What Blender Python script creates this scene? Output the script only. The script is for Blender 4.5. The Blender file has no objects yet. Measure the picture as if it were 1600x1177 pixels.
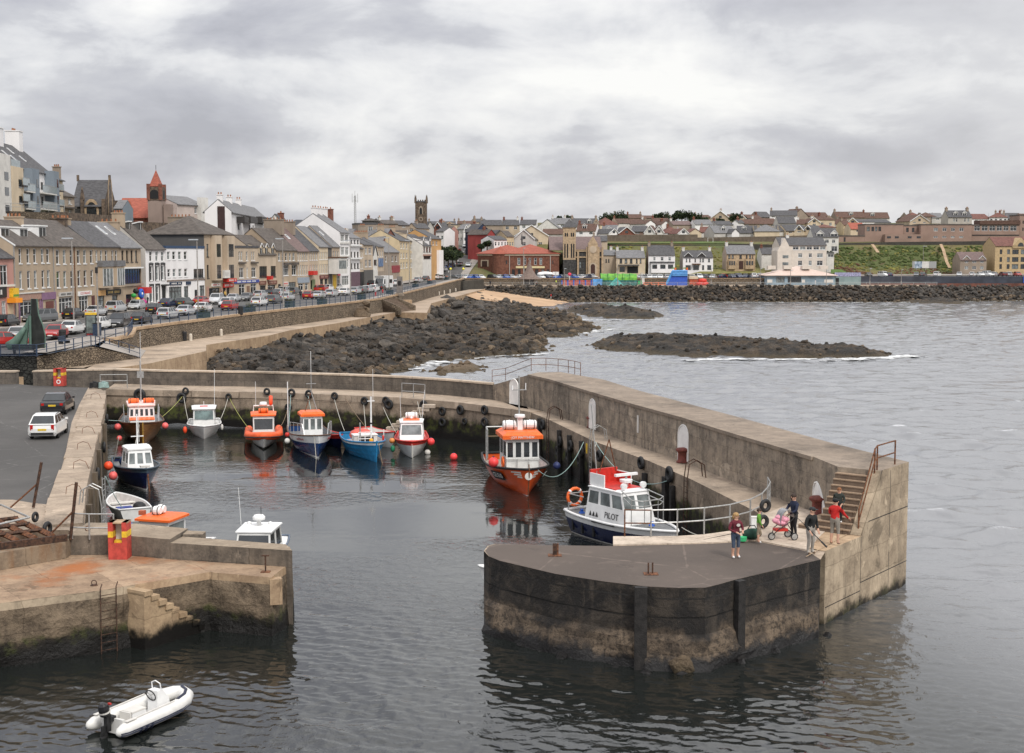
from math import cos,sin,pi,radians,atan2
import bpy,math,random
from mathutils import Vector,Matrix,noise
sc=bpy.context.scene
MR=Matrix.Rotation
nz=noise.noise
COL=sc.collection
Qd=random.Random(7)
F,HC,YH=2150.0,14.0,395.0
PIT=math.atan((588.5-YH)/F)
CP,SP=cos(PIT),sin(PIT)
def ray(px,py):
 u,v=(px-800)/F,(py-588.5)/F
 return Vector((u,CP-v*SP,-SP-v*CP))
def P(px,py,Z=0.0):
 d=ray(px,py);t=(Z-HC)/d.z
 return Vector((d.x*t,d.y*t,Z))
def AT(px,py,D):
 d=ray(px,py);t=D/d.y
 return Vector((d.x*t,D,HC+d.z*t))
def V(*a):return Vector(a)
MATS={}
def nd(nt,typ,ins=None,**props):
 n=nt.nodes.new(typ)
 for k,v in props.items():setattr(n,k,v)
 for k,v in(ins or{}).items():
  s=n.inputs[k]
  if isinstance(v,bpy.types.NodeSocket):nt.links.new(v,s)
  else:s.default_value=v
 return n
def c4(c):return(c[0],c[1],c[2],1.0)
def QC(nt,fac,a,b,mode='MIX'):
 n=nt.nodes.new('ShaderNodeMix');n.data_type='RGBA';n.blend_type=mode
 for s,v in((n.inputs[0],fac),(n.inputs[6],a),(n.inputs[7],b)):
  if isinstance(v,bpy.types.NodeSocket):nt.links.new(v,s)
  else:s.default_value=c4(v)if isinstance(v,tuple)else v
 return n.outputs[2]
def QD(nt,op,a,b=0.0,c=0.0,clamp=0):
 n=nt.nodes.new('ShaderNodeMath');n.operation=op;n.use_clamp=clamp
 for s,v in zip(n.inputs,(a,b,c)):
  if isinstance(v,bpy.types.NodeSocket):nt.links.new(v,s)
  else:s.default_value=v
 return n.outputs[0]
def QE(nt,x,a,b,lo=0.0,hi=1.0):
 n=nd(nt,'ShaderNodeMapRange',{0:x,1:a,2:b,3:lo,4:hi},interpolation_type='SMOOTHSTEP')
 return n.outputs[0]
def Qt(nt,kind='Object',scale=(1,1,1)):
 if kind=='World':o=nd(nt,'ShaderNodeNewGeometry').outputs['Position']
 else:o=nd(nt,'ShaderNodeTexCoord').outputs[kind]
 if scale!=(1,1,1):o=nd(nt,'ShaderNodeMapping',{0:o,3:scale}).outputs[0]
 return o
def noi(nt,co,scale,detail=4.0,rough=.55,dist=0.0):
 return nd(nt,'ShaderNodeTexNoise',{'Vector':co,'Scale':scale,'Detail':detail,'Roughness':rough,'Distortion':dist}).outputs[0]
def bump(nt,h,dist,strength=1.0,nrm=None):
 ins={'Height':h,'Distance':dist,'Strength':strength}
 if nrm is not None:ins['Normal']=nrm
 return nd(nt,'ShaderNodeBump',ins).outputs[0]
def Qb(name):
 m=bpy.data.materials.new(name);m.use_nodes=1
 return m,m.node_tree,m.node_tree.nodes['Principled BSDF']
def setin(nt,b,**kw):
 for k,v in kw.items():
  s=b.inputs[k.replace('_',' ')]
  if isinstance(v,bpy.types.NodeSocket):nt.links.new(v,s)
  else:s.default_value=c4(v)if isinstance(v,tuple)and len(v)==3 else v
def pm(name,c,var=.25,rough=.75,scale=3.0,bmp=0.0,metal=0.0,kind='Object',c2=None,stretch=(1,1,1),spec=.4,detail=5.0,coat=0.0):
 if name in MATS:return MATS[name]
 m,nt,b=Qb(name)
 co=Qt(nt,kind,stretch)
 n=noi(nt,co,scale,detail)
 f=QE(nt,n,.3,.7)
 lo=tuple(x*(1-var)for x in c);hi=tuple(min(1,x*(1+var))for x in c)
 col=QC(nt,f,lo,hi if c2 is None else c2)
 setin(nt,b,Base_Color=col,Roughness=rough,Metallic=metal)
 b.inputs['Specular IOR Level'].default_value=spec
 if coat:b.inputs['Coat Weight'].default_value=coat;b.inputs['Coat Roughness'].default_value=.06
 if bmp:setin(nt,b,Normal=bump(nt,noi(nt,co,scale*4,6),bmp))
 MATS[name]=m
 return m
class MB:
 def __init__(s):s.v=[];s.f=[];s.fm=[];s.mats=[]
 def mi(s,m):
  if m not in s.mats:s.mats.append(m)
  return s.mats.index(m)
 def add(s,vs,fs,m):
  o=len(s.v);i=s.mi(m)
  s.v+=[Vector(p)for p in vs]
  for f in fs:s.f.append([o+k for k in f]);s.fm.append(i)
  return o
 def F(s,pts,m):s.add(pts,[list(range(len(pts)))],m)
 def bb(s,x0,y0,z0,x1,y1,z1,m):
  s.add([(x0,y0,z0),(x1,y0,z0),(x1,y1,z0),(x0,y1,z0),(x0,y0,z1),(x1,y0,z1),(x1,y1,z1),(x0,y1,z1)],[[3,2,1,0],[4,5,6,7],[0,1,5,4],[1,2,6,5],[2,3,7,6],[3,0,4,7]],m)
 def box(s,c,d,m,rz=0.0,tp=1.0):
  x,y,z=d[0]/2,d[1]/2,d[2]/2
  cs,sn=cos(rz),sin(rz);out=[]
  for(i,j,k)in((-1,-1,-1),(1,-1,-1),(1,1,-1),(-1,1,-1),(-1,-1,1),(1,-1,1),(1,1,1),(-1,1,1)):
   t=tp if k>0 else 1.0
   a,b=i*x*t,j*y*t
   out.append((c[0]+a*cs-b*sn,c[1]+a*sn+b*cs,c[2]+k*z))
  s.add(out,[[3,2,1,0],[4,5,6,7],[0,1,5,4],[1,2,6,5],[2,3,7,6],[3,0,4,7]],m)
 def R(s,poly,z0,z1,m,top=None):
  a=sum(poly[i][0]*poly[(i+1)%len(poly)][1]-poly[(i+1)%len(poly)][0]*poly[i][1]for i in range(len(poly)))
  if a<0:poly=poly[::-1]
  n=len(poly)
  zf=(lambda z,p:z(p)if callable(z)else z)
  b=[(p[0],p[1],zf(z0,p))for p in poly];t=[(p[0],p[1],zf(z1,p))for p in poly]
  s.add(b+t,[[i,(i+1)%n,n+(i+1)%n,n+i]for i in range(n)],m)
  s.F(t,top or m);s.F(b[::-1],m)
 def E(s,prof,a,b,m,cap=1):
  """profile points (list of 3-vectors) swept by the vector b-a"""
  d=Vector(b)-Vector(a);n=len(prof)
  p0=[Vector(p)for p in prof];p1=[p+d for p in p0]
  s.add(p0+p1,[[i,(i+1)%n,n+(i+1)%n,n+i]for i in range(n)]+([list(range(n))[::-1],list(range(n,2*n))]if cap else[]),m)
 def T(s,pts,r,m,n=6,cap=1,closed=0):
  pts=[Vector(p)for p in pts];k=len(pts);rings=[]
  up=None
  for i,p in enumerate(pts):
   if closed:t=pts[(i+1)%k]-pts[i-1]
   else:t=pts[min(i+1,k-1)]-pts[max(i-1,0)]
   if t.length<1e-9:t=Vector((0,0,1))
   t.normalize()
   if up is None:up=Vector((0,0,1))if abs(t.z)<.9 else Vector((1,0,0))
   a=t.cross(up)
   if a.length<1e-5:a=t.cross(Vector((0,1,0.01)))
   a.normalize();b=a.cross(t);up=b
   rr=r[i]if isinstance(r,(list,tuple))else r
   rings.append([p+(a*cos(2*pi*j/n)+b*sin(2*pi*j/n))*rr for j in range(n)])
  s.loft(rings,m,cap0=cap and not closed,cap1=cap and not closed,loop=closed)
 def loft(s,rings,m,cap0=0,cap1=0,closed=1,loop=0,mrow=None):
  n=len(rings[0]);o=len(s.v)
  for r in rings:s.v+=[Vector(p)for p in r]
  R=len(rings);J=n if closed else n-1
  for i in range(R if loop else R-1):
   i2=(i+1)%R
   for j in range(J):
    j2=(j+1)%n
    s.f.append([o+i*n+j,o+i*n+j2,o+i2*n+j2,o+i2*n+j]);s.fm.append(s.mi(mrow[j]if mrow else m))
  if cap0:s.f.append([o+j for j in range(n)][::-1]);s.fm.append(s.mi(m))
  if cap1:s.f.append([o+(R-1)*n+j for j in range(n)]);s.fm.append(s.mi(m))
 def L(s,prof,m,n=12,c=(0,0,0),M=None):
  rings=[]
  for r,z in prof:
   ring=[Vector((r*cos(2*pi*j/n),r*sin(2*pi*j/n),z))for j in range(n)]
   if M is not None:ring=[M@p for p in ring]
   rings.append([p+Vector(c)for p in ring])
  s.loft(rings,m,cap0=prof[0][0]>1e-4,cap1=prof[-1][0]>1e-4)
 def ell(s,c,rad,m,nu=10,nv=6,M=None):
  prof=[]
  rings=[]
  for i in range(nv+1):
   a=-pi/2+pi*i/nv
   r=max(cos(a),1e-3);z=sin(a)
   ring=[Vector((r*cos(2*pi*j/nu)*rad[0],r*sin(2*pi*j/nu)*rad[1],z*rad[2]))for j in range(nu)]
   if M is not None:ring=[M@p for p in ring]
   rings.append([p+Vector(c)for p in ring])
  s.loft(rings,m)
 def xf(s,M,start=0):
  for i in range(start,len(s.v)):s.v[i]=M@s.v[i]
 def B(s,name,parent=None,smooth=0,w_=0,loc=None):
  me=bpy.data.meshes.new(name)
  vs=s.v
  if w_ and parent is not None:
   Mi=ZR[parent.name].inverted();vs=[Mi@p for p in vs]
  if loc is not None:vs=[p-Vector(loc)for p in vs]
  me.from_pydata([tuple(p)for p in vs],[],s.f)
  for m in s.mats:me.materials.append(m)
  me.polygons.foreach_set('material_index',s.fm)
  if smooth:me.polygons.foreach_set('use_smooth',[1]*len(me.polygons))
  me.update()
  o=bpy.data.objects.new(name,me);COL.objects.link(o)
  if parent is not None:o.parent=parent
  if loc is not None:o.location=loc
  return o
ZR={}
def tag(o,label=None,cat=None,group=None,kind=None):
 if label:o['label']=label
 if cat:o['category']=cat
 if group:o['group']=group
 if kind:o['kind']=kind
 return o
def QI(name,label,cat,loc=(0,0,0),rz=0.0,group=None):
 o=bpy.data.objects.new(name,None);COL.objects.link(o)
 o.location=loc;o.rotation_euler=(0,0,rz);o.empty_display_size=.3
 ZR[o.name]=Matrix.Translation(Vector(loc))@MR(rz,4,'Z')
 return tag(o,label,cat,group)
def QL(o,parent=None,loc=None,rz=None,label=None,mats=None):
 c=o.copy();COL.objects.link(c)
 if parent is not None:c.parent=parent
 if loc is not None:c.location=loc
 if rz is not None:c.rotation_euler=(0,0,rz)
 if label:c['label']=label
 for ch in list(o.children):QL(ch,c)
 return c
def QZ(name,mb,smooth=0):return tag(mb.B(name,smooth=smooth),kind='structure')
def Qa(txt,size,m,M,parent,name='lettering',depth=.004,align='CENTER'):
 cu=bpy.data.curves.new(name,'FONT');cu.body=txt;cu.size=size;cu.extrude=depth
 cu.align_x=align;cu.align_y='CENTER';cu.resolution_u=3
 t=bpy.data.objects.new(name,cu);COL.objects.link(t)
 dg=bpy.context.evaluated_depsgraph_get();dg.update()
 me=bpy.data.meshes.new_from_object(t.evaluated_get(dg));bpy.data.objects.remove(t)
 me.transform(M);me.materials.clear();me.materials.append(m)
 o=bpy.data.objects.new(name,me);COL.objects.link(o)
 if parent is not None:o.parent=parent
 return o
def frame(o,x,z):
 """matrix whose X is x and Z is the outward normal z"""
 x=Vector(x).normalized();z=Vector(z).normalized();y=z.cross(x).normalized();x=y.cross(z)
 M=Matrix(((x.x,y.x,z.x,o[0]),(x.y,y.y,z.y,o[1]),(x.z,y.z,z.z,o[2]),(0,0,0,1)))
 return M
def lerp(a,b,t):return a+(b-a)*t
def QA(x,tab):
 if x<=tab[0][0]:return tab[0][1]
 for(a,p),(b,q)in zip(tab,tab[1:]):
  if x<=b:return p+(q-p)*(x-a)/(b-a)
 return tab[-1][1]
def Qu(x,y,poly):
 r=0;j=len(poly)-1
 for i in range(len(poly)):
  xi,yi=poly[i][0],poly[i][1];xj,yj=poly[j][0],poly[j][1]
  if(yi>y)!=(yj>y)and x<(xj-xi)*(y-yi)/(yj-yi)+xi:r=not r
  j=i
 return r
def Qv(x,y,poly,closed=1):
 best=1e9;n=len(poly)
 for i in range(n if closed else n-1):
  ax,ay=poly[i][0],poly[i][1];bx,by=poly[(i+1)%n][0],poly[(i+1)%n][1]
  dx,dy=bx-ax,by-ay;L=dx*dx+dy*dy
  t=max(0,min(1,((x-ax)*dx+(y-ay)*dy)/L))if L else 0
  best=min(best,(x-ax-t*dx)**2+(y-ay-t*dy)**2)
 return math.sqrt(best)
def Qs(a,b,sag,n=12):
 a,b=Vector(a),Vector(b)
 return[a.lerp(b,i/n)-Vector((0,0,sag*4*(i/n)*(1-i/n)))for i in range(n+1)]
Qm=pm('white paint',(.78,.78,.77),.06,.45,2.0)
ZL=pm('off white render',(.62,.60,.56),.10,.85,.8,.004)
Qo=pm('black rubber',(.018,.018,.019),.3,.6,8.0,.01)
ZM=pm('dark gap',(.012,.012,.013),.2,.6)
Qn=pm('galvanised steel',(.38,.38,.37),.2,.45,12.0,metal=.5)
RUST=pm('rusty steel',(.11,.045,.025),.5,.85,9.0,.008,c2=(.22,.09,.04))
ZF=pm('dark rusted iron',(.045,.028,.022),.5,.85,9.0,.008,c2=(.10,.05,.03))
ZQ=pm('dark blue railing paint',(.03,.05,.09),.3,.5,8.0)
Qh=pm('orange paint',(.80,.14,.025),.12,.4,4.0)
ZK=pm('red paint',(.52,.035,.025),.15,.45,4.0)
PINK=pm('faded pink buoy',(.80,.14,.13),.15,.45,5.0)
BUOYO=pm('orange buoy',(.88,.09,.03),.1,.4,5.0)
YEL=pm('yellow paint',(.70,.45,.03),.2,.5,6.0)
RW=pm('pale rope',(.50,.48,.42),.25,.9,40.0)
ROPEG=pm('green blue rope',(.30,.42,.40),.25,.9,40.0)
ROPEB=pm('brown rope',(.22,.16,.10),.3,.9,40.0)
Ql=pm('dark glass',(.020,.024,.027),.3,.06,2.0,spec=.9)
QV=pm('curtained glass',(.16,.18,.18),.45,.1,1.5,spec=.8)
def QF(name,c,lo,tide=1,ZE=None,sk_=.6,stain=(.03,.028,.025),wet=1.35,bmp=.03,green=1.0,ruststain=0.0,panel=(3.2,1.1,.5),blk=.35):
 if name in MATS:return MATS[name]
 m,nt,b=Qb(name)
 p=Qt(nt,'World')
 big=noi(nt,p,.22,5);mid=noi(nt,p,1.3,6,.65);fine=noi(nt,p,9.0,5,.7)
 col=QC(nt,QE(nt,mid,.32,.68),lo,c)
 st=noi(nt,nd(nt,'ShaderNodeMapping',{0:p,3:(1.6,1.6,.16)}).outputs[0],1.3,5,.6)
 col=QC(nt,QD(nt,'MULTIPLY',QE(nt,st,.48,.72),sk_),col,stain)
 col=QC(nt,QD(nt,'MULTIPLY',QE(nt,big,.5,.7),.5),col,stain)
 col=QC(nt,QE(nt,fine,.35,.75,0.0,.30),col,tuple(min(1,x*1.5)for x in c))
 if ruststain:col=QC(nt,QE(nt,noi(nt,p,.22,5,.6),.50,.66,0,ruststain),col,(.40,.135,.04))
 h=QD(nt,'ADD',mid,QD(nt,'MULTIPLY',fine,.4))
 if panel:
  q=nd(nt,'ShaderNodeSeparateXYZ',{0:p})
  uu=QD(nt,'ADD',QD(nt,'MULTIPLY',q.outputs[0],.75),QD(nt,'MULTIPLY',q.outputs[1],.55))
  vv=q.outputs[2]if tide or sk_>.35 else QD(nt,'SUBTRACT',QD(nt,'MULTIPLY',q.outputs[1],.75),QD(nt,'MULTIPLY',q.outputs[0],.55))
  wob=QD(nt,'MULTIPLY',QD(nt,'SUBTRACT',noi(nt,p,1.5,3),.5),.25)
  bt=nd(nt,'ShaderNodeTexBrick',{'Vector':nd(nt,'ShaderNodeCombineXYZ',{0:QD(nt,'ADD',uu,wob),1:QD(nt,'ADD',vv,wob),2:0.0}).outputs[0],'Color1':(1,1,1,1),'Color2':(.62,.60,.58,1),'Mortar':(.30,.28,.26,1),'Scale':1.0,'Mortar Size':.018,'Brick Width':panel[0],'Row Height':panel[1]if(tide or sk_>.35)else panel[0]*.8})
  col=QC(nt,panel[2],col,QC(nt,1.0,col,bt.outputs[0],'MULTIPLY'))
 pat=noi(nt,nd(nt,'ShaderNodeMapping',{0:p,1:(7.7,3.1,1.3)}).outputs[0],.7,8,.72,.5)
 col=QC(nt,QE(nt,pat,.60,.66,0,.55),col,tuple(x*.38 for x in lo))
 col=QC(nt,QE(nt,pat,.40,.34,0,.40),col,tuple(min(1,x*1.7)for x in c))
 if ZE:
  v=nd(nt,'ShaderNodeTexVoronoi',{'Vector':nd(nt,'ShaderNodeMapping',{0:p,3:(1,1,1.6)}).outputs[0],'Scale':ZE},feature='DISTANCE_TO_EDGE').outputs[0]
  vc=nd(nt,'ShaderNodeTexVoronoi',{'Vector':nd(nt,'ShaderNodeMapping',{0:p,3:(1,1,1.6)}).outputs[0],'Scale':ZE})
  j=QE(nt,v,.02,.12)
  col=QC(nt,nd(nt,'ShaderNodeSeparateColor',{0:vc.outputs['Color']}).outputs[0],col,QC(nt,.5,col,tuple(x*.35 for x in c)))
  col=QC(nt,j,tuple(x*.4 for x in lo),col)
  h=QD(nt,'ADD',h,QD(nt,'MULTIPLY',j,2.0))
 rough=.88
 if tide:
  z=nd(nt,'ShaderNodeSeparateXYZ',{0:p}).outputs[2]
  zz=QD(nt,'ADD',z,QD(nt,'MULTIPLY',QD(nt,'SUBTRACT',noi(nt,p,.8,6,.7),.5),1.5))
  g=QE(nt,zz,wet-.25,wet+.2,1.0,0.0)
  gcol=QC(nt,QE(nt,noi(nt,p,1.8,5,.7),.45,.62),(.022,.018,.013),tuple(a*green+b_*(1-green)for a,b_ in zip((.060,.068,.018),(.05,.04,.03))))
  col=QC(nt,g,col,gcol)
  k=QE(nt,zz,blk,blk+.5,1.0,0.0)
  col=QC(nt,k,col,(.010,.009,.008))
  rough=QD(nt,'SUBTRACT',.88,QD(nt,'MULTIPLY',k,.45))
 setin(nt,b,Base_Color=col,Roughness=rough,Normal=bump(nt,h,bmp))
 b.inputs['Specular IOR Level'].default_value=.3
 MATS[name]=m
 return m
QUAY=QF('quay concrete',(.36,.285,.215),(.20,.155,.115),wet=1.55)
QT=QF('quay walkway concrete',(.42,.335,.255),(.30,.24,.185),tide=0,sk_=.15,bmp=.012)
Qf=QF('pale apron concrete',(.56,.47,.38),(.38,.31,.245),tide=0,sk_=.2,stain=(.12,.09,.07),bmp=.012)
Qg=QF('sea wall concrete',(.40,.33,.255),(.17,.145,.12),tide=0,sk_=.75,stain=(.05,.045,.04),bmp=.03)
WALLTOP=QF('sea wall cap concrete',(.31,.25,.195),(.21,.17,.135),tide=0,sk_=.2,bmp=.015)
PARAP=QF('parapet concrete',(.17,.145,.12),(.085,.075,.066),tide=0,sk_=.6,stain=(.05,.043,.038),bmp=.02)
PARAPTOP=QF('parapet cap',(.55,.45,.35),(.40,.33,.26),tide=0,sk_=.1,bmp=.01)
ENDC=QF('pier end concrete',(.46,.37,.265),(.26,.205,.145),wet=.25,sk_=.55,stain=(.12,.10,.075),bmp=.012,green=.4,blk=-.35)
QO=QF('jetty rubble face',(.25,.19,.13),(.075,.056,.040),wet=.85,sk_=.55,stain=(.03,.026,.02),bmp=.16)
JETTYT=QF('jetty rust stained concrete',(.38,.27,.18),(.24,.165,.11),tide=0,sk_=.1,bmp=.012,ruststain=.85)
QY=QF('rubble stone wall',(.30,.235,.165),(.17,.13,.095),tide=0,sk_=.2,ZE=2.8,bmp=.05,panel=None)
STONED=QF('dark stone wall',(.055,.055,.048),(.03,.030,.027),tide=0,sk_=.3,ZE=2.2,bmp=.05,panel=None)
CT_=QF('tan weathered concrete',(.46,.335,.215),(.32,.22,.14),tide=0,sk_=.35,stain=(.16,.09,.05),bmp=.02)
def oldpier(name,lo,hi,base,base2,zc):
 m,nt,b=Qb(name);p=Qt(nt,'World');z=nd(nt,'ShaderNodeSeparateXYZ',{0:p}).outputs[2]
 mid=noi(nt,p,1.1,8,.7,.4);fine=noi(nt,p,6.0,6,.75);big=noi(nt,p,.28,6,.65,.6);st=noi(nt,nd(nt,'ShaderNodeMapping',{0:p,3:(1.5,1.5,.2)}).outputs[0],1.1,6,.65)
 tar=QC(nt,QE(nt,mid,.42,.64),lo,hi);tar=QC(nt,QE(nt,big,.50,.60,0,.9),tar,lo);tar=QC(nt,QE(nt,st,.60,.72,0,.55),tar,tuple(x*2.1 for x in hi))
 tar=QC(nt,QE(nt,fine,.62,.72,0,.8),tar,tuple(x*2.3 for x in hi))
 rub=QC(nt,QE(nt,mid,.36,.62),base2,base);rub=QC(nt,QE(nt,fine,.52,.40,0,.75),rub,tuple(x*.3 for x in base2));rub=QC(nt,QE(nt,fine,.60,.74,0,.6),rub,tuple(x*1.6 for x in base))
 zz=QD(nt,'ADD',z,QD(nt,'ADD',QD(nt,'MULTIPLY',QD(nt,'SUBTRACT',big,.5),2.6),QD(nt,'MULTIPLY',QD(nt,'SUBTRACT',mid,.5),1.0)))
 col=QC(nt,QE(nt,zz,zc-.15,zc+.25),rub,tar)
 for h_ in(1.76,2.42):col=QC(nt,QE(nt,QD(nt,'ABSOLUTE',QD(nt,'SUBTRACT',QD(nt,'ADD',z,QD(nt,'MULTIPLY',mid,.12)),h_+.06)),.015,.045,.8,0),col,(.008,.007,.006))
 zw=QD(nt,'ADD',z,QD(nt,'MULTIPLY',QD(nt,'SUBTRACT',mid,.5),1.3))
 wt=QE(nt,zw,.25,.62,1.0,0.0);col=QC(nt,wt,col,(.007,.006,.006))
 setin(nt,b,Base_Color=col,Roughness=QD(nt,'SUBTRACT',.85,QD(nt,'MULTIPLY',wt,.4)),Normal=bump(nt,QD(nt,'ADD',mid,QD(nt,'MULTIPLY',fine,.5)),.13));MATS[name]=m
 return m
QU=OLDBASE=oldpier('tarred and rubble pier face',(.011,.009,.008),(.052,.041,.031),(.17,.125,.085),(.060,.044,.031),1.0)
def asphalt(name,c,worn=.3):
 m,nt,b=Qb(name);p=Qt(nt,'World')
 n1=noi(nt,p,.12,5,.6);n2=noi(nt,p,25.0,3);n3=noi(nt,p,.9,6,.65)
 col=QC(nt,QE(nt,n1,.35,.65),tuple(x*.8 for x in c),tuple(x*1.2 for x in c))
 col=QC(nt,QE(nt,n3,.55,.75,0,worn),col,tuple(x*1.9 for x in c))
 col=QC(nt,QE(nt,noi(nt,p,.5,8,.7,1.2),.60,.70,0,.55),col,tuple(x*.5 for x in c))
 vc=nd(nt,'ShaderNodeTexVoronoi',{'Vector':p,'Scale':.22},feature='DISTANCE_TO_EDGE').outputs[0]
 col=QC(nt,QE(nt,QD(nt,'ADD',vc,QD(nt,'MULTIPLY',noi(nt,p,2.0,5),.05)),.022,.034,.7,0),col,tuple(x*2.2 for x in c))
 col=QC(nt,QE(nt,n2,.4,.7,0,.35),col,tuple(x*1.6 for x in c))
 setin(nt,b,Base_Color=col,Roughness=.85,Normal=bump(nt,n2,.006));MATS[name]=m
 return m
ASPH=asphalt('car park asphalt',(.068,.064,.060))
ROADM=asphalt('street asphalt',(.085,.082,.080))
DECKM=asphalt('pier deck asphalt',(.078,.060,.049),.7)
PAVE=asphalt('pavement',(.26,.235,.21))
import numpy as np
def water():
 m,nt,b=Qb('sea water');p=Qt(nt,'World')
 s=nd(nt,'ShaderNodeSeparateXYZ',{0:p});x,y=s.outputs[0],s.outputs[1]
 xc=QD(nt,'ADD',QD(nt,'MULTIPLY',y,-.267),28.7);dx=QD(nt,'SUBTRACT',x,xc)
 far=QE(nt,y,54.0,62.0)
 east=QD(nt,'ADD',QD(nt,'MULTIPLY',QE(nt,dx,-.5,1.5),far),QD(nt,'MULTIPLY',QE(nt,dx,-7.0,9.0),QD(nt,'SUBTRACT',1.0,far)))
 sea=QD(nt,'MAXIMUM',east,QE(nt,y,108.0,112.0))
 patch=QE(nt,noi(nt,nd(nt,'ShaderNodeMapping',{0:p,3:(.05,.12,1)}).outputs[0],1.0,4,.6),.40,.62)
 w2=noi(nt,nd(nt,'ShaderNodeMapping',{0:p,3:(1.1,.8,1),2:(0,0,-.25)}).outputs[0],1.0,5,.6,.3)
 rip=noi(nt,nd(nt,'ShaderNodeMapping',{0:p,3:(2.4,1.5,1),2:(0,0,.3)}).outputs[0],1.0,4,.6,.6)
 hb=QD(nt,'MULTIPLY',rip,QD(nt,'ADD',QD(nt,'MULTIPLY',patch,.045),.003))
 h=QD(nt,'ADD',QD(nt,'MULTIPLY',w2,QD(nt,'MULTIPLY',sea,.09)),QD(nt,'MULTIPLY',hb,QD(nt,'SUBTRACT',1.0,sea)))
 fo=noi(nt,nd(nt,'ShaderNodeMapping',{0:p,3:(.5,.35,1)}).outputs[0],1.0,8,.75,.6)
 cr=QE(nt,QD(nt,'ADD',s.outputs[2],QD(nt,'MULTIPLY',QD(nt,'SUBTRACT',fo,.5),.7)),.20,.36)
 col=QC(nt,sea,(.010,.012,.011),(.17,.175,.185))
 col=QC(nt,QD(nt,'MULTIPLY',cr,QD(nt,'MULTIPLY',sea,.75)),col,(.66,.67,.69))
 setin(nt,b,Base_Color=col,Roughness=QD(nt,'ADD',QD(nt,'MULTIPLY',sea,.08),.03),IOR=QD(nt,'ADD',1.58,QD(nt,'MULTIPLY',sea,.20)),Normal=bump(nt,h,1.0))
 return m
WAT=water()
def spectrum(seed,n,lmin,lmax,main,spread,steep):
 g=np.random.RandomState(seed);L=np.exp(g.uniform(np.log(lmin),np.log(lmax),n));th=main+g.normal(0,spread,n)
 return[(2*pi/l*cos(t),2*pi/l*sin(t),g.uniform(0,6.283),steep*l/n**.5,l)for l,t in zip(L,th)]
def waves(X,Y,comps,chop=.8):
 Z=np.zeros_like(X);DX=np.zeros_like(X);DY=np.zeros_like(X)
 for kx,ky,ph,a,l in comps:
  t=kx*X+ky*Y+ph;k=math.hypot(kx,ky);Z+=a*np.cos(t);sn=np.sin(t)*a*chop/k;DX-=sn*kx;DY-=sn*ky
 return Z,DX,DY
def smooth(x,a,b):t=np.clip((x-a)/(b-a),0,1);return t*t*(3-2*t)
def seamask(X,Y):
 d=X-(28.7-.267*Y);f=smooth(Y,54,62)
 return np.maximum(smooth(d,-.5,1.5)*f+smooth(d,-7,9)*(1-f),smooth(Y,108,112))
def gust(X,Y,s):return.55+.45*np.sin(X*s+1.3*np.sin(Y*s*.7))*np.cos(Y*s*1.3+np.sin(X*s*.6))
vs,fs=[],[]
def grid(X,Y,Z):
 o=sum(len(v)for v in vs);r,c=X.shape;vs.append(np.stack([X,Y,Z],-1).reshape(-1,3))
 i=np.arange(r*c).reshape(r,c)[:-1,:-1].reshape(-1)+o;fs.append(np.stack([i,i+1,i+c+1,i+c],-1))
Yr=62*(430/62)**np.linspace(0,1,520);U=np.linspace(-.62,.62,640);Y,UU=np.meshgrid(Yr,U,indexing='ij');X=UU*(Y+40)
Z,DX,DY=waves(X,Y,spectrum(3,56,1.1,8,1.25,.6,.036));edge=smooth(.62-abs(UU),0,.03)*smooth(Y,62,66)*smooth(430-Y,0,6)
M_=seamask(X,Y)*edge*(.65+.5*gust(X,Y,.045))
grid(X+DX*M_,Y+DY*M_,Z*M_)
Yn=np.linspace(36,62,330);xe=np.linspace(-27,27,640);Y,X=np.meshgrid(Yn,xe,indexing='ij')
Z,DX,DY=waves(X,Y,spectrum(8,50,.26,.9,1.05,.6,.024));Z2,DX2,DY2=waves(X,Y,spectrum(5,14,1.2,4.0,.9,.6,.008))
edge=smooth(27-abs(X),0,2)*smooth(Y,36,37)*smooth(62-Y,0,3);nearm=1-.82*smooth(Y,44,60)*(1-seamask(X,Y));M_=edge*nearm*(.55+.6*gust(X,Y,.21));sm=seamask(X,Y)
Zs,DXs,DYs=waves(X,Y,spectrum(3,56,1.1,8,1.25,.6,.036))
grid(X+(DX+DX2)*M_+DXs*sm*edge*.7,Y+(DY+DY2)*M_+DYs*sm*edge*.7,(Z+Z2)*M_+Zs*sm*edge*.7)
V_=np.concatenate(vs);F_=np.concatenate(fs)
fl=[(-900,-60,2500,36),(-900,36,-27,62),(27,36,2500,62),(-900,430,2500,3000)]
ext=[[(a,b,0),(c,b,0),(c,d,0),(a,d,0)]for a,b,c,d in fl]+[[(-900,62,0),(-63.24,62,0),(-291.4,430,0),(-900,430,0)],[(63.24,62,0),(2500,62,0),(2500,430,0),(291.4,430,0)]]
n0=len(V_);V_=np.concatenate([V_]+[np.array(q,float)for q in ext]);F_=np.concatenate([F_,np.array([[n0+4*i+k for k in range(4)]for i in range(len(ext))])])
me=bpy.data.meshes.new('sea');me.vertices.add(len(V_));me.vertices.foreach_set('co',V_.astype(np.float32).ravel());me.loops.add(len(F_)*4);me.loops.foreach_set('vertex_index',F_.astype(np.int32).ravel());me.polygons.add(len(F_));me.polygons.foreach_set('loop_start',np.arange(0,len(F_)*4,4,dtype=np.int32));me.polygons.foreach_set('use_smooth',np.ones(len(F_),bool));me.update(calc_edges=1);me.materials.append(WAT)
o=bpy.data.objects.new('sea',me);COL.objects.link(o);tag(o,kind='structure')
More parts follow.
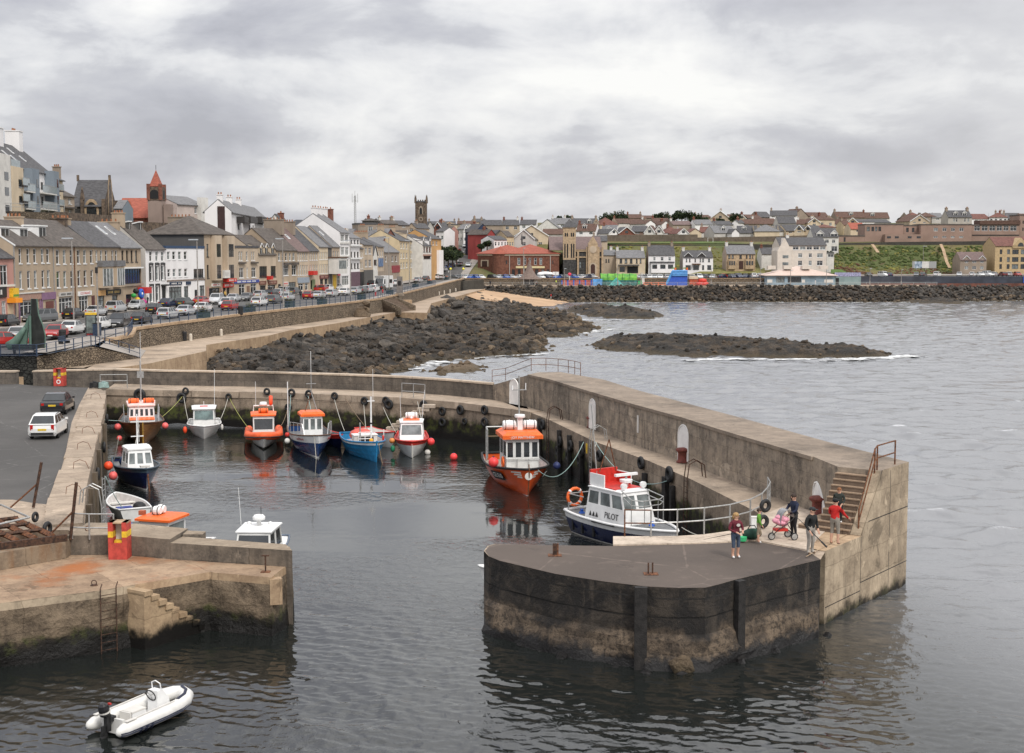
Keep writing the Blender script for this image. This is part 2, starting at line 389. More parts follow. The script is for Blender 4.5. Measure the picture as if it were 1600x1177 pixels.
SPINE_PX=[(-60,516,5.4),(-30,513,5.4),(24,507,5.4),(85,499,5.4),(150,489,5.5),(225,480,5.6),(255,477,5.6),(330,470,5.7),(390,464.5,5.8),(450,459,5.9),(490,456,5.95),(530,452.5,6.0),(580,447,6.1),(620,441.5,6.2),(662,434,6.2)]
def spine(px):
 return P(px,QA(px,[(a,b)for a,b,c in SPINE_PX]),QA(px,[(a,c)for a,b,c in SPINE_PX]))
SPINE=[spine(a)for a,b,c in SPINE_PX]
SP_Y=[(p.y,p.x)for p in SPINE]+[(470,-34),(560,-36)]
WALL_PX=[(205,516,5.4),(258,508.5,5.45),(309,502,5.5),(365,494.5,5.55),(420,488,5.6),(475,482,5.6),(530,476,5.6),(592,468.5,5.65),(639,457,5.7),(680,447,5.75),(726,435.5,5.8)]
WALL=[P(*a)for a in WALL_PX]
def xs(y):return QA(y,SP_Y)
def hL(x,y):
 d=xs(y)-x
 h=QA(d,[(0,5.2),(9,5.4),(14,12),(22,17.5),(45,18),(120,18.5),(400,19)])
 return 5.2+(h-5.2)*QA(y,[(220,1.0),(330,.72),(420,.72)])+max(0,min(y,620)-420)*.035
def hF(x,y):
 return QA(y,[(430,5.4),(443,6.1),(452,6.3),(460,9.0),(478,17.3),(490,17.9),(505,18.8),(545,22.6),(600,26.6),(660,28),(1400,29)])
def hR(y):return QA(y,[(430,5.85),(440,6.9),(450,8.5),(480,12.0),(505,14.8),(530,17.6),(570,19.5),(640,24),(800,27),(1400,29)])
def H(x,y):
 rc=QA(y,[(430,-22),(470,-19),(516,-17),(560,-16)])
 wl=min(1,max(0,(rc-14-x)/14));wr=min(1,max(0,(x-rc-10)/12))
 h=hR(y)*(1-wl)*(1-wr)+hL(x,y)*wl*(1-wr)+hF(x,y)*wr
 return h
def terr_h(x,y):
 if y<434 and x>xs(y)-3:return-5.0
 if y<150:return-5.0
 h=H(x,y)
 if y<445 and x>-40:h-=.25
 return h+(nz(V(x*.06,y*.06,0))*.5 if y>455 else 0)
GRASSM=None
def ground_mat():
 m,nt,b=Qb('hillside ground');p=Qt(nt,'World')
 n1=noi(nt,p,.05,5,.6);n2=noi(nt,p,.4,6,.7);n3=noi(nt,p,2.5,4,.7)
 col=QC(nt,QE(nt,n1,.4,.6),(.075,.095,.028),(.155,.125,.050))
 col=QC(nt,QE(nt,n2,.5,.68),col,(.085,.050,.030))
 col=QC(nt,QE(nt,n3,.35,.7,0,.5),col,(.10,.115,.03))
 setin(nt,b,Base_Color=col,Roughness=.95,Normal=bump(nt,QD(nt,'ADD',n2,n3),.25));return m
mb=MB();GM=ground_mat()
gx=[-900,-600,-420]+[-400+5*i for i in range(0,130)]+[260,300,360,450,600,900,1400]
gy=[140+5*i for i in range(110)]+[700,730,780,850,950,1100,1400,2000,3000]
o=len(mb.v);W=len(gx)
for y in gy:
 for x in gx:mb.v.append(V(x,y,terr_h(x,y)))
for j in range(len(gy)-1):
 for i in range(W-1):
  mb.f.append([j*W+i,j*W+i+1,(j+1)*W+i+1,(j+1)*W+i]);mb.fm.append(mb.mi(GM))
QZ('ground',mb,1)
def rb_(mb,A,B,m,dz=0.0):
 for i in range(len(A)-1):
  a,b,c,d=[Vector(p)+V(0,0,dz)for p in(A[i],B[i],B[i+1],A[i+1])]
  mb.F([a,b,c],m);mb.F([a,c,d],m)
def QN(pts,n):
 pts=[Vector(p)for p in pts];L=[0]
 for a,b in zip(pts,pts[1:]):L.append(L[-1]+(b-a).length)
 out=[]
 for i in range(n):
  t=L[-1]*i/(n-1);k=0
  while k<len(L)-2 and L[k+1]<t:k+=1
  out.append(pts[k].lerp(pts[k+1],(t-L[k])/max(1e-9,L[k+1]-L[k])))
 return out
def by_y(line,ys,ext=None):
 tx=[(p.y,p.x)for p in line];tz=[(p.y,p.z)for p in line]
 return[V(QA(y,tx),y,QA(y,tz))for y in ys]
ys_=[123.7,128,132,140,148]+[155+7*i for i in range(40)]+[433]
WALLX=[V(-41.9,110,4.8),V(-41.6,135,5.0)]+WALL
SPX=[V(-66,110,4.8),V(-63,135,5.1)]+SPINE
for p in SPX[-1:]:pass
SPX.append(V(-26.5,445,6.2))
lw=by_y(WALLX,ys_);ls=by_y(SPX,ys_)
mb=MB();rb_(mb,[p-V(9,0,0)for p in ls],lw,ROADM)
QZ('street',mb)
mb=MB()
rb_(mb,[p-V(1.5,0,0)for p in ls],[p+V(3.6,0,0)for p in ls],PAVE,.12)
for a,b in zip(ls,ls[1:]):
 a2,b2=a+V(3.6,0,0),b+V(3.6,0,0)
 mb.F([a2,a2+V(0,0,.12),b2+V(0,0,.12),b2],PAVE)
rb_(mb,[p-V(2.6,0,0)for p in lw],[p-V(.2,0,0)for p in lw],PAVE,.12)
QZ('pavement',mb)
rp=[V(-19.5,418,5.78),V(-21.5,430,5.9)]+[V(QA(y,[(430,-21.5),(470,-18.5),(516,-17),(560,-16)]),y,hR(y)+.12)for y in range(440,580,8)]
mb=MB();rb_(mb,[p+V(-4.4,0,0)for p in rp],[p+V(4.4,0,0)for p in rp],ROADM,.03)
rb_(mb,[V(-30,424.5,5.62),V(0,424.5,5.66),V(60,424.5,5.72),V(105,425,6.1),V(190,428,6.35)],[V(-30,441,5.75),V(0,441,5.8),V(60,441,5.9),V(105,441,6.5),V(190,444,6.9)],ROADM,.02)
rb_(mb,[V(-34,405,5.85),V(-32,424.6,5.9)],[V(-17,405,5.78),V(-14.5,424.6,5.8)],ROADM,.01)
QZ('hill_road',mb)
mb=MB()
rb_(mb,[p+V(4.4,0,0)for p in rp[2:]],[p+V(7.0,0,0)for p in rp[2:]],PAVE,.16)
rb_(mb,[p+V(-6.4,0,0)for p in rp[2:]],[p+V(-4.4,0,0)for p in rp[2:]],PAVE,.16)
rb_(mb,[V(0,441,5.8),V(60,441,5.9),V(105,441,6.5),V(190,444,6.9)],[V(0,444,6.0),V(60,444,6.1),V(105,444,6.8),V(190,447,7.2)],PAVE,.14)
QZ('footpath',mb)
mb=MB()
MARK=pm('road marking paint',(.62,.62,.60),.15,.7,3)
for y in range(444,560,9):
 c=QA(y,[(430,-21.5),(470,-18.5),(516,-17),(560,-16)])
 mb.F([(c-.08,y,hR(y)+.16),(c+.08,y,hR(y)+.16),(c+.08,y+3,hR(y+3)+.165),(c-.08,y+3,hR(y+3)+.165)],MARK)
QZ('road_marking',mb)
PROM_IN=[P(150,572,3.2),P(205,552,3.3),P(240,545,3.4),P(285,533.5,3.4),P(330,526,3.4),P(420,514,3.4),P(530,495,3.4),P(592,484,3.4),P(650,471,3.4),P(690,461,3.4),P(728,453.5,3.4),P(750,449.5,3.4)]
PROM_OUT=[P(120,587,3.2),P(232,570,3.3),P(322,548.6,3.4),P(322.4,539,3.4),P(420,524.5,3.4),P(452,516.5,3.4),P(524,505.6,3.4),P(620,488,3.4),P(667,489,3.4),P(674,474,3.4),P(730,459,3.4),P(758,451.5,3.4)]
PROMM=QF('promenade concrete',(.44,.345,.255),(.34,.265,.20),tide=0,sk_=.05,bmp=.008)
mb=MB()
pin=QN(PROM_IN,60)
poly=[tuple(p)for p in PROM_IN]+[tuple(p)for p in PROM_OUT[::-1]]
mb.R([(p[0],p[1])for p in poly],2.4,3.4,CT_,PROMM)
for a,b in zip(PROM_OUT,PROM_OUT[1:]):
 d=(b-a);n_=V(d.y,-d.x,0).normalized()*.02
 mb.F([V(a.x,a.y,-1)+n_,V(b.x,b.y,-1)+n_,V(b.x,b.y,2.4)+n_,V(a.x,a.y,2.4)+n_],CT_)
QZ('promenade',mb)
mb=MB()
a,b=P(222,571,3.0),P(322,549,3.0)
c,d=P(322,552.5,3.0),P(237,566,3.0)
struct_pts=[P(-60,596,2.82),P(60,588,2.82),P(150,581,2.82),P(228,572,2.82),P(215,562,2.82),P(150,571,2.82),P(50,585,2.82),P(-60,592,2.82)]
mb.R([(p.x,p.y)for p in struct_pts],1.5,2.86,CT_,PROMM)
QZ('lane',mb)
SANDM=pm('wet sand',(.42,.27,.16),.12,.9,.15,.02,kind='World',c2=(.50,.34,.21))
mb=MB()
sp=[P(728,462,3.0),P(752,451.5,3.2),P(772,451,3.0),P(835,456,1.6),P(880,465,.5),P(905,472,-.2),P(880,478,-.2),P(838,479,.3),P(788,473,1.4),P(745,468,2.3)]
cen=sum(sp,V(0,0,0))/len(sp)
for i in range(len(sp)):mb.F([sp[i],sp[(i+1)%len(sp)],cen],SANDM)
QZ('beach',mb)
def rockmat(name,c,c2,moss=.3):
 m,nt,b=Qb(name);p=Qt(nt,'World')
 n1=noi(nt,p,.35,5,.65);n2=noi(nt,p,1.6,6,.7);n3=noi(nt,p,7.0,4,.7)
 col=QC(nt,QE(nt,n1,.42,.62),c,c2)
 col=QC(nt,QE(nt,n2,.4,.7,0,.7),col,tuple(x*.45 for x in c))
 col=QC(nt,QE(nt,n3,.5,.75,0,.45),col,tuple(x*1.8 for x in c2))
 z=nd(nt,'ShaderNodeSeparateXYZ',{0:p}).outputs[2]
 col=QC(nt,QE(nt,QD(nt,'ADD',z,QD(nt,'MULTIPLY',n2,.5)),.25,.95,.8,0),col,(.075,.055,.028))
 setin(nt,b,Base_Color=col,Roughness=.85,Normal=bump(nt,QD(nt,'ADD',n2,QD(nt,'MULTIPLY',n3,.4)),.45));MATS[name]=m
 return m
Qj=rockmat('dark basalt',(.020,.018,.015),(.085,.060,.038))
Qk=rockmat('brown weathered rock',(.15,.105,.065),(.21,.155,.10))
GREYR=rockmat('grey boulder',(.060,.054,.048),(.125,.105,.085))
def ico():
 import bmesh
 out=[]
 for k in range(6):
  bm=bmesh.new();bmesh.ops.create_icosphere(bm,subdivisions=2,radius=1.0)
  vs=[]
  for v in bm.verts:
   d=v.co.normalized();s=1+.38*nz(d*1.3+V(k*9.1,3,1))+.22*nz(d*3.1+V(k*5,7,2))
   q=d*s
   for ax in range(3):q[ax]=max(-.72,min(.72,q[ax]))if k%2 else q[ax]
   vs.append(q)
  fs=[[v.index for v in f.verts]for f in bm.faces];bm.free();out.append((vs,fs))
 return out
ICO=ico()
def QB(mb,c,s,m,r_=Qd):
 vs,fs=r_.choice(ICO)
 M=MR(r_.random()*6.28,4,'Z')@MR(r_.random()*1.2,4,'X')@Matrix.Diagonal((r_.uniform(.75,1.3),r_.uniform(.7,1.1),r_.uniform(.55,.9),1))
 mb.add([M@v*s+Vector(c)for v in vs],fs,m)
FORE_PX=[(290,578),(325,556),(332,541),(420,526),(460,518),(530,507),(610,491),(668,491),(680,474),(725,463),(765,466),(800,473),(840,479),(900,486),(925,500),(945,513),(912,521),(866,523),(872,536),(858,547),(818,551),(776,552),(752,557),(690,559),(672,566),(640,575),(600,590),(560,600),(400,600),(290,592)]
FORE=[P(a,b,.6)for a,b in FORE_PX]
def patch(mb,poly,step,hf,m,edge=3.0):
 x0=min(p[0]for p in poly);x1=max(p[0]for p in poly);y0=min(p[1]for p in poly);y1=max(p[1]for p in poly)
 nx,ny=int((x1-x0)/step)+2,int((y1-y0)/step)+2;idx={}
 for j in range(ny):
  for i in range(nx):
   x,y=x0+i*step,y0+j*step
   d=Qv(x,y,poly);ins=Qu(x,y,poly)
   sd=d if ins else-d
   if sd>-2.2:idx[i,j]=len(mb.v);mb.v.append(V(x,y,hf(x,y,sd)))
 k=mb.mi(m)
 for j in range(ny-1):
  for i in range(nx-1):
   q=[idx.get(t)for t in((i,j),(i+1,j),(i+1,j+1),(i,j+1))]
   if None not in q:mb.f.append(q);mb.fm.append(k)
def ridged(x,y,s):return 1-abs(nz(V(x*s,y*s,1.7)))*2
def fbm(x,y,s):
 return nz(V(x*s,y*s,0))+.5*nz(V(x*s*2.1,y*s*2.1,3))+.25*nz(V(x*s*4.3,y*s*4.3,5))
prom_line=[(p.x,p.y)for p in PROM_OUT]
def fore_h(x,y,sd):
 dp=Qv(x,y,prom_line,0)
 base=QA(dp,[(0,2.1),(6,1.35),(18,.55),(40,.12),(90,.0)])
 e=max(-1,min(1,sd/3.5))
 h=base+.7*fbm(x,y,.16)+.5*(1-abs(nz(V(x*.35,y*.35,1.7)))*2.2)+.5*abs(fbm(x,y,.8))+.25*fbm(x,y,1.6)-.25
 h=math.floor(h/.3)*.3*.6+h*.4
 return h*max(0,e)-.5*(1-max(0,e))+min(0,e)*.8
mb=MB();patch(mb,FORE,.75,fore_h,Qj)
r2=random.Random(3)
bx0=min(p.x for p in FORE);bx1=max(p.x for p in FORE);by0=min(p.y for p in FORE);by1=max(p.y for p in FORE)
k=0
while k<4200:
 x,y=r2.uniform(bx0,bx1),r2.uniform(by0,by1)
 if y>200 and r2.random()<.4:continue
 if not Qu(x,y,FORE):continue
 sd=Qv(x,y,FORE);dp=Qv(x,y,prom_line,0)
 t=fbm(x,y,.05)
 s=r2.choice([.16,.2,.25,.3,.4,.55])*(1.0 if r2.random()>.05 else 2.0)*(1+y/900)
 m=GREYR if(dp<14 and r2.random()<.75)else Qk if(t>.25 and r2.random()<.55)or(sd<5 and r2.random()<.4)else Qj
 QB(mb,(x,y,fore_h(x,y,sd)+s*.15),s,m,r2);k+=1
tag(mb.B('foreshore_rocks',smooth=0),'dark weedy basalt rocks and boulders of the foreshore below the promenade','rocks',kind='stuff')
def islet(px,H0,step,seed,label,m1,nb):
 poly=[P(a,b,.15)for a,b in px]
 mb=MB()
 def hf(x,y,sd):
  e=max(-1,min(1,sd/2.6))
  h=H0*(.55+.35*fbm(x+seed,y,.09))+.5*ridged(x+seed,y,.33)*.7+.4*fbm(x,y+seed,.6)
  h*=QA(sd,[(0,.3),(4,.75),(9,1.1)])
  h=math.floor(h/.28)*.28*.7+h*.3+.3*abs(nz(V(x*1.1,y*1.1,seed)))+.25*nz(V(x*.5,y*.9,seed))
  return h*max(0,e)-.4*(1-max(0,e))+min(0,e)*.8
 patch(mb,poly,step,hf,m1)
 r=random.Random(seed);x0=min(p.x for p in poly);x1=max(p.x for p in poly);y0=min(p.y for p in poly);y1=max(p.y for p in poly);k=0
 while k<nb:
  x,y=r.uniform(x0,x1),r.uniform(y0,y1)
  if not Qu(x,y,poly):continue
  sd=Qv(x,y,poly);s=r.uniform(.15,.45)
  QB(mb,(x,y,hf(x,y,sd)),s,Qk if sd<3.5 and r.random()<.6 else m1,r);k+=1
 return tag(mb.B('rock_islet'),label,'rock')
islet([(908,538),(935,531),(1000,529.5),(1080,530),(1180,533),(1300,543),(1412,553),(1395,557.5),(1330,559),(1230,559),(1120,556),(1090,560),(1000,551),(930,546)],1.75,.6,5,'long low brown and black rock islet with foam along its edge in open water',Qj,260)
islet([(876,484),(905,481),(960,481.5),(1046,493),(1030,498),(960,498),(900,492)],2.3,.9,11,'small dark rock islet in front of the sea wall boulders',Qj,90)
islet([(640,578),(690,571),(735,568),(772,571),(770,578),(730,582),(680,586)],1.0,.6,21,'flat brown rock shelf just behind the harbour parapet',Qk,70)
islet([(1392,470),(1420,466.5),(1500,470),(1522,473),(1500,475),(1440,474)],1.2,.9,31,'low dark rock reef at the far shore below the boulder slope',Qj,30)
FOAM=pm('sea foam',(.72,.73,.73),.1,.8,3.0)
mb=MB();r3=random.Random(9)
def fm_(px,n,w):
 pts=QN([P(a,b,.03)for a,b in px],n)
 for p in pts:
  for q in range(2):
   c=p+V(r3.gauss(0,w*1.2),r3.gauss(0,w),0);k=r3.randint(5,8);a0=r3.random()*6
   rr=r3.uniform(.15,.6)
   mb.F([(c.x+rr*2.2*cos(a0+6.283*i/k)*r3.uniform(.5,1),c.y+rr*1.3*sin(a0+6.283*i/k)*r3.uniform(.5,1),.05+q*.012+r3.random()*.03)for i in range(k)],FOAM)
fm_([(1290,562),(1350,561),(1400,558.5),(1425,556)],70,.9)
fm_([(1080,563),(1150,561),(1290,562)],50,.6)
fm_([(885,500),(960,500.5),(1040,499)],30,.8)
fm_([(905,474),(1100,472.5),(1380,473),(1600,470)],190,1.0)
fm_([(850,553),(780,556),(700,563),(640,577)],45,.5)
fm_([(948,515),(900,523),(872,525)],24,.6)
tag(mb.B('foam'),'white foam streaks washing round the rocks and pier','foam',kind='stuff')
mb=MB();r4=random.Random(5)
REV=[(-12,398),(10,392),(60,391),(110,391),(130,396),(150,402),(200,408)]
def revh(x,y):
 y0=QA(x,REV);t=(y-y0)/max(1,412-y0)
 return-.3+4.4*max(0,min(1,t))**.8
k=0
gxs=[-12+2.5*i for i in range(92)]
for i in range(len(gxs)-1):
 for j in range(8):
  a,b=gxs[i],gxs[i+1]
  ya=lambda x,j:lerp(QA(x,REV)-1,413,j/8)
  q=[(a,ya(a,j),revh(a,ya(a,j))-.3),(b,ya(b,j),revh(b,ya(b,j))-.3),(b,ya(b,j+1),revh(b,ya(b,j+1))-.3),(a,ya(a,j+1),revh(a,ya(a,j+1))-.3)]
  mb.F(q,Qj)
while k<4200:
 x=r4.uniform(-12,215);y=r4.uniform(QA(x,REV)-2,412)
 if x<-2 and y<400:continue
 s=r4.uniform(.28,.72)
 t=(y-QA(x,REV))/16
 m=Qk if(t<.2 and r4.random()<.3)or r4.random()<.02 else GREYR if r4.random()<.08 or(x>118 and r4.random()<.5)else Qj
 QB(mb,(x,y,revh(x,y)+.1),s,m,r4);k+=1
tag(mb.B('boulder_slope'),'slope of dark boulders protecting the far seafront promenade','boulders',kind='stuff')
mb=MB()
mb.R([(-15,411.5),(128,411.5),(128,425),(-15,425)],1.0,4.15,QT,PROMM)
QZ('seafront_promenade',mb)
w=QI('retaining_wall','brown stone retaining wall between the far promenade and the seafront car park','wall',(0,424.5,4.1))
mb=MB();mb.bb(-14.5,424.2,4.0,104,424.8,6.05,QY);mb.B('wall',w,w_=1)
mb=MB();mb.bb(-14.6,424.1,6.05,104.1,424.9,6.2,CT_);mb.B('coping',w,w_=1)
NAVYW=pm('dark navy painted concrete',(.045,.050,.065),.3,.8,.3)
REDW=pm('rust red painted concrete',(.16,.065,.045),.35,.85,.5)
w=QI('retaining_wall','long navy and rust red painted sea wall under the coast road at the right','wall',(140,424,3))
mb=MB();mb.bb(104.1,423.8,4.6,172,424.6,6.75,NAVYW);mb.B('upper_wall',w,w_=1)
mb=MB();mb.bb(104.1,423.5,1.0,172,424.5,4.6,REDW);mb.B('lower_wall',w,w_=1)
mb=MB()
for i in range(16):mb.bb(128+i*2.75,423.1,1.0,128.5+i*2.75,423.5,3.5,CT_)
mb.B('buttress',w,w_=1)
mb=MB();mb.bb(157,423.55,4.75,169,423.8,6.7,pm('blue hoarding',(.03,.07,.32),.2,.7,.5));mb.B('blue_panel',w,w_=1)
w=QI('retaining_wall','dark stone wall under the coast road at the far right edge','wall',(190,427,3))
mb=MB();mb.bb(172,425,1.0,214,428,6.6,STONED);mb.B('wall',w,w_=1)
CPZ=2.8
LQ_PX=[(166,612),(157,668),(149,700),(141,735),(131,778),(127.5,822),(126,838)]
LQ=[P(a,b,CPZ)for a,b in LQ_PX]
mb=MB()
mb.R([(p.x,p.y)for p in[P(-260,602,CPZ),P(24,600,CPZ),P(52,602.5,CPZ),P(138,606,CPZ),P(124,632,CPZ),P(112,660,CPZ),P(101,715,CPZ),P(92,745,CPZ),P(84,768,CPZ),P(76,778,CPZ),P(80,789,CPZ),P(50,786,CPZ),P(20,781,CPZ),P(-300,779,CPZ)]],1.0,CPZ,ASPH)
QZ('car_park',mb)
def Qe(mb,pts,z0,z1,m,closed=0,batter=0.0):
 n=len(pts)
 for i in range(n if closed else n-1):
  a,b=pts[i],pts[(i+1)%n]
  seg=max(1,int((Vector(b)-Vector(a)).length/6))
  d=V(b[0]-a[0],b[1]-a[1],0)
  if d.length<1e-6:continue
  nrm=V(d.y,-d.x,0).normalized()*batter
  mb.F([V(a[0],a[1],z0)+nrm,V(b[0],b[1],z0)+nrm,V(b[0],b[1],z1),V(a[0],a[1],z1)],m)
def offs(p,q,d):
 v=(Vector(q)-Vector(p));return V(v.y,-v.x,0).normalized()*d
q=QI('harbour_quay','left harbour quay with tan concrete edge beside the car park','quay',(LQ[0].x,LQ[0].y,0))
mb=MB()
apron=[P(138,606,CPZ),P(150,606,CPZ)]+LQ+[V(-18,55.0,CPZ),V(-40,55.0,CPZ),P(-300,779,CPZ),P(20,781,CPZ),P(50,786,CPZ),P(80,789,CPZ),P(76,778,CPZ),P(84,768,CPZ),P(92,745,CPZ),P(101,715,CPZ),P(112,660,CPZ),P(124,632,CPZ)]
mb.R([(p.x,p.y)for p in apron],-1.0,CPZ+.002,QUAY,QT)
mb.B('quay_body',q,w_=1)
mb=MB()
for i in range(len(LQ)-2):
 a,b=LQ[i],LQ[i+1];n=max(1,int((b-a).length/3.2))
 for j in range(n):
  p0,p1=a.lerp(b,j/n),a.lerp(b,(j+.985)/n);d=(p1-p0);nn=V(d.y,-d.x,0).normalized()
  if nn.x<0:nn=-nn
  w=1.5+Qd.uniform(-.1,.1);e=Qd.uniform(-.05,.12)
  mb.R([(p0-nn*w)[:2],(p1-nn*w)[:2],(p1+nn*e)[:2],(p0+nn*e)[:2]],CPZ-.6,CPZ+.07+Qd.uniform(0,.05),QT)
mb.B('coping',q,w_=1)
mb=MB()
wl=[P(148,618,CPZ),P(128,680,CPZ),P(112,740,CPZ),P(93,818,CPZ)]
rb_(mb,[p+V(-.06,0,.008)for p in wl],[p+V(.06,0,.008)for p in wl],pm('worn white line',(.55,.53,.50),.3,.8,5))
mb.B('painted_line',q,w_=1)
mb=MB()
ZI=pm('weathered fender timber',(.11,.085,.06),.4,.9,4,.02,stretch=(1,1,.2))
for(a,b)in((159,660),(150,700),(143,735),(137,760),(133,785),(130,815)):
 p=P(a,b,CPZ);mb.box((p.x+.18,p.y,.9),(.22,.3,3.6),ZI)
mb.B('fender_post',q,w_=1)
mb=MB()
for(a,b)in((157,625),(152,655),(147,680),(141,705),(137,735),(128,775)):
 p=P(a,b,CPZ)
 mb.T([p+V(-.75,0,0),p+V(-.7,0,.42),p+V(-.4,0,.55),p+V(-.1,0,.45),p+V(0.1,0,0)],.016,RUST,5)
mb.B('ladder_hoop',q,w_=1)
BWF=[P(a,b,2.8)for a,b in((166,609),(300,611.5),(450,615),(540,618.5),(627,622.5),(720,630),(800,640),(830,645))]
PARF=[P(a,b,2.8)for a,b in((178,599.5),(250,602),(400,604.5),(540,609),(627,612.8),(700,618),(770,625))]
bw=QI('harbour_wall','back harbour wall with tan walkway and long grey parapet behind the moored boats','wall',(-20,108,0))
PARB=[p+V(.1,.75,0)for p in PARF]
mb=MB()
mb.R([(p.x,p.y)for p in BWF+[PARB[-1]+V(2,1,0)]+PARB[::-1]+[V(BWF[0].x-1,PARB[0].y+.3,0)]],-1.2,2.8,QUAY,QT)
mb.B('quay_body',bw,w_=1)
mb=MB()
for i in range(len(BWF)-1):
 a,b=BWF[i],BWF[i+1];n=max(1,int((b-a).length/4))
 for j in range(n):
  p0,p1=a.lerp(b,j/n),a.lerp(b,(j+.99)/n);nn=offs(p0,p1,1)
  if nn.y>0:nn=-nn
  e=Qd.uniform(.02,.1)
  mb.R([(p0-nn*.9)[:2],(p1-nn*.9)[:2],(p1+nn*e)[:2],(p0+nn*e)[:2]],2.35,2.84+Qd.uniform(0,.02),QT)
mb.B('coping',bw,w_=1)
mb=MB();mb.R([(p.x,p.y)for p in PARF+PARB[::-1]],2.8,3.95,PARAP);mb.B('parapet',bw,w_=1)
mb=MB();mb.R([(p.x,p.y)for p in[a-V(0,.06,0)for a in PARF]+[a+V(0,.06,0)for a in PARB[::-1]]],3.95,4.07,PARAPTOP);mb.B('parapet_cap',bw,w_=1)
mb=MB()
sa,sb=P(672,626,2.75),P(596,676,.5)
for i in range(9):
 t=i/9;p=V(lerp(sa.x,sb.x,t),lerp(103.6,104.4,t)-.2,lerp(2.6,.3,t))
 mb.box((p.x,p.y-.25,p.z-.12),(.95,.62,.24),Qf,-.12)
mb.B('water_steps',bw,w_=1)
lp=QI('harbour_wall','low grey parapet wall at the top of the car park behind the red box','wall',(-40,115,2.8))
c0,c1=P(52,603,2.8),P(177.5,599.5,2.8)
mb=MB();mb.R([c0[:2],c1[:2],(c1+V(0,.8,0))[:2],(c0+V(0,.8,0))[:2]],2.0,3.95,PARAP);mb.B('wall',lp,w_=1)
mb=MB();mb.R([(c0-V(.05,.06,0))[:2],(c1-V(0,.06,0))[:2],(c1+V(0,.86,0))[:2],(c0+V(-.05,.86,0))[:2]],3.95,4.07,PARAPTOP);mb.B('cap',lp,w_=1)
lp=QI('harbour_wall','short end of grey parapet wall at the left edge beyond the gap','wall',(-47,115,2.8))
c0,c1=P(-60,600,2.8),P(24,600.5,2.8)
mb=MB();mb.R([c0[:2],c1[:2],(c1+V(0,.9,0))[:2],(c0+V(0,.9,0))[:2]],2.0,3.8,PARAP);mb.B('wall',lp,w_=1)
mb=MB();mb.R([(c0-V(.05,.06,0))[:2],(c1+V(.05,-.06,0))[:2],(c1+V(.05,.96,0))[:2],(c0+V(-.05,.96,0))[:2]],3.8,3.92,PARAPTOP);mb.B('cap',lp,w_=1)
PA=V(11.8,51,0);PE=V(.602,.798,0);PN=V(-.798,.602,0)
def pe(t,n,z=0.0):return PA+PE*t+PN*n+V(0,0,z)
ZJ=[P(a,b,2.8)for a,b in((830,645),(860,657),(929,690),(1013,720),(1082,750),(1160,789),(1192,805))]
APR=[P(a,b,2.8)for a,b in((1192,805),(1186,815),(1172,823),(1140,831),(1100,836.5),(1058,839),(958,839.5))]
TIP=[P(a,b,2.8)for a,b in((958,853.5),(860,852),(772,850),(762,853),(756,861),(764,869.5))]
ZD=[P(a,b,2.8)for a,b in((764,869.5),(781,876.5),(868,897),(945,909),(1008,916.5),(1060,919),(1102,918.5),(1125,913),(1147,906.5),(1200,894),(1282,874.5))]
OUT=[V(16.74,57.54,0),V(14.9,63.2,0),V(14.0,66.6,0),V(12.3,73,0),V(8.2,87.5,0),V(6.4,95.3,0),V(3.6,101.5,0),V(0,105.2,0),V(-1.5,106,0)]
pier=QI('harbour_pier','stone harbour pier with high sea wall, stairs and round head','pier',(8,60,0))
ring=ZJ+APR[1:]+TIP+ZD[1:]+[pe(0,0)]+OUT
mb=MB()
mb.F([V(p.x,p.y,2.8)for p in ring][::-1],QT)
Qe(mb,ZJ,-1.2,2.8,QUAY);Qe(mb,APR,-1.2,2.8,QUAY)
Qe(mb,TIP,-1.2,2.8,QU)
Qe(mb,OUT,-1.2,2.8,Qg)
mb.B('pier_body',pier,w_=1)
mb=MB();FR=[]
for a,b in zip(ZD,ZD[1:]):
 n=max(1,int((b-a).length/.45));FR+=[a.lerp(b,i/n)for i in range(n)]
FR=[TIP[-2]]+FR+[ZD[-1]]
zs=[-.8,-.3,0,.25,.5,.75,1.0,1.2,1.45,1.75,1.8,2.1,2.4,2.45,2.8]
rows=[]
cen=V(4.5,51,0)
for z in zs:
 row=[]
 for i,p in enumerate(FR):
  o_=(p-cen);o_.z=0;o_.normalize()
  if z<1.2:bulge=.10+.28*(1.2-z)/2+.22*nz(V(p.x*.9,p.y*.9,z*1.3))*(1 if z<1.0 else.5)
  elif z in(1.75,2.45):bulge=-.015
  else:bulge=.04*nz(V(p.x*.8,p.y*.8,z))
  if i in(0,len(FR)-1):bulge=0
  if z==2.8:bulge=0
  row.append(V(p.x,p.y,z)+o_*bulge)
 rows.append(row)
for i in range(len(zs)-1):
 o=len(mb.v);mb.v+=rows[i]+rows[i+1];n=len(FR);k=mb.mi(OLDBASE if zs[i+1]<=1.2 else QU)
 for j in range(n-1):mb.f.append([o+j,o+j+1,o+n+j+1,o+n+j]);mb.fm.append(k)
mb.B('pier_head_face',pier,w_=1)
mb=MB()
r5=random.Random(4)
for p in FR[3::2]:
 o_=(p-cen);o_.z=0;o_.normalize();QB(mb,V(p.x,p.y,0)+o_*r5.uniform(.25,.5)+V(0,0,r5.uniform(-.2,.12)),r5.uniform(.12,.34),OLDBASE,r5)
p=P(1065,1040,.15);QB(mb,p,.62,Qk,r5);QB(mb,p+V(.3,.4,.2),.5,OLDBASE,r5)
mb.B('footing_stones',pier,w_=1)
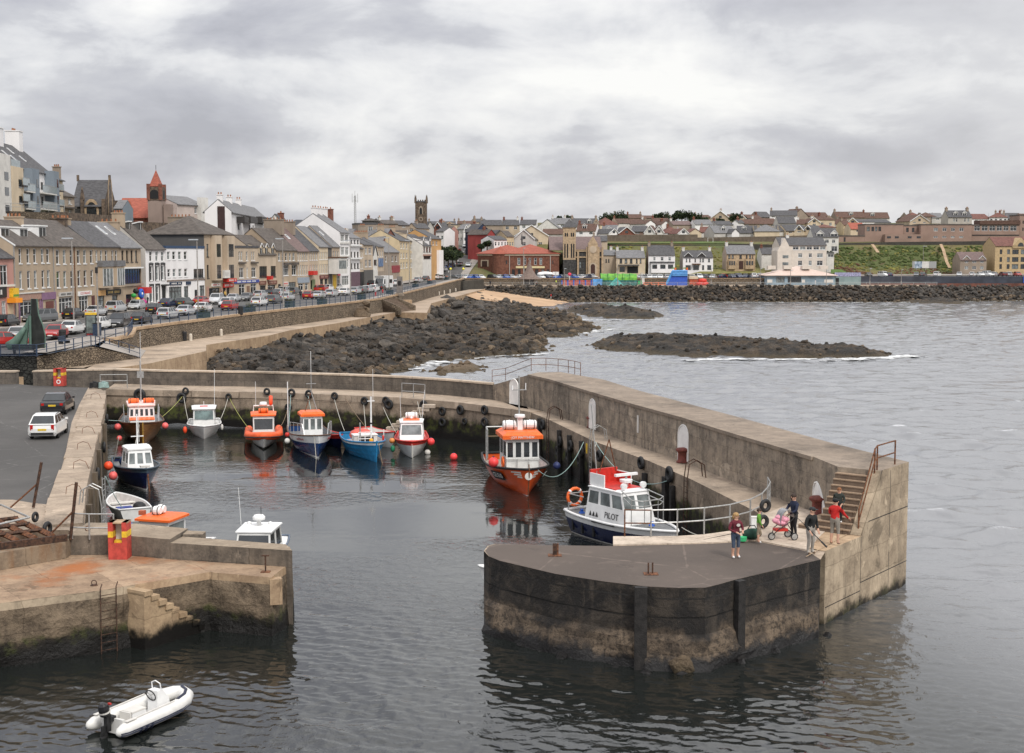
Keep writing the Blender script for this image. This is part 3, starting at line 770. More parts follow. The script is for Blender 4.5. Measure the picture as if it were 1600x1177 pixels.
for(a,b,w_)in((1001,915.5,.42),(1151,905.5,.34)):
 mb=MB();p=P(a,b,2.8);o_=(p-cen);o_.z=0;o_.normalize()
 mb.box((p.x+o_.x*.17,p.y+o_.y*.17,1.15),(w_,.22,3.3),pm('tarred timber',(.020,.018,.017),.4,.8,5,.02),atan2(o_.y,o_.x)+pi/2)
 mb.B('fender_timber',pier,w_=1)
mb=MB()
deck=[P(764,869,2.8)]+[p for p in ZD]+[P(1262,862,2.8),P(1180,846,2.8),P(1110,850,2.8),P(958,853.6,2.8),P(860,852.3,2.8),P(776,850.6,2.8),P(764,854,2.8),P(758,861,2.8)]
mb.F([V(p.x,p.y,2.806)for p in deck],DECKM);mb.B('asphalt_deck',pier,w_=1)
mb=MB()
ap=[P(958,853.3,2.8),P(958,840,2.8),P(1058,839.5,2.8),P(1100,837,2.8),P(1140,831.5,2.8),P(1172,823.5,2.8),P(1187,816,2.8),P(1194,806,2.8),P(1230,790,2.8),P(1270,801,2.8),P(1300,822,2.8),P(1283,838,2.8),P(1262,861.5,2.8),P(1180,845.5,2.8),P(1110,849.7,2.8)]
mb.R([(p.x,p.y)for p in ap],2.75,2.85,Qf);mb.B('concrete_apron',pier,w_=1)
WIN=[P(a,b,2.8)for a,b in((770,625),(794,631),(826,636.5),(860,646),(920,669),(990,695),(1067,721.5),(1130,747),(1226,783),(1269,799))]
WT=5.2
top_in=WIN[2:]
poly=top_in+[pe(5.2,1.85),pe(5.2,0),pe(8.17,0)]+[p for p in OUT[:7]]+[V(1.9,101.2,0)]
mb=MB();mb.R([(p.x,p.y)for p in poly],2.8,WT,Qg,WALLTOP);mb.B('sea_wall',pier,w_=1)
mb=MB()
for a,b in zip(top_in,top_in[1:]):
 nn=offs(a,b,1)
 if nn.y>0:nn=-nn
 mb.R([a[:2],b[:2],(b+nn*.09)[:2],(a+nn*.09)[:2]],WT-.16,WT+.004,WALLTOP)
mb.B('cap_lip',pier,w_=1)
mb=MB()
s0,s1=P(770,625,2.8),P(828,636.8,2.8)
d=s1-s0;nn=V(-d.y,d.x,0).normalized()*2.2
mb.add([s0,s1,s1+nn,s0+nn,V(s0.x,s0.y,3.95),V(s1.x,s1.y,5.195),V(s1.x,s1.y,5.195)+nn,V(s0.x,s0.y,3.95)+nn],[[3,2,1,0],[4,5,6,7],[0,1,5,4],[1,2,6,5],[2,3,7,6],[3,0,4,7]],Qg)
mb.B('ramp',pier,w_=1)
mb=MB()
Qe(mb,[pe(-.05,-.02),pe(3.3,-.02)],-1.2,2.83,ENDC)
mb.F([pe(-.05,-.02,2.83),pe(3.3,-.02,2.83),pe(3.3,2.1,2.83),pe(.25,1.5,2.83),pe(-.05,.25,2.83)],CT_)
mb.F([pe(-.05,.25,-1.2),pe(-.05,-.02,-1.2),pe(-.05,-.02,2.83),pe(-.05,.25,2.83)],ENDC)
mb.F([pe(3.3,-.02,-1.2),pe(8.2,-.02,-1.2),pe(8.2,-.02,WT+.01),pe(5.35,-.02,WT+.01),pe(5.1,-.02,WT-.35),pe(3.3,-.02,2.83)],ENDC)
for z in(1.0,3.2):
 mb.bb(0,0,0,0,0,0,ENDC)if 0 else None
mb.B('end_face',pier,w_=1)
mb=MB()
for(t0,t1,z)in((3.3,8.2,.95),(4.0,8.2,3.3),(0,3.3,.62)):
 mb.add([pe(t0,-.024,z),pe(t1,-.024,z),pe(t1,-.024,z+.035),pe(t0,-.024,z+.035)],[[0,1,2,3]],ZM)
for t in(3.3,6.2):mb.add([pe(t,-.024,0),pe(t+.035,-.024,0),pe(t+.035,-.024,2.8 if t<4 else 5.1),pe(t,-.024,2.8 if t<4 else 5.1)],[[0,1,2,3]],ZM)
mb.B('joint',pier,w_=1)
NS=11;STEPR=(WT-2.8)/NS
STEPM=QF('worn stair concrete',(.20,.145,.105),(.12,.088,.066),tide=0,sk_=.2,stain=(.06,.045,.035),bmp=.015)
NOSE=QF('stair nosing',(.37,.27,.19),(.27,.19,.13),tide=0,sk_=.1,bmp=.01)
for i in range(NS-1):
 t0=3.25+i*.188;n1=1.85+(.5 if i<2 else 0)+(.3 if i<1 else 0)
 mb=MB();a,b,c,d=pe(t0,.46),pe(t0,n1),pe(5.2,n1),pe(5.2,.46)
 mb.R([a[:2],b[:2],c[:2],d[:2]],2.8+i*STEPR,2.8+(i+1)*STEPR-.045,STEPM)
 a,b,c,d=pe(t0-.02,.46),pe(t0-.02,n1),pe(5.2,n1),pe(5.2,.46)
 mb.R([a[:2],b[:2],c[:2],d[:2]],2.8+(i+1)*STEPR-.045,2.8+(i+1)*STEPR,NOSE)
 mb.B('stair_step',pier,w_=1)
mb=MB()
pr=[pe(3.3,0,2.8),pe(5.2,0,2.8),pe(5.2,0,WT),pe(5.1,0,WT-.02),pe(3.3,0,2.86)]
mb.E(pr,pe(0,0),pe(0,.44),ENDC);mb.B('stringer_wall',pier,w_=1)
def on_wall(px):
 for a,b in zip(WIN,WIN[1:]):
  r=ray(px,600);k=r.x/r.y
  den=(b.x-a.x)-k*(b.y-a.y)
  if abs(den)<1e-9:continue
  t=(k*a.y-a.x)/den
  if-0.02<=t<=1.02:
   d=(b-a).normalized();n=V(d.y,-d.x,0)
   if n.y>0:n=-n
   return a+(b-a)*t,d,n
NICH=pm('niche white paint',(.80,.78,.75),.08,.8,2.0,.006)
YST=pm('yellow paint splash',(.75,.42,.02),.3,.7,3.0,c2=(.80,.20,.02))
for i,(a,h_,w_)in enumerate(((804,1.9,1.0),(927,1.95,1.05),(1070,2.0,1.15),(1285,2.1,2.1))):
 c,d,n=on_wall(min(a,1268))if a<1269 else(pe(5.9,3.4)*0+WIN[-1]+(pe(5.2,1.85)-WIN[-1])*.36,(pe(5.2,1.85)-WIN[-1]).normalized(),None)
 if n is None:
  n=V(d.y,-d.x,0);n=-n if n.y>0 else n
 arc=[(-w_/2,.04),(w_/2,.04)]+[(w_/2*cos(t_*pi/10),h_-w_/2+w_/2*sin(t_*pi/10))for t_ in range(11)]
 mb=MB()
 mb.E([c+d*u+V(0,0,z)+n*.012 for u,z in arc],(0,0,0),n*.05,NICH)
 rim=[c+d*(u*1.10)+V(0,0,z)+n*.05 for u,z in arc[1:]]+[c+d*(arc[0][0]*1.10)+V(0,0,arc[0][1])+n*.05]
 mb.T(rim,.05,NICH,5)
 o=mb.B('arched_niche',pier,w_=1)
 if i==3:
  o['label']='white arched niche with a yellow and orange paint splash'
  mb=MB();pts=[]
  for t_ in range(12):
   rr=.27*(1+.3*sin(t_*2.7));pts.append(c+d*(.14+rr*.75*cos(t_*.5236))+V(0,0,.95+rr*sin(t_*.5236))+n*.068)
  mb.F(pts,YST);s=mb.B('paint_splash');s.parent=o;s.matrix_parent_inverse=Matrix(ZR[pier.name]).inverted()
for(a,z,w_,h_)in((998,4.1,.22,1.0),(1262,4.55,.01,.01)):
 if w_<.1:continue
 c,d,n=on_wall(a);mb=MB()
 mb.E([c+d*u+V(0,0,zz-2.8)+n*.01 for u,zz in((-w_/2,z-h_/2),(w_/2,z-h_/2),(w_/2,z+h_/2),(-w_/2,z+h_/2))],(0,0,0),n*.04,ZL)
 tag(mb.B('wall_plate'),'narrow white plate fixed on the pier sea wall','sign')
c=WIN[-1].lerp(pe(5.2,1.85),.86);d=(pe(5.2,1.85)-WIN[-1]).normalized();n=V(d.y,-d.x,0);n=-n if n.y>0 else n
sg=QI('warning_sign','small white warning sign on the wall beside the stone stairs','sign',c+n*.03+V(0,0,1.4))
mb=MB();mb.E([c+d*u+V(0,0,zz-2.8)+n*.01 for u,zz in((-.17,3.75),(.17,3.75),(.17,4.85),(-.17,4.85))],(0,0,0),n*.03,Qm);mb.B('panel',sg,w_=1)
mb=MB()
for z in(3.95,4.1,4.35,4.6):mb.E([c+d*u+V(0,0,zz-2.8)+n*.042 for u,zz in((-.11,z),(.11,z),(.11,z+.07),(-.11,z+.07))],(0,0,0),n*.004,Qo)
mb.B('lettering',sg,w_=1)
BOLM=pm('red oxide iron',(.15,.038,.028),.35,.7,6,.01)
def bollard(label,p,s=1.0):
 mb=MB();mb.L([(.34*s,0),(.34*s,.05),(.27*s,.1),(.25*s,.5*s),(.29*s,.58*s),(.37*s,.63*s),(.38*s,.70*s),(.30*s,.77*s),(.1*s,.80*s),(1e-5,.80*s)],BOLM,18)
 o=tag(mb.B('mooring_bollard',smooth=1),label,'bollard','red mooring bollards on the pier');o.location=p;return o
for a,b,s,l in((803,628,.9,'red mooring bollard farthest along, at the corner of the walkway'),(924,668,.95,'red mooring bollard in front of the second white niche'),(1066,722,1.0,'red mooring bollard in front of the third white niche'),(1277,804,1.05,'red mooring bollard beside the paint splashed niche and stairs')):
 p=P(a,b,2.82);bollard(l,p-V(0,.15,0),s)
for(a,b,w,l)in((867,868,.2,'rusty iron stump near the left tip of the pier head'),(1017,897,0,'pair of thin rusty iron stumps at the front of the pier head')):
 p=P(a,b,2.81);mb=MB()
 if w:mb.box((0,0,.22),(.16,.1,.44),ZF);mb.box((.11,.02,.22),(.05,.12,.46),RUST)
 else:mb.box((-.09,0,.2),(.05,.08,.4),ZF);mb.box((.06,.03,.2),(.05,.08,.4),ZF)
 mb.box((0,0,.01),(.5,.4,.02),RUST)
 o=tag(mb.B('iron_stump'),l,'stump');o.location=p
def tyre_mesh(R_=.42,r_=.13):
 mb=MB();rings=[]
 for i in range(22):
  a=2*pi*i/22;ring=[]
  for j in range(8):
   b=2*pi*j/8;rr=R_-r_+r_*cos(b)*1.0
   ring.append(V(rr*cos(a),r_*.9*sin(b),rr*sin(a)))
  rings.append(ring)
 mb.loft(rings,Qo,loop=1);return mb
ty0=None
TYRES=[]
def ZA(p,rz,s,label,group='old tyres hung as fenders',tilt=0.0):
 s*=.88
 global ty0
 if ty0 is None:
  ty0=tyre_mesh().B('tyre_fender',smooth=1);o=ty0
 else:o=ty0.copy();COL.objects.link(o)
 o.location=p;o.rotation_euler=(tilt,0,rz);o.scale=(s,s,s)
 tag(o,label,'tyre',group);return o
def Qc(px,line):
 for a,b in zip(line,line[1:]):
  k=ray(px,600);k=k.x/k.y;den=(b.x-a.x)-k*(b.y-a.y)
  if abs(den)<1e-9:continue
  t=(k*a.y-a.x)/den
  if-.01<=t<=1.01:
   d=(b-a).normalized();n=V(d.y,-d.x,0);n=-n if n.y>0 else n
   return a+(b-a)*t,d,n
def zat(p,py):return HC+(lambda r:r.z/r.y)(ray(800,py))*p.y
TY=[(220,617,1.45,'large tyre hung behind the wooden boat mast'),(285,622,1.2,'tyre hung between the wooden boat and white cabin boat'),(291,611,.8,'small folded tyre at the walkway edge above the larger one'),(358,620,.75,'small tyre behind the white cabin boat right of its aerial'),(418,612,.8,'black tyre lying over the edge behind the orange inflatable'),(451,637,.85,'round tyre low on the wall left of the blue hulled boat'),(457,614,.95,'tyre at the top edge with a pale blue rope down to the blue hulled boat'),(484,616,.95,'tyre at the top edge above the orange wheelhouse roof'),(524,619,.85,'tyre on the edge right of the blue hulled boat with a rope'),(571,627,.95,'tyre right above the mast of the bright blue boat'),(604,626,.85,'upper of two tyres overlapping right of the blue boat mast'),(609,632,1.1,'lower of two tyres overlapping right of the blue boat mast'),(664,633,1.0,'tyre at the top edge above the red and white boat'),(693,643,.95,'upper tyre of the first pair right of the red and white boat'),(693,660,.95,'lower tyre of the first pair right of the red and white boat'),(722,641,1.05,'upper tyre of the middle pair on the back wall'),(728,659,.75,'small lower tyre of the middle pair on the back wall'),(760,641,1.0,'upper tyre of the pair left of the orange fishing boat mast'),(760,660,1.0,'lower tyre of the pair left of the orange fishing boat mast')]
for a,b,s,l in TY:
 c,d,n=Qc(a,BWF);z=zat(c-V(0,.2,0),b)
 ZA(V(c.x,c.y,z)+n*(.16*s+.03),atan2(d.y,d.x),s,l)
for a,b,s,l in((851,664,1.0,'tyre hung on the pier just right of the orange boat aerial'),(878,690,1.0,'upper tyre on the first timber fender of the pier'),(875,706,1.0,'lower tyre on the first timber fender of the pier'),(895,697,1.0,'upper tyre on the second timber fender of the pier'),(891,713,1.0,'lower tyre on the second timber fender of the pier'),(913,706,1.0,'upper tyre left of the yellow marked ladder'),(909,720,1.0,'lower tyre left of the yellow marked ladder'),(940,713,1.0,'tyre right of the ladder above the pilot boat'),(1006,724,1.0,'tyre over the pier edge right of the pilot boat mast'),(1052,742,1.2,'large tyre over the pier edge holding the pilot boat rope')):
 c,d,n=Qc(a,ZJ);z=zat(c-V(0,.2,0),b)
 ZA(V(c.x,c.y,z)+n*(.14*s),atan2(d.y,d.x),s,l)
for a,z,s,l in((164,1.9,1.0,'tyre at the far end of the left quay beside the wooden boat'),(159,1.5,1.0,'tyre on the left quay above the small navy boat'),(146,1.7,1.0,'tyre on the left quay beside the fender posts'),(136,1.6,1.0,'tyre on the left quay beside the white open boat')):
 p0=[p for p in LQ];yy={164:100,159:88,146:76,136:67}[a]
 x=QA(yy,sorted([(p.y,p.x)for p in LQ]));ZA(V(x+.2,yy,z),pi/2+.25,s,l)
for a,b,l in((1196,822,'upper black tyre fender leaning beside the pushchair at the railing end'),(1193,828,'lower black tyre fender leaning beside the pushchair at the railing end')):
 p=P(a,b,2.85);ZA(p+V(0,.1,.32 if b>825 else.82),.5,.78,l)
for i,(a,b,l)in enumerate(((28,842,'black wheel tyre at the far corner of the rusty ramp'),(38,850,'black wheel tyre at the near corner of the rusty ramp'))):
 p=P((55,74)[i],(808,826)[i],3.15);ZA(p,1.35,(.62,.8)[i],l,'tyres on the rusty ramp')
for(a,l,tall)in((846,'dark timber fender post on the pier corner by the orange boat',3.2),(877,'dark timber fender on the pier behind the orange boat bow',3.0),(893,'second dark timber fender on the pier behind the orange boat bow',3.0),(912,'dark timber fender left of the iron ladder',3.0),(1012,'thin dark timber fender on the pier right of the pilot boat',2.6),(1045,'broad dark timber fender under the roped tyre',2.9),(1056,'narrow dark timber fender right of the roped tyre',2.6)):
 c,d,n=Qc(a,ZJ);mb=MB();w=.5 if 'broad' in l else.3
 mb.box((0,0,tall/2),(w,.22,tall),pm('tarred timber',(.02,.018,.017),.4,.8,5,.02),atan2(d.y,d.x))
 o=tag(mb.B('timber_fender'),l,'fender','timber fenders on the pier face');o.location=V(c.x,c.y,-.5)+n*.14
def ZB(name,label,base,top,side,out,rung=.28,m=Qn,hoops=0):
 t=QI(name,label,'ladder',base);base,top=Vector(base),Vector(top);side=Vector(side);mb=MB()
 for s in(-1,1):
  mb=MB();mb.T([base+side*s*.22,top+side*s*.22],.028,m,6);mb.B('rail',t,w_=1)
 n=int((top-base).length/rung);mb=MB()
 for i in range(n):p=base.lerp(top,(i+.6)/n);mb.T([p-side*.22,p+side*.22],.018,m,5)
 mb.B('rungs',t,w_=1)
 if hoops:
  for s in(-1,1):
   mb=MB();mb.T([top+side*s*.22,top+side*s*.22+V(0,0,.75)-Vector(out)*.1,top+side*s*.22+V(0,0,.95)-Vector(out)*.5,top+side*s*.22+V(0,0,.7)-Vector(out)*.9,top+side*s*.22-Vector(out)*1.0-V(0,0,.05)],.03,m,6);mb.B('grab_rail',t,w_=1)
 return t
c,d,n=Qc(926,ZJ)
ZB('ladder','iron ladder with tall hoops on the pier face left of the pilot boat mast',V(c.x,c.y,-.4)+n*.12,V(c.x,c.y,2.75)+n*.12,d,n,hoops=1)
mb=MB();p=V(c.x,c.y,2.25)+n*.2-d*.5;mb.E([p+d*u+V(0,0,z)for u,z in((-.13,-.3),(.13,-.3),(.13,.3),(-.13,.3))],(0,0,0),n*.03,YEL);tag(mb.B('ladder_sign'),'small yellow plate marking the iron ladder on the pier','sign')
c,d,n=Qc(858,ZJ);ZB('ladder','iron ladder with grab rails at the inner pier corner behind the orange boat',V(c.x,c.y,-.4)+n*.1,V(c.x,c.y,2.75)+n*.1,d,n,hoops=1,m=ZF)
c,d,n=Qc(1076,ZJ);ZB('ladder','iron ladder with grab rails right of the roped tyre on the pier',V(c.x,c.y,-.4)+n*.1,V(c.x,c.y,2.75)+n*.1,d,n,hoops=1,m=ZF)
p=P(139,790,2.8);ZB('ladder','galvanised ladder on the left quay above the white open boat',V(p.x+.62,p.y,-.3),V(p.x+.62,p.y,2.8),(0,1,0),(1,0,0),hoops=1)
p=P(146,745,2.8);ZB('ladder','galvanised ladder on the left quay beside the navy boat',V(p.x+.5,p.y,-.3),V(p.x+.5,p.y,2.8),(0,1,0),(1,0,0))
def QG(name,label,pts,h,m,rails=(1.0,.5),sp_=None,r=.028,pr=None,cat='railing',group=None,post_m=None):
 pts=[Vector(p)for p in pts];t=QI(name,label,cat,pts[0],group=group)
 for k in rails:
  mb=MB();mb.T([p+V(0,0,h*k)for p in pts],r,m,6);mb.B('rail',t,w_=1)
 if sp_:
  L=sum((b-a).length for a,b in zip(pts,pts[1:]));n=max(1,round(L/sp_));ps=QN(pts,n+1)
 else:ps=pts
 first=None
 for p in ps:
  if first is None:
   mb=MB();mb.T([(0,0,0),(0,0,h*1.02)],pr or r*1.15,post_m or m,6);first=mb.B('post',t)
   o=first
  else:o=first.copy();COL.objects.link(o);o.parent=t
  o.location=p-pts[0]
 return t
rp_=[P(a,b,2.86)for a,b in((976,838),(1017,838.5),(1058,837.5),(1100,834.5),(1140,829),(1172,820),(1190,810),(1200,798),(1203,790),(1199,782))]
QG('railing','curved galvanised railing round the pier apron behind the woman in maroon',rp_[1:],1.05,Qn,(1.0,.52),r=.03)
QG('railing','short rusty railing at the left end of the pier apron by the pilot boat',rp_[:2],1.05,RUST,(1.0,.5),r=.028)
QG('railing','rusty railing at the top left corner of the sea wall',[V(*(P(a,b,z)))for a,b,z in((769,597.5,3.98),(790,594.5,3.98),(830,580,5.2))]+[P(853,579.5,5.2),P(872,581,5.2),P(888,583,5.2),P(898,585,5.2),P(907,587.5,5.2)],.95,RUST,(1.0,.5),r=.022)
p0,p1,p2,p3=pe(3.5,.18,2.85),pe(5.05,.2,WT-.1),pe(5.3,.2,WT),pe(7.2,.2,WT)
QG('handrail','rusty handrail climbing beside the stone stairs to the sea wall top',[p0,p1,p2,p3],1.0,RUST,(1.0,.5),r=.03)
mb=MB();rb_(mb,[P(1259,869.5,2.862),P(1305,844,2.862),P(1338,826,2.862)],[P(1260.5,869.8,2.862),P(1306.2,844.3,2.862),P(1339.2,826.3,2.862)],CT_);mb.B('painted_line',pier,w_=1)
QG('railing','small galvanised railing on the back walkway above the steps',[P(628,621,2.84),P(646,622,2.84),P(664,623.5,2.84)],1.1,Qn,(1.0,.45),r=.03)
QG('railing','galvanised railing at the corner of the car park beside coiled ropes',[P(157,607.5,2.85),P(199,607,2.85)],1.15,Qn,(1.0,.55),r=.03)
QG('railing','grey railing across the near corner of the left quay',[P(113,842,2.85),P(140,843,2.85),P(178,843,2.85)],1.0,Qn,(1.0,.45),r=.03)
JZ=2.2
jt=QI('jetty','near stone jetty with rust stained top and stone steps','jetty',(-15,51,0))
JF=[P(a,b,JZ)for a,b in((-220,974),(-100,957),(0,942.5),(90,931),(157,923),(211,913.7))]
JR=[P(211,913.7,JZ),P(327,894,JZ)]
JG=[P(a,b,JZ)for a,b in((327,894),(424,902.5),(441,889),(456,880))]
JB=[V(-8.95,54.6,0),V(-40,58,0)]
mb=MB()
mb.F([V(p.x,p.y,JZ)for p in JF+JR[1:]+JG[1:]+JB+[V(JF[0].x-5,JF[0].y,0)]],JETTYT)
mb.B('jetty_top',jt,w_=1)
def Qi(mb,pts,z0,z1,m,seed,amp=.18,step=.4,capm=None):
 line=[]
 for a,b in zip(pts,pts[1:]):
  n=max(1,int((Vector(b)-Vector(a)).length/step));line+=[Vector(a).lerp(Vector(b),i/n)for i in range(n)]
 line.append(Vector(pts[-1]));zs=[z0+(z1-z0)*i/11 for i in range(12)]
 rows=[]
 for z in zs:
  row=[]
  for i,p in enumerate(line):
   a,b=line[max(0,i-1)],line[min(len(line)-1,i+1)];nn=offs(a,b,1)
   k=.12*(z1-z)/(z1-z0)+amp*nz(V(p.x*.9+seed,p.y*.9,z*1.1))*(1 if z<z1-.5 else.25)
   if z>=z1-.01:k=0
   row.append(V(p.x,p.y,z)+nn*k)
  rows.append(row)
 n=len(line)
 for i in range(len(zs)-1):
  o=len(mb.v);mb.v+=rows[i]+rows[i+1];kk=mb.mi(capm if capm and zs[i]>z1-.5 else m)
  for j in range(n-1):mb.f.append([o+j,o+j+1,o+n+j+1,o+n+j]);mb.fm.append(kk)
mb=MB();Qi(mb,JF,-.8,JZ,QO,1,.16,capm=ENDC);mb.B('front_face',jt,w_=1)
mb=MB();Qi(mb,JR,-.8,JZ,QO,2,.12,capm=CT_);Qi(mb,JG,-.8,JZ,QO,3,.15,capm=CT_);mb.B('recess_face',jt,w_=1)
mb=MB();a=JG[-1];Qi(mb,[a,V(-8.95,54.6,0)],-.8,JZ,QO,4,.06);mb.B('end_face',jt,w_=1)
mb=MB();p=P(431,912,1.9);mb.box((p.x,p.y-.1,1.65),(.45,.4,.95),CT_,.3);mb.B('corner_block',jt,w_=1)
SM=QF('jetty step stone',(.44,.32,.20),(.30,.21,.13),wet=.55,sk_=.25,stain=(.12,.09,.05),bmp=.03,green=.5)
st0,st1=P(222,918,JZ),P(318,981,0.05)
sd=(st1-st0);sd.z=0;SLn=sd.length;sd.normalize();sn=V(-sd.y,sd.x,0)
if sn.y<0:sn=-sn
prof=[(-.15,-.9)]
NSJ=10
for i in range(NSJ):
 z=lerp(JZ-.1,.06,i/(NSJ-1));a=-.15+(SLn+.3)*i/NSJ;b=-.15+(SLn+.3)*(i+1)/NSJ
 prof+=[(a,z-.1),(b,z-.1)]
 mb=MB();o0=st0+sn*(-.30+.10*nz(V(i*.9,0,0)));o0.z=0
 q=[o0+sd*a,o0+sd*(b+.04+.05*nz(V(i*1.7,2,0))),o0+sd*(b+.02)+sn*1.0,o0+sd*a+sn*1.0]
 mb.R([p[:2]for p in q],z-.14-.05*Qd.random(),z,SM);mb.B('stone_step',jt,w_=1)
prof.append((prof[-1][0],-.9))
mb=MB();o0=st0+sn*-.24;o0.z=0
mb.E([o0+sd*a+V(0,0,z)for a,z in prof],(0,0,0),sn*1.2,SM);mb.B('stair_flank',jt,w_=1)
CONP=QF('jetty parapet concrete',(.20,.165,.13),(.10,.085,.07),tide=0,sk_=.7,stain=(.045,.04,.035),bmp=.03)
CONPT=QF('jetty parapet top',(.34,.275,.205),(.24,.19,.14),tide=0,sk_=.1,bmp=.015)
pl0,pl1,pl2,pl3=P(-220,918,JZ),P(0,891.5,JZ),P(103,873,JZ),P(106,867.5,JZ)
pm1,pm2,pm3=P(190,867,JZ),P(266,874,JZ),P(457,886.5,JZ)
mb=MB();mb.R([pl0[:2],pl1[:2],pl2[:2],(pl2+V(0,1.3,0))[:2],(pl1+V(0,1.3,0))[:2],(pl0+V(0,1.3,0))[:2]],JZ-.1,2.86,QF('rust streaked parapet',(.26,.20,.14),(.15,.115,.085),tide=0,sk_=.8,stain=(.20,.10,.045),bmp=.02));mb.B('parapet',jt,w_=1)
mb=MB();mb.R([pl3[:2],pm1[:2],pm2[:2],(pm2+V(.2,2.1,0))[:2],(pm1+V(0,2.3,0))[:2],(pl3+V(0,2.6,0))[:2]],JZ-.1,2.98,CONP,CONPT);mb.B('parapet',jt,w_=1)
mb=MB();mb.R([(pm2+V(.01,.0,0))[:2],pm3[:2],(pm3+V(-.42,1.1,0))[:2],(pm2+V(.2,1.2,0))[:2]],-.8,2.84,CONP,CONPT);mb.B('parapet',jt,w_=1)
mb=MB();mb.R([(pm2+V(.21,1.21,0))[:2],(pm2+V(1.0,1.2,0))[:2],(pm2+V(1.0,1.75,0))[:2],(pm2+V(.21,1.95,0))[:2]],2.0,2.93,CONP,CONPT);mb.B('parapet_step',jt,w_=1)
ld=QI('ladder','rusty iron ladder on the near jetty face left of the stone steps','ladder',P(172,930,1.0))
p=JF[4].lerp(JF[5],.25);a_,b_=JF[4].lerp(JF[5],.05),JF[4].lerp(JF[5],.5)
for q_ in(a_,b_):
 mb=MB();mb.T([V(q_.x,q_.y-.28,-.1),V(q_.x,q_.y-.22,2.3),V(q_.x,q_.y-.02,2.42)],.02,ZF,6);mb.B('rail',ld,w_=1)
mb=MB()
for i in range(8):
 z=.1+i*.28;mb.T([V(a_.x,a_.y-.26,z),V(b_.x,b_.y-.26,z)],.014,ZF,5)
mb.B('rungs',ld,w_=1)
def post_T(label,p):
 mb=MB();mb.T([(0,0,0),(0,0,.62)],.03,ZF,8);mb.box((0,0,.62),(.28,.07,.05),ZF);mb.box((0,0,.012),(.34,.3,.024),RUST)
 o=tag(mb.B('mooring_post'),label,'post');o.location=p
post_T('thin rusty T-shaped mooring post at the end of the near jetty',P(415,894,JZ))
mb=MB();mb.T([(0.09*cos(i*.52),0,.1+.09*sin(i*.52))for i in range(12)],.018,ZF,5,closed=1);mb.L([(.14,0),(.12,.03),(1e-4,.04)],ZF,8)
o=tag(mb.B('mooring_ring',smooth=1),'small rusty mooring ring on the front edge of the near jetty','ring');o.location=P(147,915,JZ)
mb=MB();mb.T([(0.1*cos(i*.52),0,.1+.1*sin(i*.52))for i in range(12)],.02,RUST,5,closed=1)
o=tag(mb.B('mooring_ring',smooth=1),'rusty mooring ring on the parapet top left of the red box','ring');o.location=P(137,830,2.98)
REDB=pm('weathered red paint',(.46,.06,.045),.2,.7,5,.006)
def redbox(label,p,w,h,emblem=0,yaw=0.0):
 t=QI('lifebuoy_box',label,'box',p,yaw,'red and yellow lifebuoy boxes')
 mb=MB();mb.box((-.37*w,0,h/2),(.26*w,.9*w,h),REDB);mb.box((.37*w,0,h/2),(.26*w,.9*w,h),REDB)
 mb.box((0,0,h*.22),(.48*w,.9*w,h*.44),REDB);mb.box((0,.3*w,h*.7),(.48*w,.3*w,h*.52),ZL);mb.box((0,.02,h-.025),(w*1.02,.92*w,.05),REDB if emblem else CT_)
 mb.B('case',t)
 mb=MB()
 for x in(-.37,.37):mb.box((x*w,0,h*.68),(.266*w,.912*w,h*.16),YEL)
 mb.box((0,-.05*w,h*.47),(.44*w,.5*w,h*.06),YEL);mb.B('yellow_band',t)
 if emblem:
  mb=MB();mb.L([(.22*w,0),(.22*w,.01),(1e-4,.012)],Qm,18,(0,-.455*w,h*.25),MR(pi/2,4,'X'));mb.L([(.13*w,0.0),(.13*w,.018)],REDB,14,(0,-.455*w,h*.25),MR(pi/2,4,'X'));mb.B('white_disc',t)
 return t
redbox('tall weathered red and yellow box standing against the near jetty parapet',P(189,871,JZ)+V(0,-.1,0),.72,1.45)
redbox('red and yellow box with white disc by the far end of the car park',P(94,603,2.8),.85,1.5,1)
rf=QI('steel_ramp','rusty steel girder frame lying on the left parapet','ramp',P(10,850,2.9))
A0=P(-120,845,2.9);
fr0,fr1=P(-90,868,2.95),P(103,843,2.95);d=(fr1-fr0).normalized();nb=V(-d.y,d.x,0)
mb=MB();mb.box(tuple(fr0.lerp(fr1,.5)+V(0,.12,.05)),((fr1-fr0).length,.16,.26),ZF,atan2(d.y,d.x));mb.B('front_beam',rf,w_=1)
for i in range(6):
 s=fr0.lerp(fr1,.13+.15*i);mb=MB();e=s+V(-2.6,3.2,.25)
 mb.T([s+V(0,.2,.15),e],.13,RUST,4);mb.B('girder',rf,w_=1)
for k in(.3,.62,.95):
 mb=MB();a_=fr0.lerp(fr1,.05)+V(-2.6*k,3.2*k,.22+.1*k);b_=fr0.lerp(fr1,.9)+V(-2.6*k,3.2*k,.22+.1*k);mb.T([a_,b_],.08,ZF,4);mb.B('cross_bar',rf,w_=1)
mb=MB();a_=fr1+V(-1.6,.6,.75);mb.T([fr0+V(0,1.0,.55),a_,fr1+V(-3.6,3.0,.8),fr0+V(-1,3.4,.7)],.045,Qn,6);mb.B('tubular_frame',rf,w_=1)
for(a,b,tz,l)in((52,793,3.3,'leaning rusty post with brace at the far side of the ramp'),(110,843,3.3,'leaning rusty post with brace at the near corner of the left quay')):
 p=P(a,b,2.85);t=QI('iron_post',l,'post',p,0,'leaning rusty posts')
 hh=2.0 if a<100 else 2.25
 mb=MB();mb.T([(0,0,0),(.42 if a<100 else.3,0,hh)],.065,ZF,6);mb.B('shaft',t)
 mb=MB();mb.T([(-.95,-.3,0),(.2,0,hh*.52)],.04,RUST,5);mb.B('brace',t)
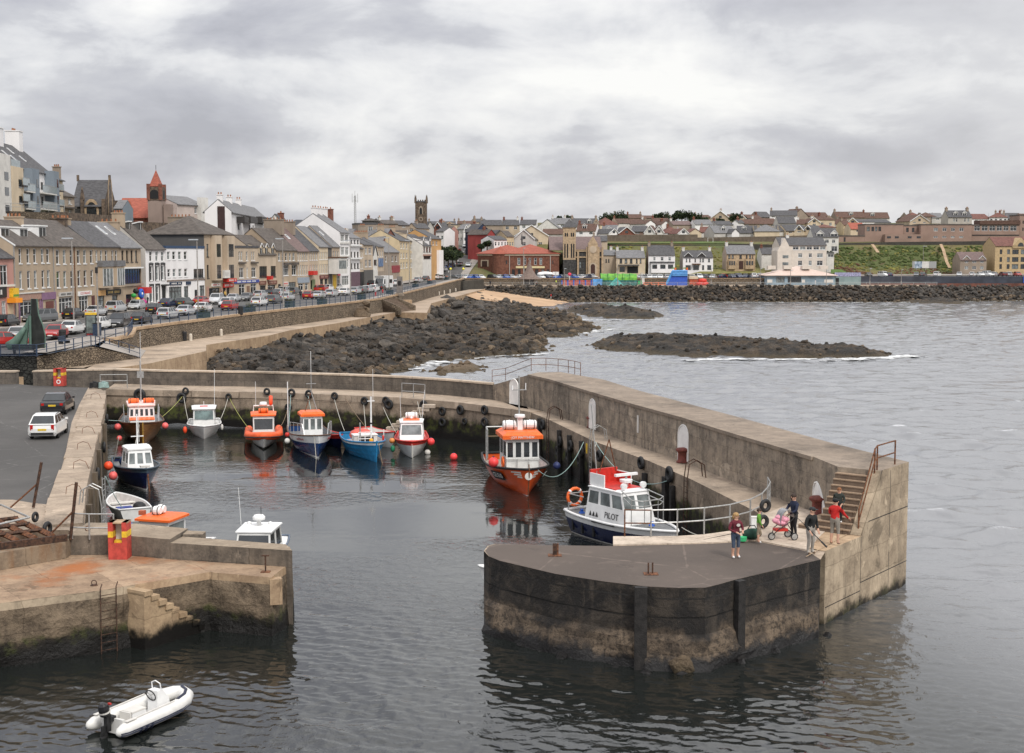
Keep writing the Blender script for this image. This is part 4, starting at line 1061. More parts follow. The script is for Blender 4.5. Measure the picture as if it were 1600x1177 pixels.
for(a,b,l,m)in((148,607,'dark coiled rope heap at the far corner of the car park',Qo),(162,607,'blue green coiled net beside the galvanised railing',ROPEG)):
 p=P(a,b,2.85);mb=MB();pts=[]
 for i in range(90):pts.append((.42*cos(i*.45)*(1-.002*i),.34*sin(i*.45),.05+i*.005+.03*sin(i*1.3)))
 mb.T(pts,.05,m,5);o=tag(mb.B('rope_coil',smooth=1),l,'rope');o.location=p
def hullf(L,B,H,sheer=.35,rake=.5,stern=.8,full=.35,zk=-.45,mid=.42,p=2.0):
 def half(t):
  if t<mid:return B/2*(stern+(1-stern)*(1-((mid-t)/mid)**2))
  return B/2*max(0.0,1-((t-mid)/(1-mid))**p)**.85
 def zg(t):return H*(1+sheer*max(0,(t-.25)/.75)**2+.10*max(0,(.25-t)/.25)**2)
 def pt(t,f,s):
  z=zk+f*(zg(t)-zk);e=lerp(full,1.05,max(0,(t-.35)/.65)**1.5)
  hw=half(t)*max(f,0)**e
  x=L*(t-.5)+rake*(f-.45)*max(0,t)**5
  return V(x,hw*s,z)
 return half,zg,pt
def QJ(parent,L,B,H,bands,deck_m,rail_m=None,rail_r=.05,dd=.12,inner=0,clinker=0,wl=None,**kw):
 """bands: list of (top fraction, material) from keel to gunwale"""
 half,zg,pt=hullf(L,B,H,**kw)
 NT=26;fr=[0.0];mats=[]
 for top,m in bands:
  n=max(1,int((top-fr[-1])/.09));f0=fr[-1]
  for i in range(n):fr.append(lerp(f0,top,(i+1)/n));mats.append(m)
 ts=[1-(1-i/NT)**1.25 for i in range(NT+1)]
 rings=[]
 for t in ts:
  ring=[pt(t,f,1)for f in fr[::-1]]+[pt(t,f,-1)for f in fr[1:]]
  if clinker:
   for k,q in enumerate(ring):
    q.y*=1+(.022 if k%2 else-.0)
  rings.append(ring)
 mrow=mats[::-1]+mats
 mb=MB();mb.loft(rings,bands[0][1],closed=0,mrow=mrow)
 n=len(rings[0]);mb.add(rings[0],[list(range(n))],bands[-2][1]if len(bands)>1 else bands[0][1])
 h=mb.B('hull',parent,smooth=not clinker)
 mb=MB();dk=[]
 for t in ts[:-1]:
  p=pt(t,1,1);z=p.z-dd;fl=(z-pt(0,0,1).z)/(p.z-pt(0,0,1).z);p=pt(t,fl,1);w=max(0,p.y-.06)
  dk.append([V(p.x,w,z),V(p.x,0,z+.02),V(p.x,-w,z)])
 mb.loft(dk,deck_m,closed=0)
 if dd>.05:
  for s in(1,-1):
   rr=[]
   for k,t in enumerate(ts[:-1]):
    g=pt(t,1,s);lo=dk[k][0 if s>0 else 2]
    rr.append([V(g.x,max(0,abs(g.y)-.05)*s,g.z),lo])
   mb.loft(rr,deck_m if not inner else inner,closed=0)
 mb.B('deck',parent)
 if rail_m is not None:
  mb=MB();mb.T([pt(t,1,1)for t in ts]+[pt(t,1,-1)for t in ts[::-1][1:]],rail_r,rail_m,6);mb.T([pt(0,1,1),pt(0,1,-1)],rail_r,rail_m,6);mb.B('rubbing_rail',parent,smooth=1)
 return half,zg,pt
def Qw(parent,x0,x1,w0,w1,z0,h,m,roof_m,fr_=.3,br_=0.0,win=((.42,.86),),nf=3,ns=2,over=.1,roof_h=.08,taper=.92,gm=None,rounded=0):
 """wheelhouse from x0 (aft) to x1 (front), half widths w0 aft, w1 front"""
 gm=gm or Ql;mb=MB();zt=z0+h
 b=[V(x0,-w0,z0),V(x1,-w1,z0),V(x1,w1,z0),V(x0,w0,z0)]
 t=[V(x0+br_,-w0*taper,zt),V(x1-fr_,-w1*taper,zt),V(x1-fr_,w1*taper,zt),V(x0+br_,w0*taper,zt)]
 sides=((0,1,ns),(1,2,nf),(2,3,ns),(3,0,1));gl=[]
 for i,j,n in sides:
  a,c,d,e=b[i],b[j],t[j],t[i]
  f0,f1=win[0]
  def q(u,v):return a.lerp(c,u).lerp(e.lerp(d,u),v)
  nn=(c-a).cross(e-a).normalized()
  mb.F([q(0,0),q(1,0),q(1,f0),q(0,f0)],m);mb.F([q(0,f1),q(1,f1),q(1,1),q(0,1)],m)
  wv=(c-a).length;g=min(.09/wv,.06);u=0
  us=[(k+0)/n for k in range(n+1)]
  for k in range(n):
   u0,u1=us[k]+g*.9,us[k+1]-g*.9
   mb.F([q(us[k],f0),q(u0,f0),q(u0,f1),q(us[k],f1)],m);mb.F([q(u1,f0),q(us[k+1],f0),q(us[k+1],f1),q(u1,f1)],m)
   gl.append([q(u0,f0)-nn*.03,q(u1,f0)-nn*.03,q(u1,f1)-nn*.03,q(u0,f1)-nn*.03])
   for(s0,s1)in((q(u0,f0),q(u1,f0)),(q(u1,f0),q(u1,f1)),(q(u1,f1),q(u0,f1)),(q(u0,f1),q(u0,f0))):mb.F([s0,s1,s1-nn*.04,s0-nn*.04],m)
 mb.B('cabin',parent)
 for g_ in gl:k=MB();k.F(g_,gm);k.B('window',parent)
 rf=MB();o=over
 pl=[(x0+br_-o,-w0*taper-o),(x1-fr_+o,-w1*taper-o),(x1-fr_+o,w1*taper+o),(x0+br_-o,w0*taper+o)]
 cx=sum(a for a,_ in pl)/4
 rf.add([V(a,c,zt)for a,c in pl]+[V(a,c,zt+roof_h)for a,c in pl]+[V(cx+(a-cx)*.8,c*.75,zt+roof_h*1.9)for a,c in pl],[[3,2,1,0]]+[[i,(i+1)%4,4+(i+1)%4,4+i]for i in range(4)]+[[4+i,4+(i+1)%4,8+(i+1)%4,8+i]for i in range(4)]+[[8,9,10,11]],roof_m)
 rf.B('roof',parent)
 return zt+roof_h*1.9
def boat(label,bow,L,head,name='fishing_boat',cat='boat',bf=.47):
 hd=radians(head);d=V(cos(hd),sin(hd),0)
 o=Vector(bow)-d*L*bf
 return QI(name,label,cat,V(o.x,o.y,0),hd)
def QH(parent,name,fn,smooth=0):
 mb=MB();fn(mb);return mb.B(name,parent,smooth=smooth)
def wpt(t,p):return ZR[t.name]@Vector(p)
def Qy(label,p,r,m,ell=1.0):
 r*=.8
 mb=MB();mb.ell((0,0,0),(r,r,r*ell),m,14,10);mb.L([(r*.22,r*ell*.9),(r*.16,r*ell*1.18),(1e-4,r*ell*1.2)],pm('buoy neck',(.03,.03,.08),.2,.5),8)
 o=tag(mb.B('buoy',smooth=1),label,'buoy');o.location=p;return o
def Qz(label,a,b,sag=.3,m=RW,r=.022):
 mb=MB();mb.T(Qs(a,b,sag),r,m,5);return tag(mb.B('mooring_rope',smooth=1),label,'rope')
def QK(parent,p,L=.9,r=.24,m=None,axis='Y'):
 mb=MB();M=MR(pi/2,4,'X' if axis=='Y' else 'Y')
 mb.L([(1e-4,-L/2),(r*.75,-L/2),(r,-L/2+.07),(r,-.03),(r*1.1,-.03),(r*1.1,.03),(r,.03),(r,L/2-.07),(r*.75,L/2),(1e-4,L/2)],m or Qm,14,p,M)
 o=mb.B('liferaft_canister',parent,smooth=0)
 mb=MB()
 for k in(-.3,.3):mb.L([(r*1.04,k*L-.02),(r*1.04,k*L+.02)],ZM,14,p,M)
 mb.B('strap',o);return o
NAVY=pm('navy hull paint',(.010,.016,.060),.2,.25,2.0,coat=.3)
BLUEH=pm('deep blue hull paint',(.012,.045,.15),.2,.25,2.0,coat=.3)
BRIGHTB=pm('bright blue clinker paint',(.018,.19,.40),.2,.4,3.0)
ORH=pm('orange hull paint',(.62,.085,.015),.16,.3,1.2,coat=.2)
GRP=pm('white hull',(.62,.62,.60),.12,.35,1.5,coat=.2)
GREYD=pm('grey deck paint',(.16,.165,.17),.2,.8,5)
WOODH=pm('varnished planking',(.20,.088,.030),.35,.35,2.5,c2=(.30,.14,.05),stretch=(.4,1,9),coat=.2)
DWOOD=pm('dark wood trim',(.10,.045,.02),.3,.5,6)
BOOT=pm('black boot topping',(.012,.012,.014),.2,.45)
REDBR=pm('brown antifouling',(.07,.022,.018),.2,.5)
RIBO=pm('orange inflatable tube',(.80,.12,.03),.12,.55,2.0)
TARPB=pm('blue tarpaulin',(.02,.10,.45),.25,.5,3)
SILV=pm('stainless tube',(.62,.62,.62),.1,.3,10,metal=.6)
t=boat('varnished brown wooden fishing boat with orange liferafts on the wheelhouse roof',P(223.7,697,0),9.0,-74,bf=.5)
half,zg,pt=QJ(t,9.0,3.3,1.25,[(.20,BOOT),(.24,Qm),(.90,WOODH),(1.0,WOODH)],GREYD,DWOOD,.06,sheer=.38,rake=.6)
zr=Qw(t,-2.2,1.3,1.05,.95,1.1,1.45,Qm,pm('pink white roof',(.72,.52,.48),.1,.6,2),.15,0,((.5,.85),),5,3,.12)
QH(t,'coach_roof',lambda m:(m.box((2.0,0,1.45),(1.6,1.7,.5),Qm),m.box((2.0,0,1.72),(1.7,1.8,.05),Qh)))
for y in(-.55,.55):QK(t,(.2,y,zr+.16),.8,.2,Qh)
QH(t,'mast',lambda m:(m.T([(-.9,0,zr),(-.9,0,5.8)],.05,Qn,6),m.T([(-.9,.05,3.6),(-.9,.05,8.0)],.014,Qm,4),m.box((-.9,0,4.75),(.03,.5,.5),Qn)))
QH(t,'guard_rail',lambda m:[m.T([(x,s*1.25,1.2),(x,s*1.3,2.3),(x+.8,s*1.3,2.35),(x+1.0,s*1.25,1.3)],.03,SILV,5)for s in(-1,1)for x in(-2.6,-.6)])
QH(t,'stem_post',lambda m:m.T([pt(1,.1,1),pt(1,.5,1),pt(1,1.02,1)],.05,pm('yellow ochre stem',(.45,.26,.06),.2,.5),6))
B1=t
t=boat('small white motor boat with curved windscreen and white roof',P(318.7,686,0),5.6,-78,'motor_boat')
half,zg,pt=QJ(t,5.6,2.55,.82,[(.30,BOOT),(.86,GRP),(1.0,Qm)],GRP,Qm,.05,sheer=.25,rake=.8,stern=.9)
zr=Qw(t,-1.6,1.0,.88,.8,.78,1.25,GRP,Qm,.35,.1,((.35,.92),),1,2,.12,.07,.95,pm('green tinted screen',(.10,.15,.145),.5,.06,1.5,spec=.9))
QH(t,'roof_hatch',lambda m:m.box((-.2,0,zr+.02),(.4,.6,.05),ZK))
QH(t,'aerial',lambda m:(m.T([(-1.2,.8,zr),(-1.2,.85,zr+2.8)],.015,Qm,4),m.T([(-.6,0,zr),(-.6,0,zr+.35)],.02,Qm,4)))
QH(t,'bow_rail',lambda m:m.T([pt(.5,1,1)+V(0,-.05,.3),pt(.8,1,1)+V(0,-.05,.45),pt(.97,1,1)+V(0,0,.45),pt(.8,1,-1)+V(0,.05,.45),pt(.5,1,-1)+V(0,.05,.3)],.02,SILV,5))
B2=t
t=boat('orange rigid inflatable boat with white wheelhouse and orange roof',P(412,703,0),7.2,-80,'inflatable_boat')
half,zg,pt=QJ(t,6.6,2.0,.55,[(.45,BOOT),(.5,GRP),(1.0,GRP)],GRP,None,sheer=.45,rake=.7,stern=.95,zk=-.4)
def tubes(m):
 ts=[i/14 for i in range(15)]
 port=[V(7.0*(a-.5)-.1,1.12*(1 if a<.55 else max(.0,1-((a-.55)/.45)**2.2)),.62+.38*max(0,(a-.3)/.7)**2)for a in ts]
 m.T(port+[V(p.x,-p.y,p.z)for p in port[::-1][1:]],.29,RIBO,12)
QH(t,'inflatable_tube',tubes,1)
QH(t,'fender_strake',lambda m:m.T([V(7.0*(a-.5)+(.18 if a>.9 else 0),s*(1.40 if a<.55 else 1.12*max(0,1-((a-.55)/.45)**2.2)+.26),.56+.38*max(0,(a-.3)/.7)**2)for s in(1,)for a in[i/14 for i in range(15)]]+[V(7.0*(a-.5)+(.18 if a>.9 else 0),-(1.40 if a<.55 else 1.12*max(0,1-((a-.55)/.45)**2.2)+.26),.56+.38*max(0,(a-.3)/.7)**2)for a in[i/14 for i in range(15)][::-1]],.05,Qo,6))
zr=Qw(t,-1.4,.9,.78,.72,.75,1.35,GRP,Qh,.3,0,((.28,.85),),1,2,.14,.09,1.05)
QK(t,(.1,0,zr+.17),.7,.19,Qh)
QH(t,'roll_bar',lambda m:m.T([(-1.2,-.75,zr-.2),(-1.2,-.7,zr+.4),(-1.2,.7,zr+.4),(-1.2,.75,zr-.2)],.05,Qm,6))
QH(t,'radar',lambda m:m.L([(.28,0),(.3,.1),(.24,.26),(1e-4,.28)],Qm,14,(-1.1,0,zr+.42)),1)
QH(t,'danbuoy',lambda m:m.L([(.12,0),(.14,.1),(.14,.65),(1e-4,.7)],BUOYO,12,(-1.2,.55,zr+.45)),1)
QH(t,'aerial',lambda m:m.T([(-1.2,-.55,zr+.3),(-1.2,-.55,zr+2.2)],.014,Qm,4))
B3=t
t=boat('deep blue boat with white bulwark, red name lettering and orange wheelhouse roof',P(497,716,0),8.4,-75)
half,zg,pt=QJ(t,8.4,2.95,1.18,[(.16,GRP),(.21,REDBR),(.27,Qm),(.73,BLUEH),(1.0,Qm)],GREYD,DWOOD,.05,sheer=.38,rake=.5,stern=.85,dd=.45)
zr=Qw(t,-.4,1.2,.72,.68,1.0,1.55,Qm,Qh,.1,0,((.40,.88),),3,2,.16,.16,1.0,QV)
QH(t,'mast',lambda m:(m.T([(.2,.42,zr),(.0,.05,zr+1.3),(.0,.05,zr+2.6)],.035,Qn,5),m.T([(.2,-.42,zr),(.0,.05,zr+1.3)],.03,RUST,5),m.T([(0,.05,zr+2),(0,.05,zr+4.2)],.016,Qm,4),m.box((0,.05,zr+1.9),(.1,.7,.04),Qn)))
QH(t,'guard_rail',lambda m:[m.T([pt(.35,1,s),pt(.38,1,s)+V(0,0,.75),pt(.6,1,s)+V(0,0,.85),pt(.8,1,s)+V(0,0,.8),pt(.84,1,s)],.024,SILV,5)for s in(-1,1)]+[m.T([pt(a,1,s),pt(a,1,s)+V(0,0,.8)],.02,SILV,5)for s in(-1,1)for a in(.5,.62,.72)])
QH(t,'steering_pole',lambda m:m.T([(-3.6,-1.25,1.0),(-3.6,-1.25,4.6)],.035,Qm,6))
LRED=pm('red lettering',(.35,.03,.04),.1,.6)
for s in(-1,1):
 a,b=pt(.62,.86,s),pt(.86,.86,s)
 up=pt(.74,.95,s)-pt(.74,.78,s);d=(b-a)if s<0 else(a-b);n=d.cross(up);
 c=pt(.74,.865,s)+n.normalized()*.05
 Qa('Lad Bound',.30,LRED,frame(c,d,n),t)
B4=t
t=boat('small dark blue open boat with red gunwale half hidden behind the deep blue boat',P(532,700,0),4.2,-60,'rowing_boat')
QJ(t,4.2,1.7,.75,[(.2,BOOT),(.8,NAVY),(1.0,ZK)],GREYD,ZK,.05,dd=.3)
t=boat('bright blue clinker built boat with white mast, blue gunwale and open cockpit',P(587,722,0),7.2,-72)
half,zg,pt=QJ(t,7.2,2.7,1.05,[(.22,Qm),(.88,BRIGHTB),(1.0,Qm)],pm('pinkish deck',(.45,.36,.34),.15,.7),BRIGHTB,.06,sheer=.32,rake=.35,dd=.5,clinker=1,inner=ZL)
QH(t,'cuddy',lambda m:(m.box((-.2,0,1.05),(.9,1.6,.7),ZL),m.box((-.2,0,1.42),(1.0,1.7,.06),Qm)))
QH(t,'cuddy_opening',lambda m:m.box((.26,0,1.1),(.02,1.1,.4),ZM))
QH(t,'cover',lambda m:m.ell((-1.4,0,1.25),(.8,.85,.45),pm('salmon red cover',(.65,.12,.09),.2,.6),12,6),1)
QH(t,'mast',lambda m:(m.T([(.4,.35,.6),(.4,.35,4.1)],.06,Qm,8),m.box((.4,.35,3.8),(.08,.5,.05),Qm),m.T([(.4,.35,2.2),(.4,.35,2.3)],.075,Qo,8),m.T([(.4,.5,3.8),(.4,.5,6.0)],.012,Qm,4)))
QH(t,'railing',lambda m:[m.T([(1.2,y,.7),(1.2,y,1.75)],.025,Qm,5)for y in(-.7,-.25,.2)]+[m.T([(1.2,-.7,z),(1.2,.2,z)],.025,Qm,5)for z in(1.3,1.75)]+[m.T([(1.9,.9,1.0),(1.9,.9,1.9),(.6,1.2,1.8),(.6,1.2,1.0)],.025,Qm,5)])
QH(t,'exhaust_pipe',lambda m:m.T([(1.0,-.55,.8),(1.0,-.55,2.4)],.05,Qn,6))
QH(t,'fire_extinguisher',lambda m:m.L([(.08,0),(.08,.45),(.03,.55),(1e-4,.56)],ZK,8,(1.95,.85,1.05)),1)
QH(t,'stem_post',lambda m:m.T([pt(1,.1,1),pt(1,.5,1),pt(1,1.05,1)],.055,BRIGHTB,6))
B6=t
t=boat('pale boat with thin red gunwale tucked between the bright blue and red and white boats',P(612,700,0),4.8,-58,'rowing_boat')
QJ(t,4.8,1.8,.9,[(.2,BOOT),(.8,GRP),(1.0,GRP)],ZL,ZK,.05,dd=.3)
t=boat('white clinker boat with red topsides, orange roof and white liferaft canister',P(643,716,0),6.2,-86)
half,zg,pt=QJ(t,6.2,2.35,.98,[(.30,BOOT),(.82,GRP),(1.0,ZK)],ZK,ZK,.06,sheer=.22,rake=.45,stern=.85,dd=.08,p=2.6)
zr=Qw(t,-1.3,1.0,.92,.82,.98,1.15,Qm,Qm,.45,.05,((.30,.88),),1,2,.08,.07,.88,QV)
QH(t,'roof_panel',lambda m:m.box((-.25,0,zr+.012),(1.2,1.15,.03),Qh))
QK(t,(-.9,0,zr+.22),.85,.24)
QH(t,'horn',lambda m:m.ell((-.35,0,zr+.12),(.12,.1,.1),Qm,8,6),1)
QH(t,'aerial',lambda m:(m.T([(-1.2,.75,zr),(-1.25,.95,zr+2.0)],.016,Qm,4),m.T([(-1.2,-.75,zr),(-1.25,-.8,zr+1.6)],.014,Qm,4)))
B7=t
t=boat('large orange fishing boat with white wheelhouse, black number plates and winged emblem',P(824,774.5,0),8.6,-82)
half,zg,pt=QJ(t,8.6,3.75,1.2,[(.23,Qm),(.93,ORH),(.985,ORH),(1.0,Qo)],pm('deck planks',(.30,.26,.22),.2,.8),Qo,.075,sheer=.34,rake=.45,stern=.88,dd=.45,inner=GRP,p=2.3)
ROOFZ=3.05
zr=Qw(t,-.2,2.2,1.05,.98,1.0,2.05,GRP,Qh,.08,0,((.47,.90),),4,2,.22,.22,1.0)
c=V(2.2-.08+.225,0,ROOFZ+.11)
Qa('\u00b7 JOY MATTHEW \u00b7',.20,Qm,frame(c,(0,1,0),(1,0,0)),t)
for y in(-.62,.62):QK(t,(.9,y,zr+.28),.8,.27)
QH(t,'radar_mast',lambda m:(m.box((1.0,0,zr+.35),(.3,.3,.7),Qm),m.L([(.3,0),(.32,.08),(.3,.18),(1e-4,.2)],Qm,14,(1.0,0,zr+.72)),m.T([(.7,0,zr),(.7,0,zr+3.2)],.045,Qn,6),m.box((.7,0,zr+2.35),(.06,.9,.05),Qn),m.T([(.7,-.4,zr+2.35),(.7,-.4,zr+2.6)],.05,Qm,6),m.T([(.7,.4,zr+2.35),(.7,.4,zr+2.75)],.03,Qm,6)))
QH(t,'gantry',lambda m:[m.T([(-4.1,s*1.4,.9),(-4.1,s*1.4,3.0)],.05,Qn,5)for s in(-1,1)]+[m.T([(-4.1,-1.4,3.0),(-4.1,1.4,3.0)],.05,Qn,5),m.T([(-4.1,-1.4,2.4),(-4.1,1.4,2.4)],.035,ROPEB,5),m.T([(-4.1,-1.4,3.0),(-2.6,-1.5,3.0),(-2.6,-1.5,1.2)],.045,Qn,5)])
QH(t,'foredeck_rail',lambda m:[m.T([(2.3,-1.0,1.9),(2.3,1.0,1.9)],.025,Qn,5)]+[m.T([(2.3,y,1.1),(2.3,y,1.9)],.02,Qn,5)for y in(-1,-.35,.35,1)])
QH(t,'winch',lambda m:(m.box((-1.9,.2,1.15),(.8,1.4,.7),ZM),m.L([(.3,-.5),(.3,.5)],Qn,12,(-1.9,.2,1.5),MR(pi/2,4,'X'))))
QH(t,'lifebelt',lambda m:m.T([(1.6,-1.08-.02,1.65)+V(.0,0,0)*0 if 0 else(1.6+.3*cos(i*.524),-1.1,1.6+.3*sin(i*.524))for i in range(12)],.07,Qh,6,closed=1),1)
QH(t,'anchor_chain',lambda m:m.T([pt(1,1.05,1)+V(.05,0,.2),pt(1,.9,1)+V(.1,.03,0),pt(1,.55,1)+V(.08,.02,0),pt(1,.25,1)+V(.08,0,0)],.035,RUST,5))
for s in(-1,1):
 a,b=pt(.60,.72,s),pt(.76,.72,s);up=pt(.68,.86,s)-pt(.68,.60,s);d=(b-a)if s<0 else(a-b);n=d.cross(up).normalized()
 c=pt(.68,.735,s)+n*.05;M=frame(c,d,n)
 mb=MB();mb.add([M@V(x*.80,y*.29,z)for z in(0,.02)for x,y in((-1,-1),(1,-1),(1,1),(-1,1))],[[3,2,1,0],[4,5,6,7],[0,1,5,4],[1,2,6,5],[2,3,7,6],[3,0,4,7]],Qo)
 pl=mb.B('number_plate',t);Qa('CE 510',.46,Qm,M@Matrix.Translation((0,0,.026)),pl)
 a,b=pt(.86,.80,s),pt(.97,.80,s);up=pt(.92,.9,s)-pt(.92,.7,s);d=(b-a);n=d.cross(up)if s<0 else up.cross(d);n.normalize();c0=pt(.975,.80,s)+n*.03
 mb=MB();dd=(pt(.84,.80,s)-pt(.975,.80,s)).normalized();upn=up.normalized()
 for k,ln in enumerate((1.15,.92,.66)):
  z=.16-k*.15;q=[(0.2,z),(ln,z+.03),(ln-.07,z+.11),(.2,z+.09)]
  mb.E([c0+dd*u+upn*w for u,w in q],(0,0,0),n*.02,ZL)
 mb.B('winged_emblem',t)
mb=MB();c=pt(1,.80,1)+V(.06,0,0);mb.L([(.22,0),(.22,.03),(.15,.035),(1e-4,.036)],ZL,14,c,MR(pi/2,4,'Y'));mb.B('emblem_disc',t)
B8=t
t=boat('dark blue and white harbour pilot boat with lettered white cabin and red upper deck',P(1046,869,.0),7.0,-58,'pilot_boat')
half,zg,pt=QJ(t,7.0,2.7,1.12,[(.28,BOOT),(.32,ZL),(.80,NAVY),(1.0,Qm)],GREYD,Qm,.07,sheer=.12,rake=.7,stern=.95,dd=.06,p=2.4)
zr=Qw(t,-2.1,1.1,1.02,.9,1.05,1.55,Qm,Qm,.5,.25,((.50,.90),),2,3,.05,.05,.9,QV)
QH(t,'upper_deck',lambda m:(m.bb(-2.0,-.78,zr-.06,.1,.78,zr+.02,ZK),m.box((-1.95,0,zr+.35),(.12,1.6,.75),ZK),m.box((-1.35,-.8,zr+.28),(1.2,.06,.6),Qm),m.box((-1.35,.8,zr+.28),(1.2,.06,.6),Qm),m.box((-1.35,-.765,zr+.26),(1.2,.02,.56),ZK),m.box((-1.35,.765,zr+.26),(1.2,.02,.56),ZK)))
QH(t,'radar',lambda m:(m.L([(.1,0),(.12,.2),(.3,.25),(.32,.38),(1e-4,.42)],Qm,14,(-.3,.15,zr)),m.box((-.3,.15,zr+.62),(.16,1.3,.12),Qm),m.T([(-.3,.15,zr+.4),(-.3,.15,zr+.6)],.06,Qn,6)))
QH(t,'mast',lambda m:(m.T([(-1.6,-.5,zr+.6),(-1.5,0,zr+2.2)],.03,RUST,5),m.T([(-1.6,.5,zr+.6),(-1.5,0,zr+2.2)],.03,RUST,5),m.T([(-1.9,-.45,zr+.5),(-2.3,-.5,zr+3.9)],.03,Qn,5)))
QH(t,'searchlight',lambda m:[m.L([(.02,-.1),(.14,-.08),(.16,.08),(1e-4,.1)],Qm,12,(.45,y,zr+.2),MR(pi/2,4,'Y'))for y in(-.55,.6)])
QH(t,'handrail',lambda m:[m.T([(.5,s*.7,zr),(1.6,s*.95,zr-.25),(1.9,s*.5,zr-.3),(1.9,0,zr-.3)],.03,Qn,5)for s in(-1,1)]+[m.T([(.5,s*.7,zr-.25),(1.6,s*.95,zr-.5),(1.9,s*.5,zr-.55),(1.9,0,zr-.55)],.025,Qn,5)for s in(-1,1)]+[m.T([(x,s*y,z),(x,s*y,1.2)],.022,Qn,5)for s in(-1,1)for x,y,z in((1.6,.95,zr-.25),(1.9,.4,zr-.3))])
QH(t,'stern_rail',lambda m:[m.T([(-3.3,s*1.15,1.15),(-3.3,s*1.15,2.05),(-2.1,s*1.1,2.05)],.03,Qn,5)for s in(-1,1)]+[m.T([(-3.3,s*1.15,1.6),(-2.1,s*1.1,1.6)],.025,Qn,5)for s in(-1,1)]+[m.T([(-3.3,-1.15,2.05),(-3.3,1.15,2.05)],.03,Qn,5)])
def belt(m):
 m.T([(-3.35,-.75+.42*cos(i*.449),1.85+.42*sin(i*.449))for i in range(14)],.085,Qh,8,closed=1)
 for k in range(4):a=k*1.571+.78;m.T([(-3.35,-.75+.42*cos(a+e),1.85+.42*sin(a+e))for e in(-.12,.12)],.092,Qm,8)
QH(t,'lifebelt',belt,1)
QH(t,'hull_fender',lambda m:[m.box(tuple(pt(a,.62,s)+V(0,s*.03,0)),(.12,.1,.55),Qo)for s in(-1,)for a in(.08,.2,.34)]+[m.T([pt(.36,.97,-1)+V(0,-.05,0),pt(.6,.97,-1)+V(0,-.05,0)],.05,Qo,6)])
c=V(.05,-.98,1.45);Qa('PILOT',.42,Qo,frame(V(.0,-.945,1.40),(1,.04,0),(0,-1,.12)),t)
QH(t,'crest_mark',lambda m:[m.E([(-1.75+k*.26,-1.005,1.22),(-1.55+k*.26,-1.0,1.22),(-1.65+k*.26,-.985,1.45)],(0,0,0),(0,-.012,0),Qo)for k in range(3)])
QH(t,'cleat',lambda m:[m.L([(.16,0),(.14,.06),(.07,.1),(.1,.2),(1e-4,.22)],TARPB,10,p)for p in((-2.8,-.7,1.1),(2.2,-.2,1.25))])
B9=t
t=boat('small navy blue boat with white faceted cabin by the left quay',P(228,766.5,0),6.4,-66)
half,zg,pt=QJ(t,6.4,2.6,1.05,[(.25,BOOT),(.31,Qm),(.86,NAVY),(1.0,pm('slate blue strake',(.05,.08,.11),.2,.5))],GREYD,pm('slate blue rail',(.05,.075,.10),.2,.5),.06,sheer=.28,rake=.4,dd=.25)
zr=Qw(t,-.5,1.35,.92,.8,.85,1.3,Qm,Qm,.35,.0,((.38,.86),),3,2,.06,.10,.82,QV)
QH(t,'mast',lambda m:(m.T([(.2,0,zr),(.2,0,zr+1.9)],.045,Qm,6),m.box((.2,0,zr+.55),(.05,.75,.05),Qm),m.T([(.2,.1,zr+.2),(.2,.1,zr+2.6)],.014,Qm,4)))
QH(t,'bow_fitting',lambda m:m.box((2.85,0,1.42),(.35,.55,.12),ZL))
QH(t,'tarpaulin_bundle',lambda m:m.ell((-1.4,-.5,1.15),(.5,.4,.35),pm('dark blue bundle',(.02,.04,.12),.4,.7,6),10,6),1)
QH(t,'anchor_chain',lambda m:m.T([(2.9,.05,1.4),(3.25,.1,.9),(3.4,.12,.3),(3.55,.15,-.3)],.045,RUST,5))
B10=t
t=QI('rowing_boat','white open boat with blue crate inside by the left quay','boat',P(197,803,0),radians(118))
half,zg,pt=QJ(t,4.7,2.0,.62,[(.25,GRP),(.9,GRP),(1.0,Qm)],pm('pale boat interior',(.55,.52,.50),.12,.6),Qm,.05,sheer=.25,rake=.3,dd=.36)
QH(t,'thwart',lambda m:[m.box((x,0,.45),(.3,1.5,.05),ZL)for x in(-.2,1.0)])
QH(t,'crate',lambda m:m.box((-1.0,.3,.42),(.5,.8,.3),pm('blue crate',(.02,.04,.25),.2,.5)))
QH(t,'dark_bundle',lambda m:m.ell((-1.2,-.45,.55),(.45,.35,.28),Qo,10,6),1)
B11=t
t=QI('motor_boat','small boat with flat orange cabin roof and blue tarpaulin behind the jetty parapet','boat',AT(240,840,62.5)*1,radians(165));t.location.z=0;ZR[t.name]=Matrix.Translation(t.location)@MR(radians(165),4,'Z')
QJ(t,5.4,2.1,.8,[(.25,BOOT),(.8,Qm),(1.0,Qm)],GREYD,Qm,.05,dd=.3)
zr=Qw(t,-1.2,.4,.8,.75,.7,1.15,Qm,Qh,.1,0,((.35,.85),),2,2,.14,.1,1.0,QV)
for y in(-.19,.19):QK(t,(-.3,y,zr+.2),.42,.2,axis='X')
QH(t,'roof_box',lambda m:m.box((.35,.35,zr+.1),(.25,.25,.2),pm('rusty red box',(.40,.12,.06),.2,.6)))
QH(t,'tarpaulin',lambda m:m.ell((1.35,0,.95),(.62,.7,.6),TARPB,12,8),1)
QH(t,'fender_tyre',lambda m:m.T([(-.9+.35*cos(i*.524),1.0,.75+.2*sin(i*.524))for i in range(12)],.1,Qo,6,closed=1),1)
B12=t
t=QI('motor_boat','white cabin cruiser with round radar dome behind the end of the jetty parapet','boat',V(*(AT(402,845,60.5).xy),0),radians(-92))
QJ(t,5.6,2.2,.8,[(.25,BOOT),(.8,GRP),(1.0,Qm)],Qm,pm('blue grey rail',(.12,.15,.2),.1,.5),.05,dd=.05)
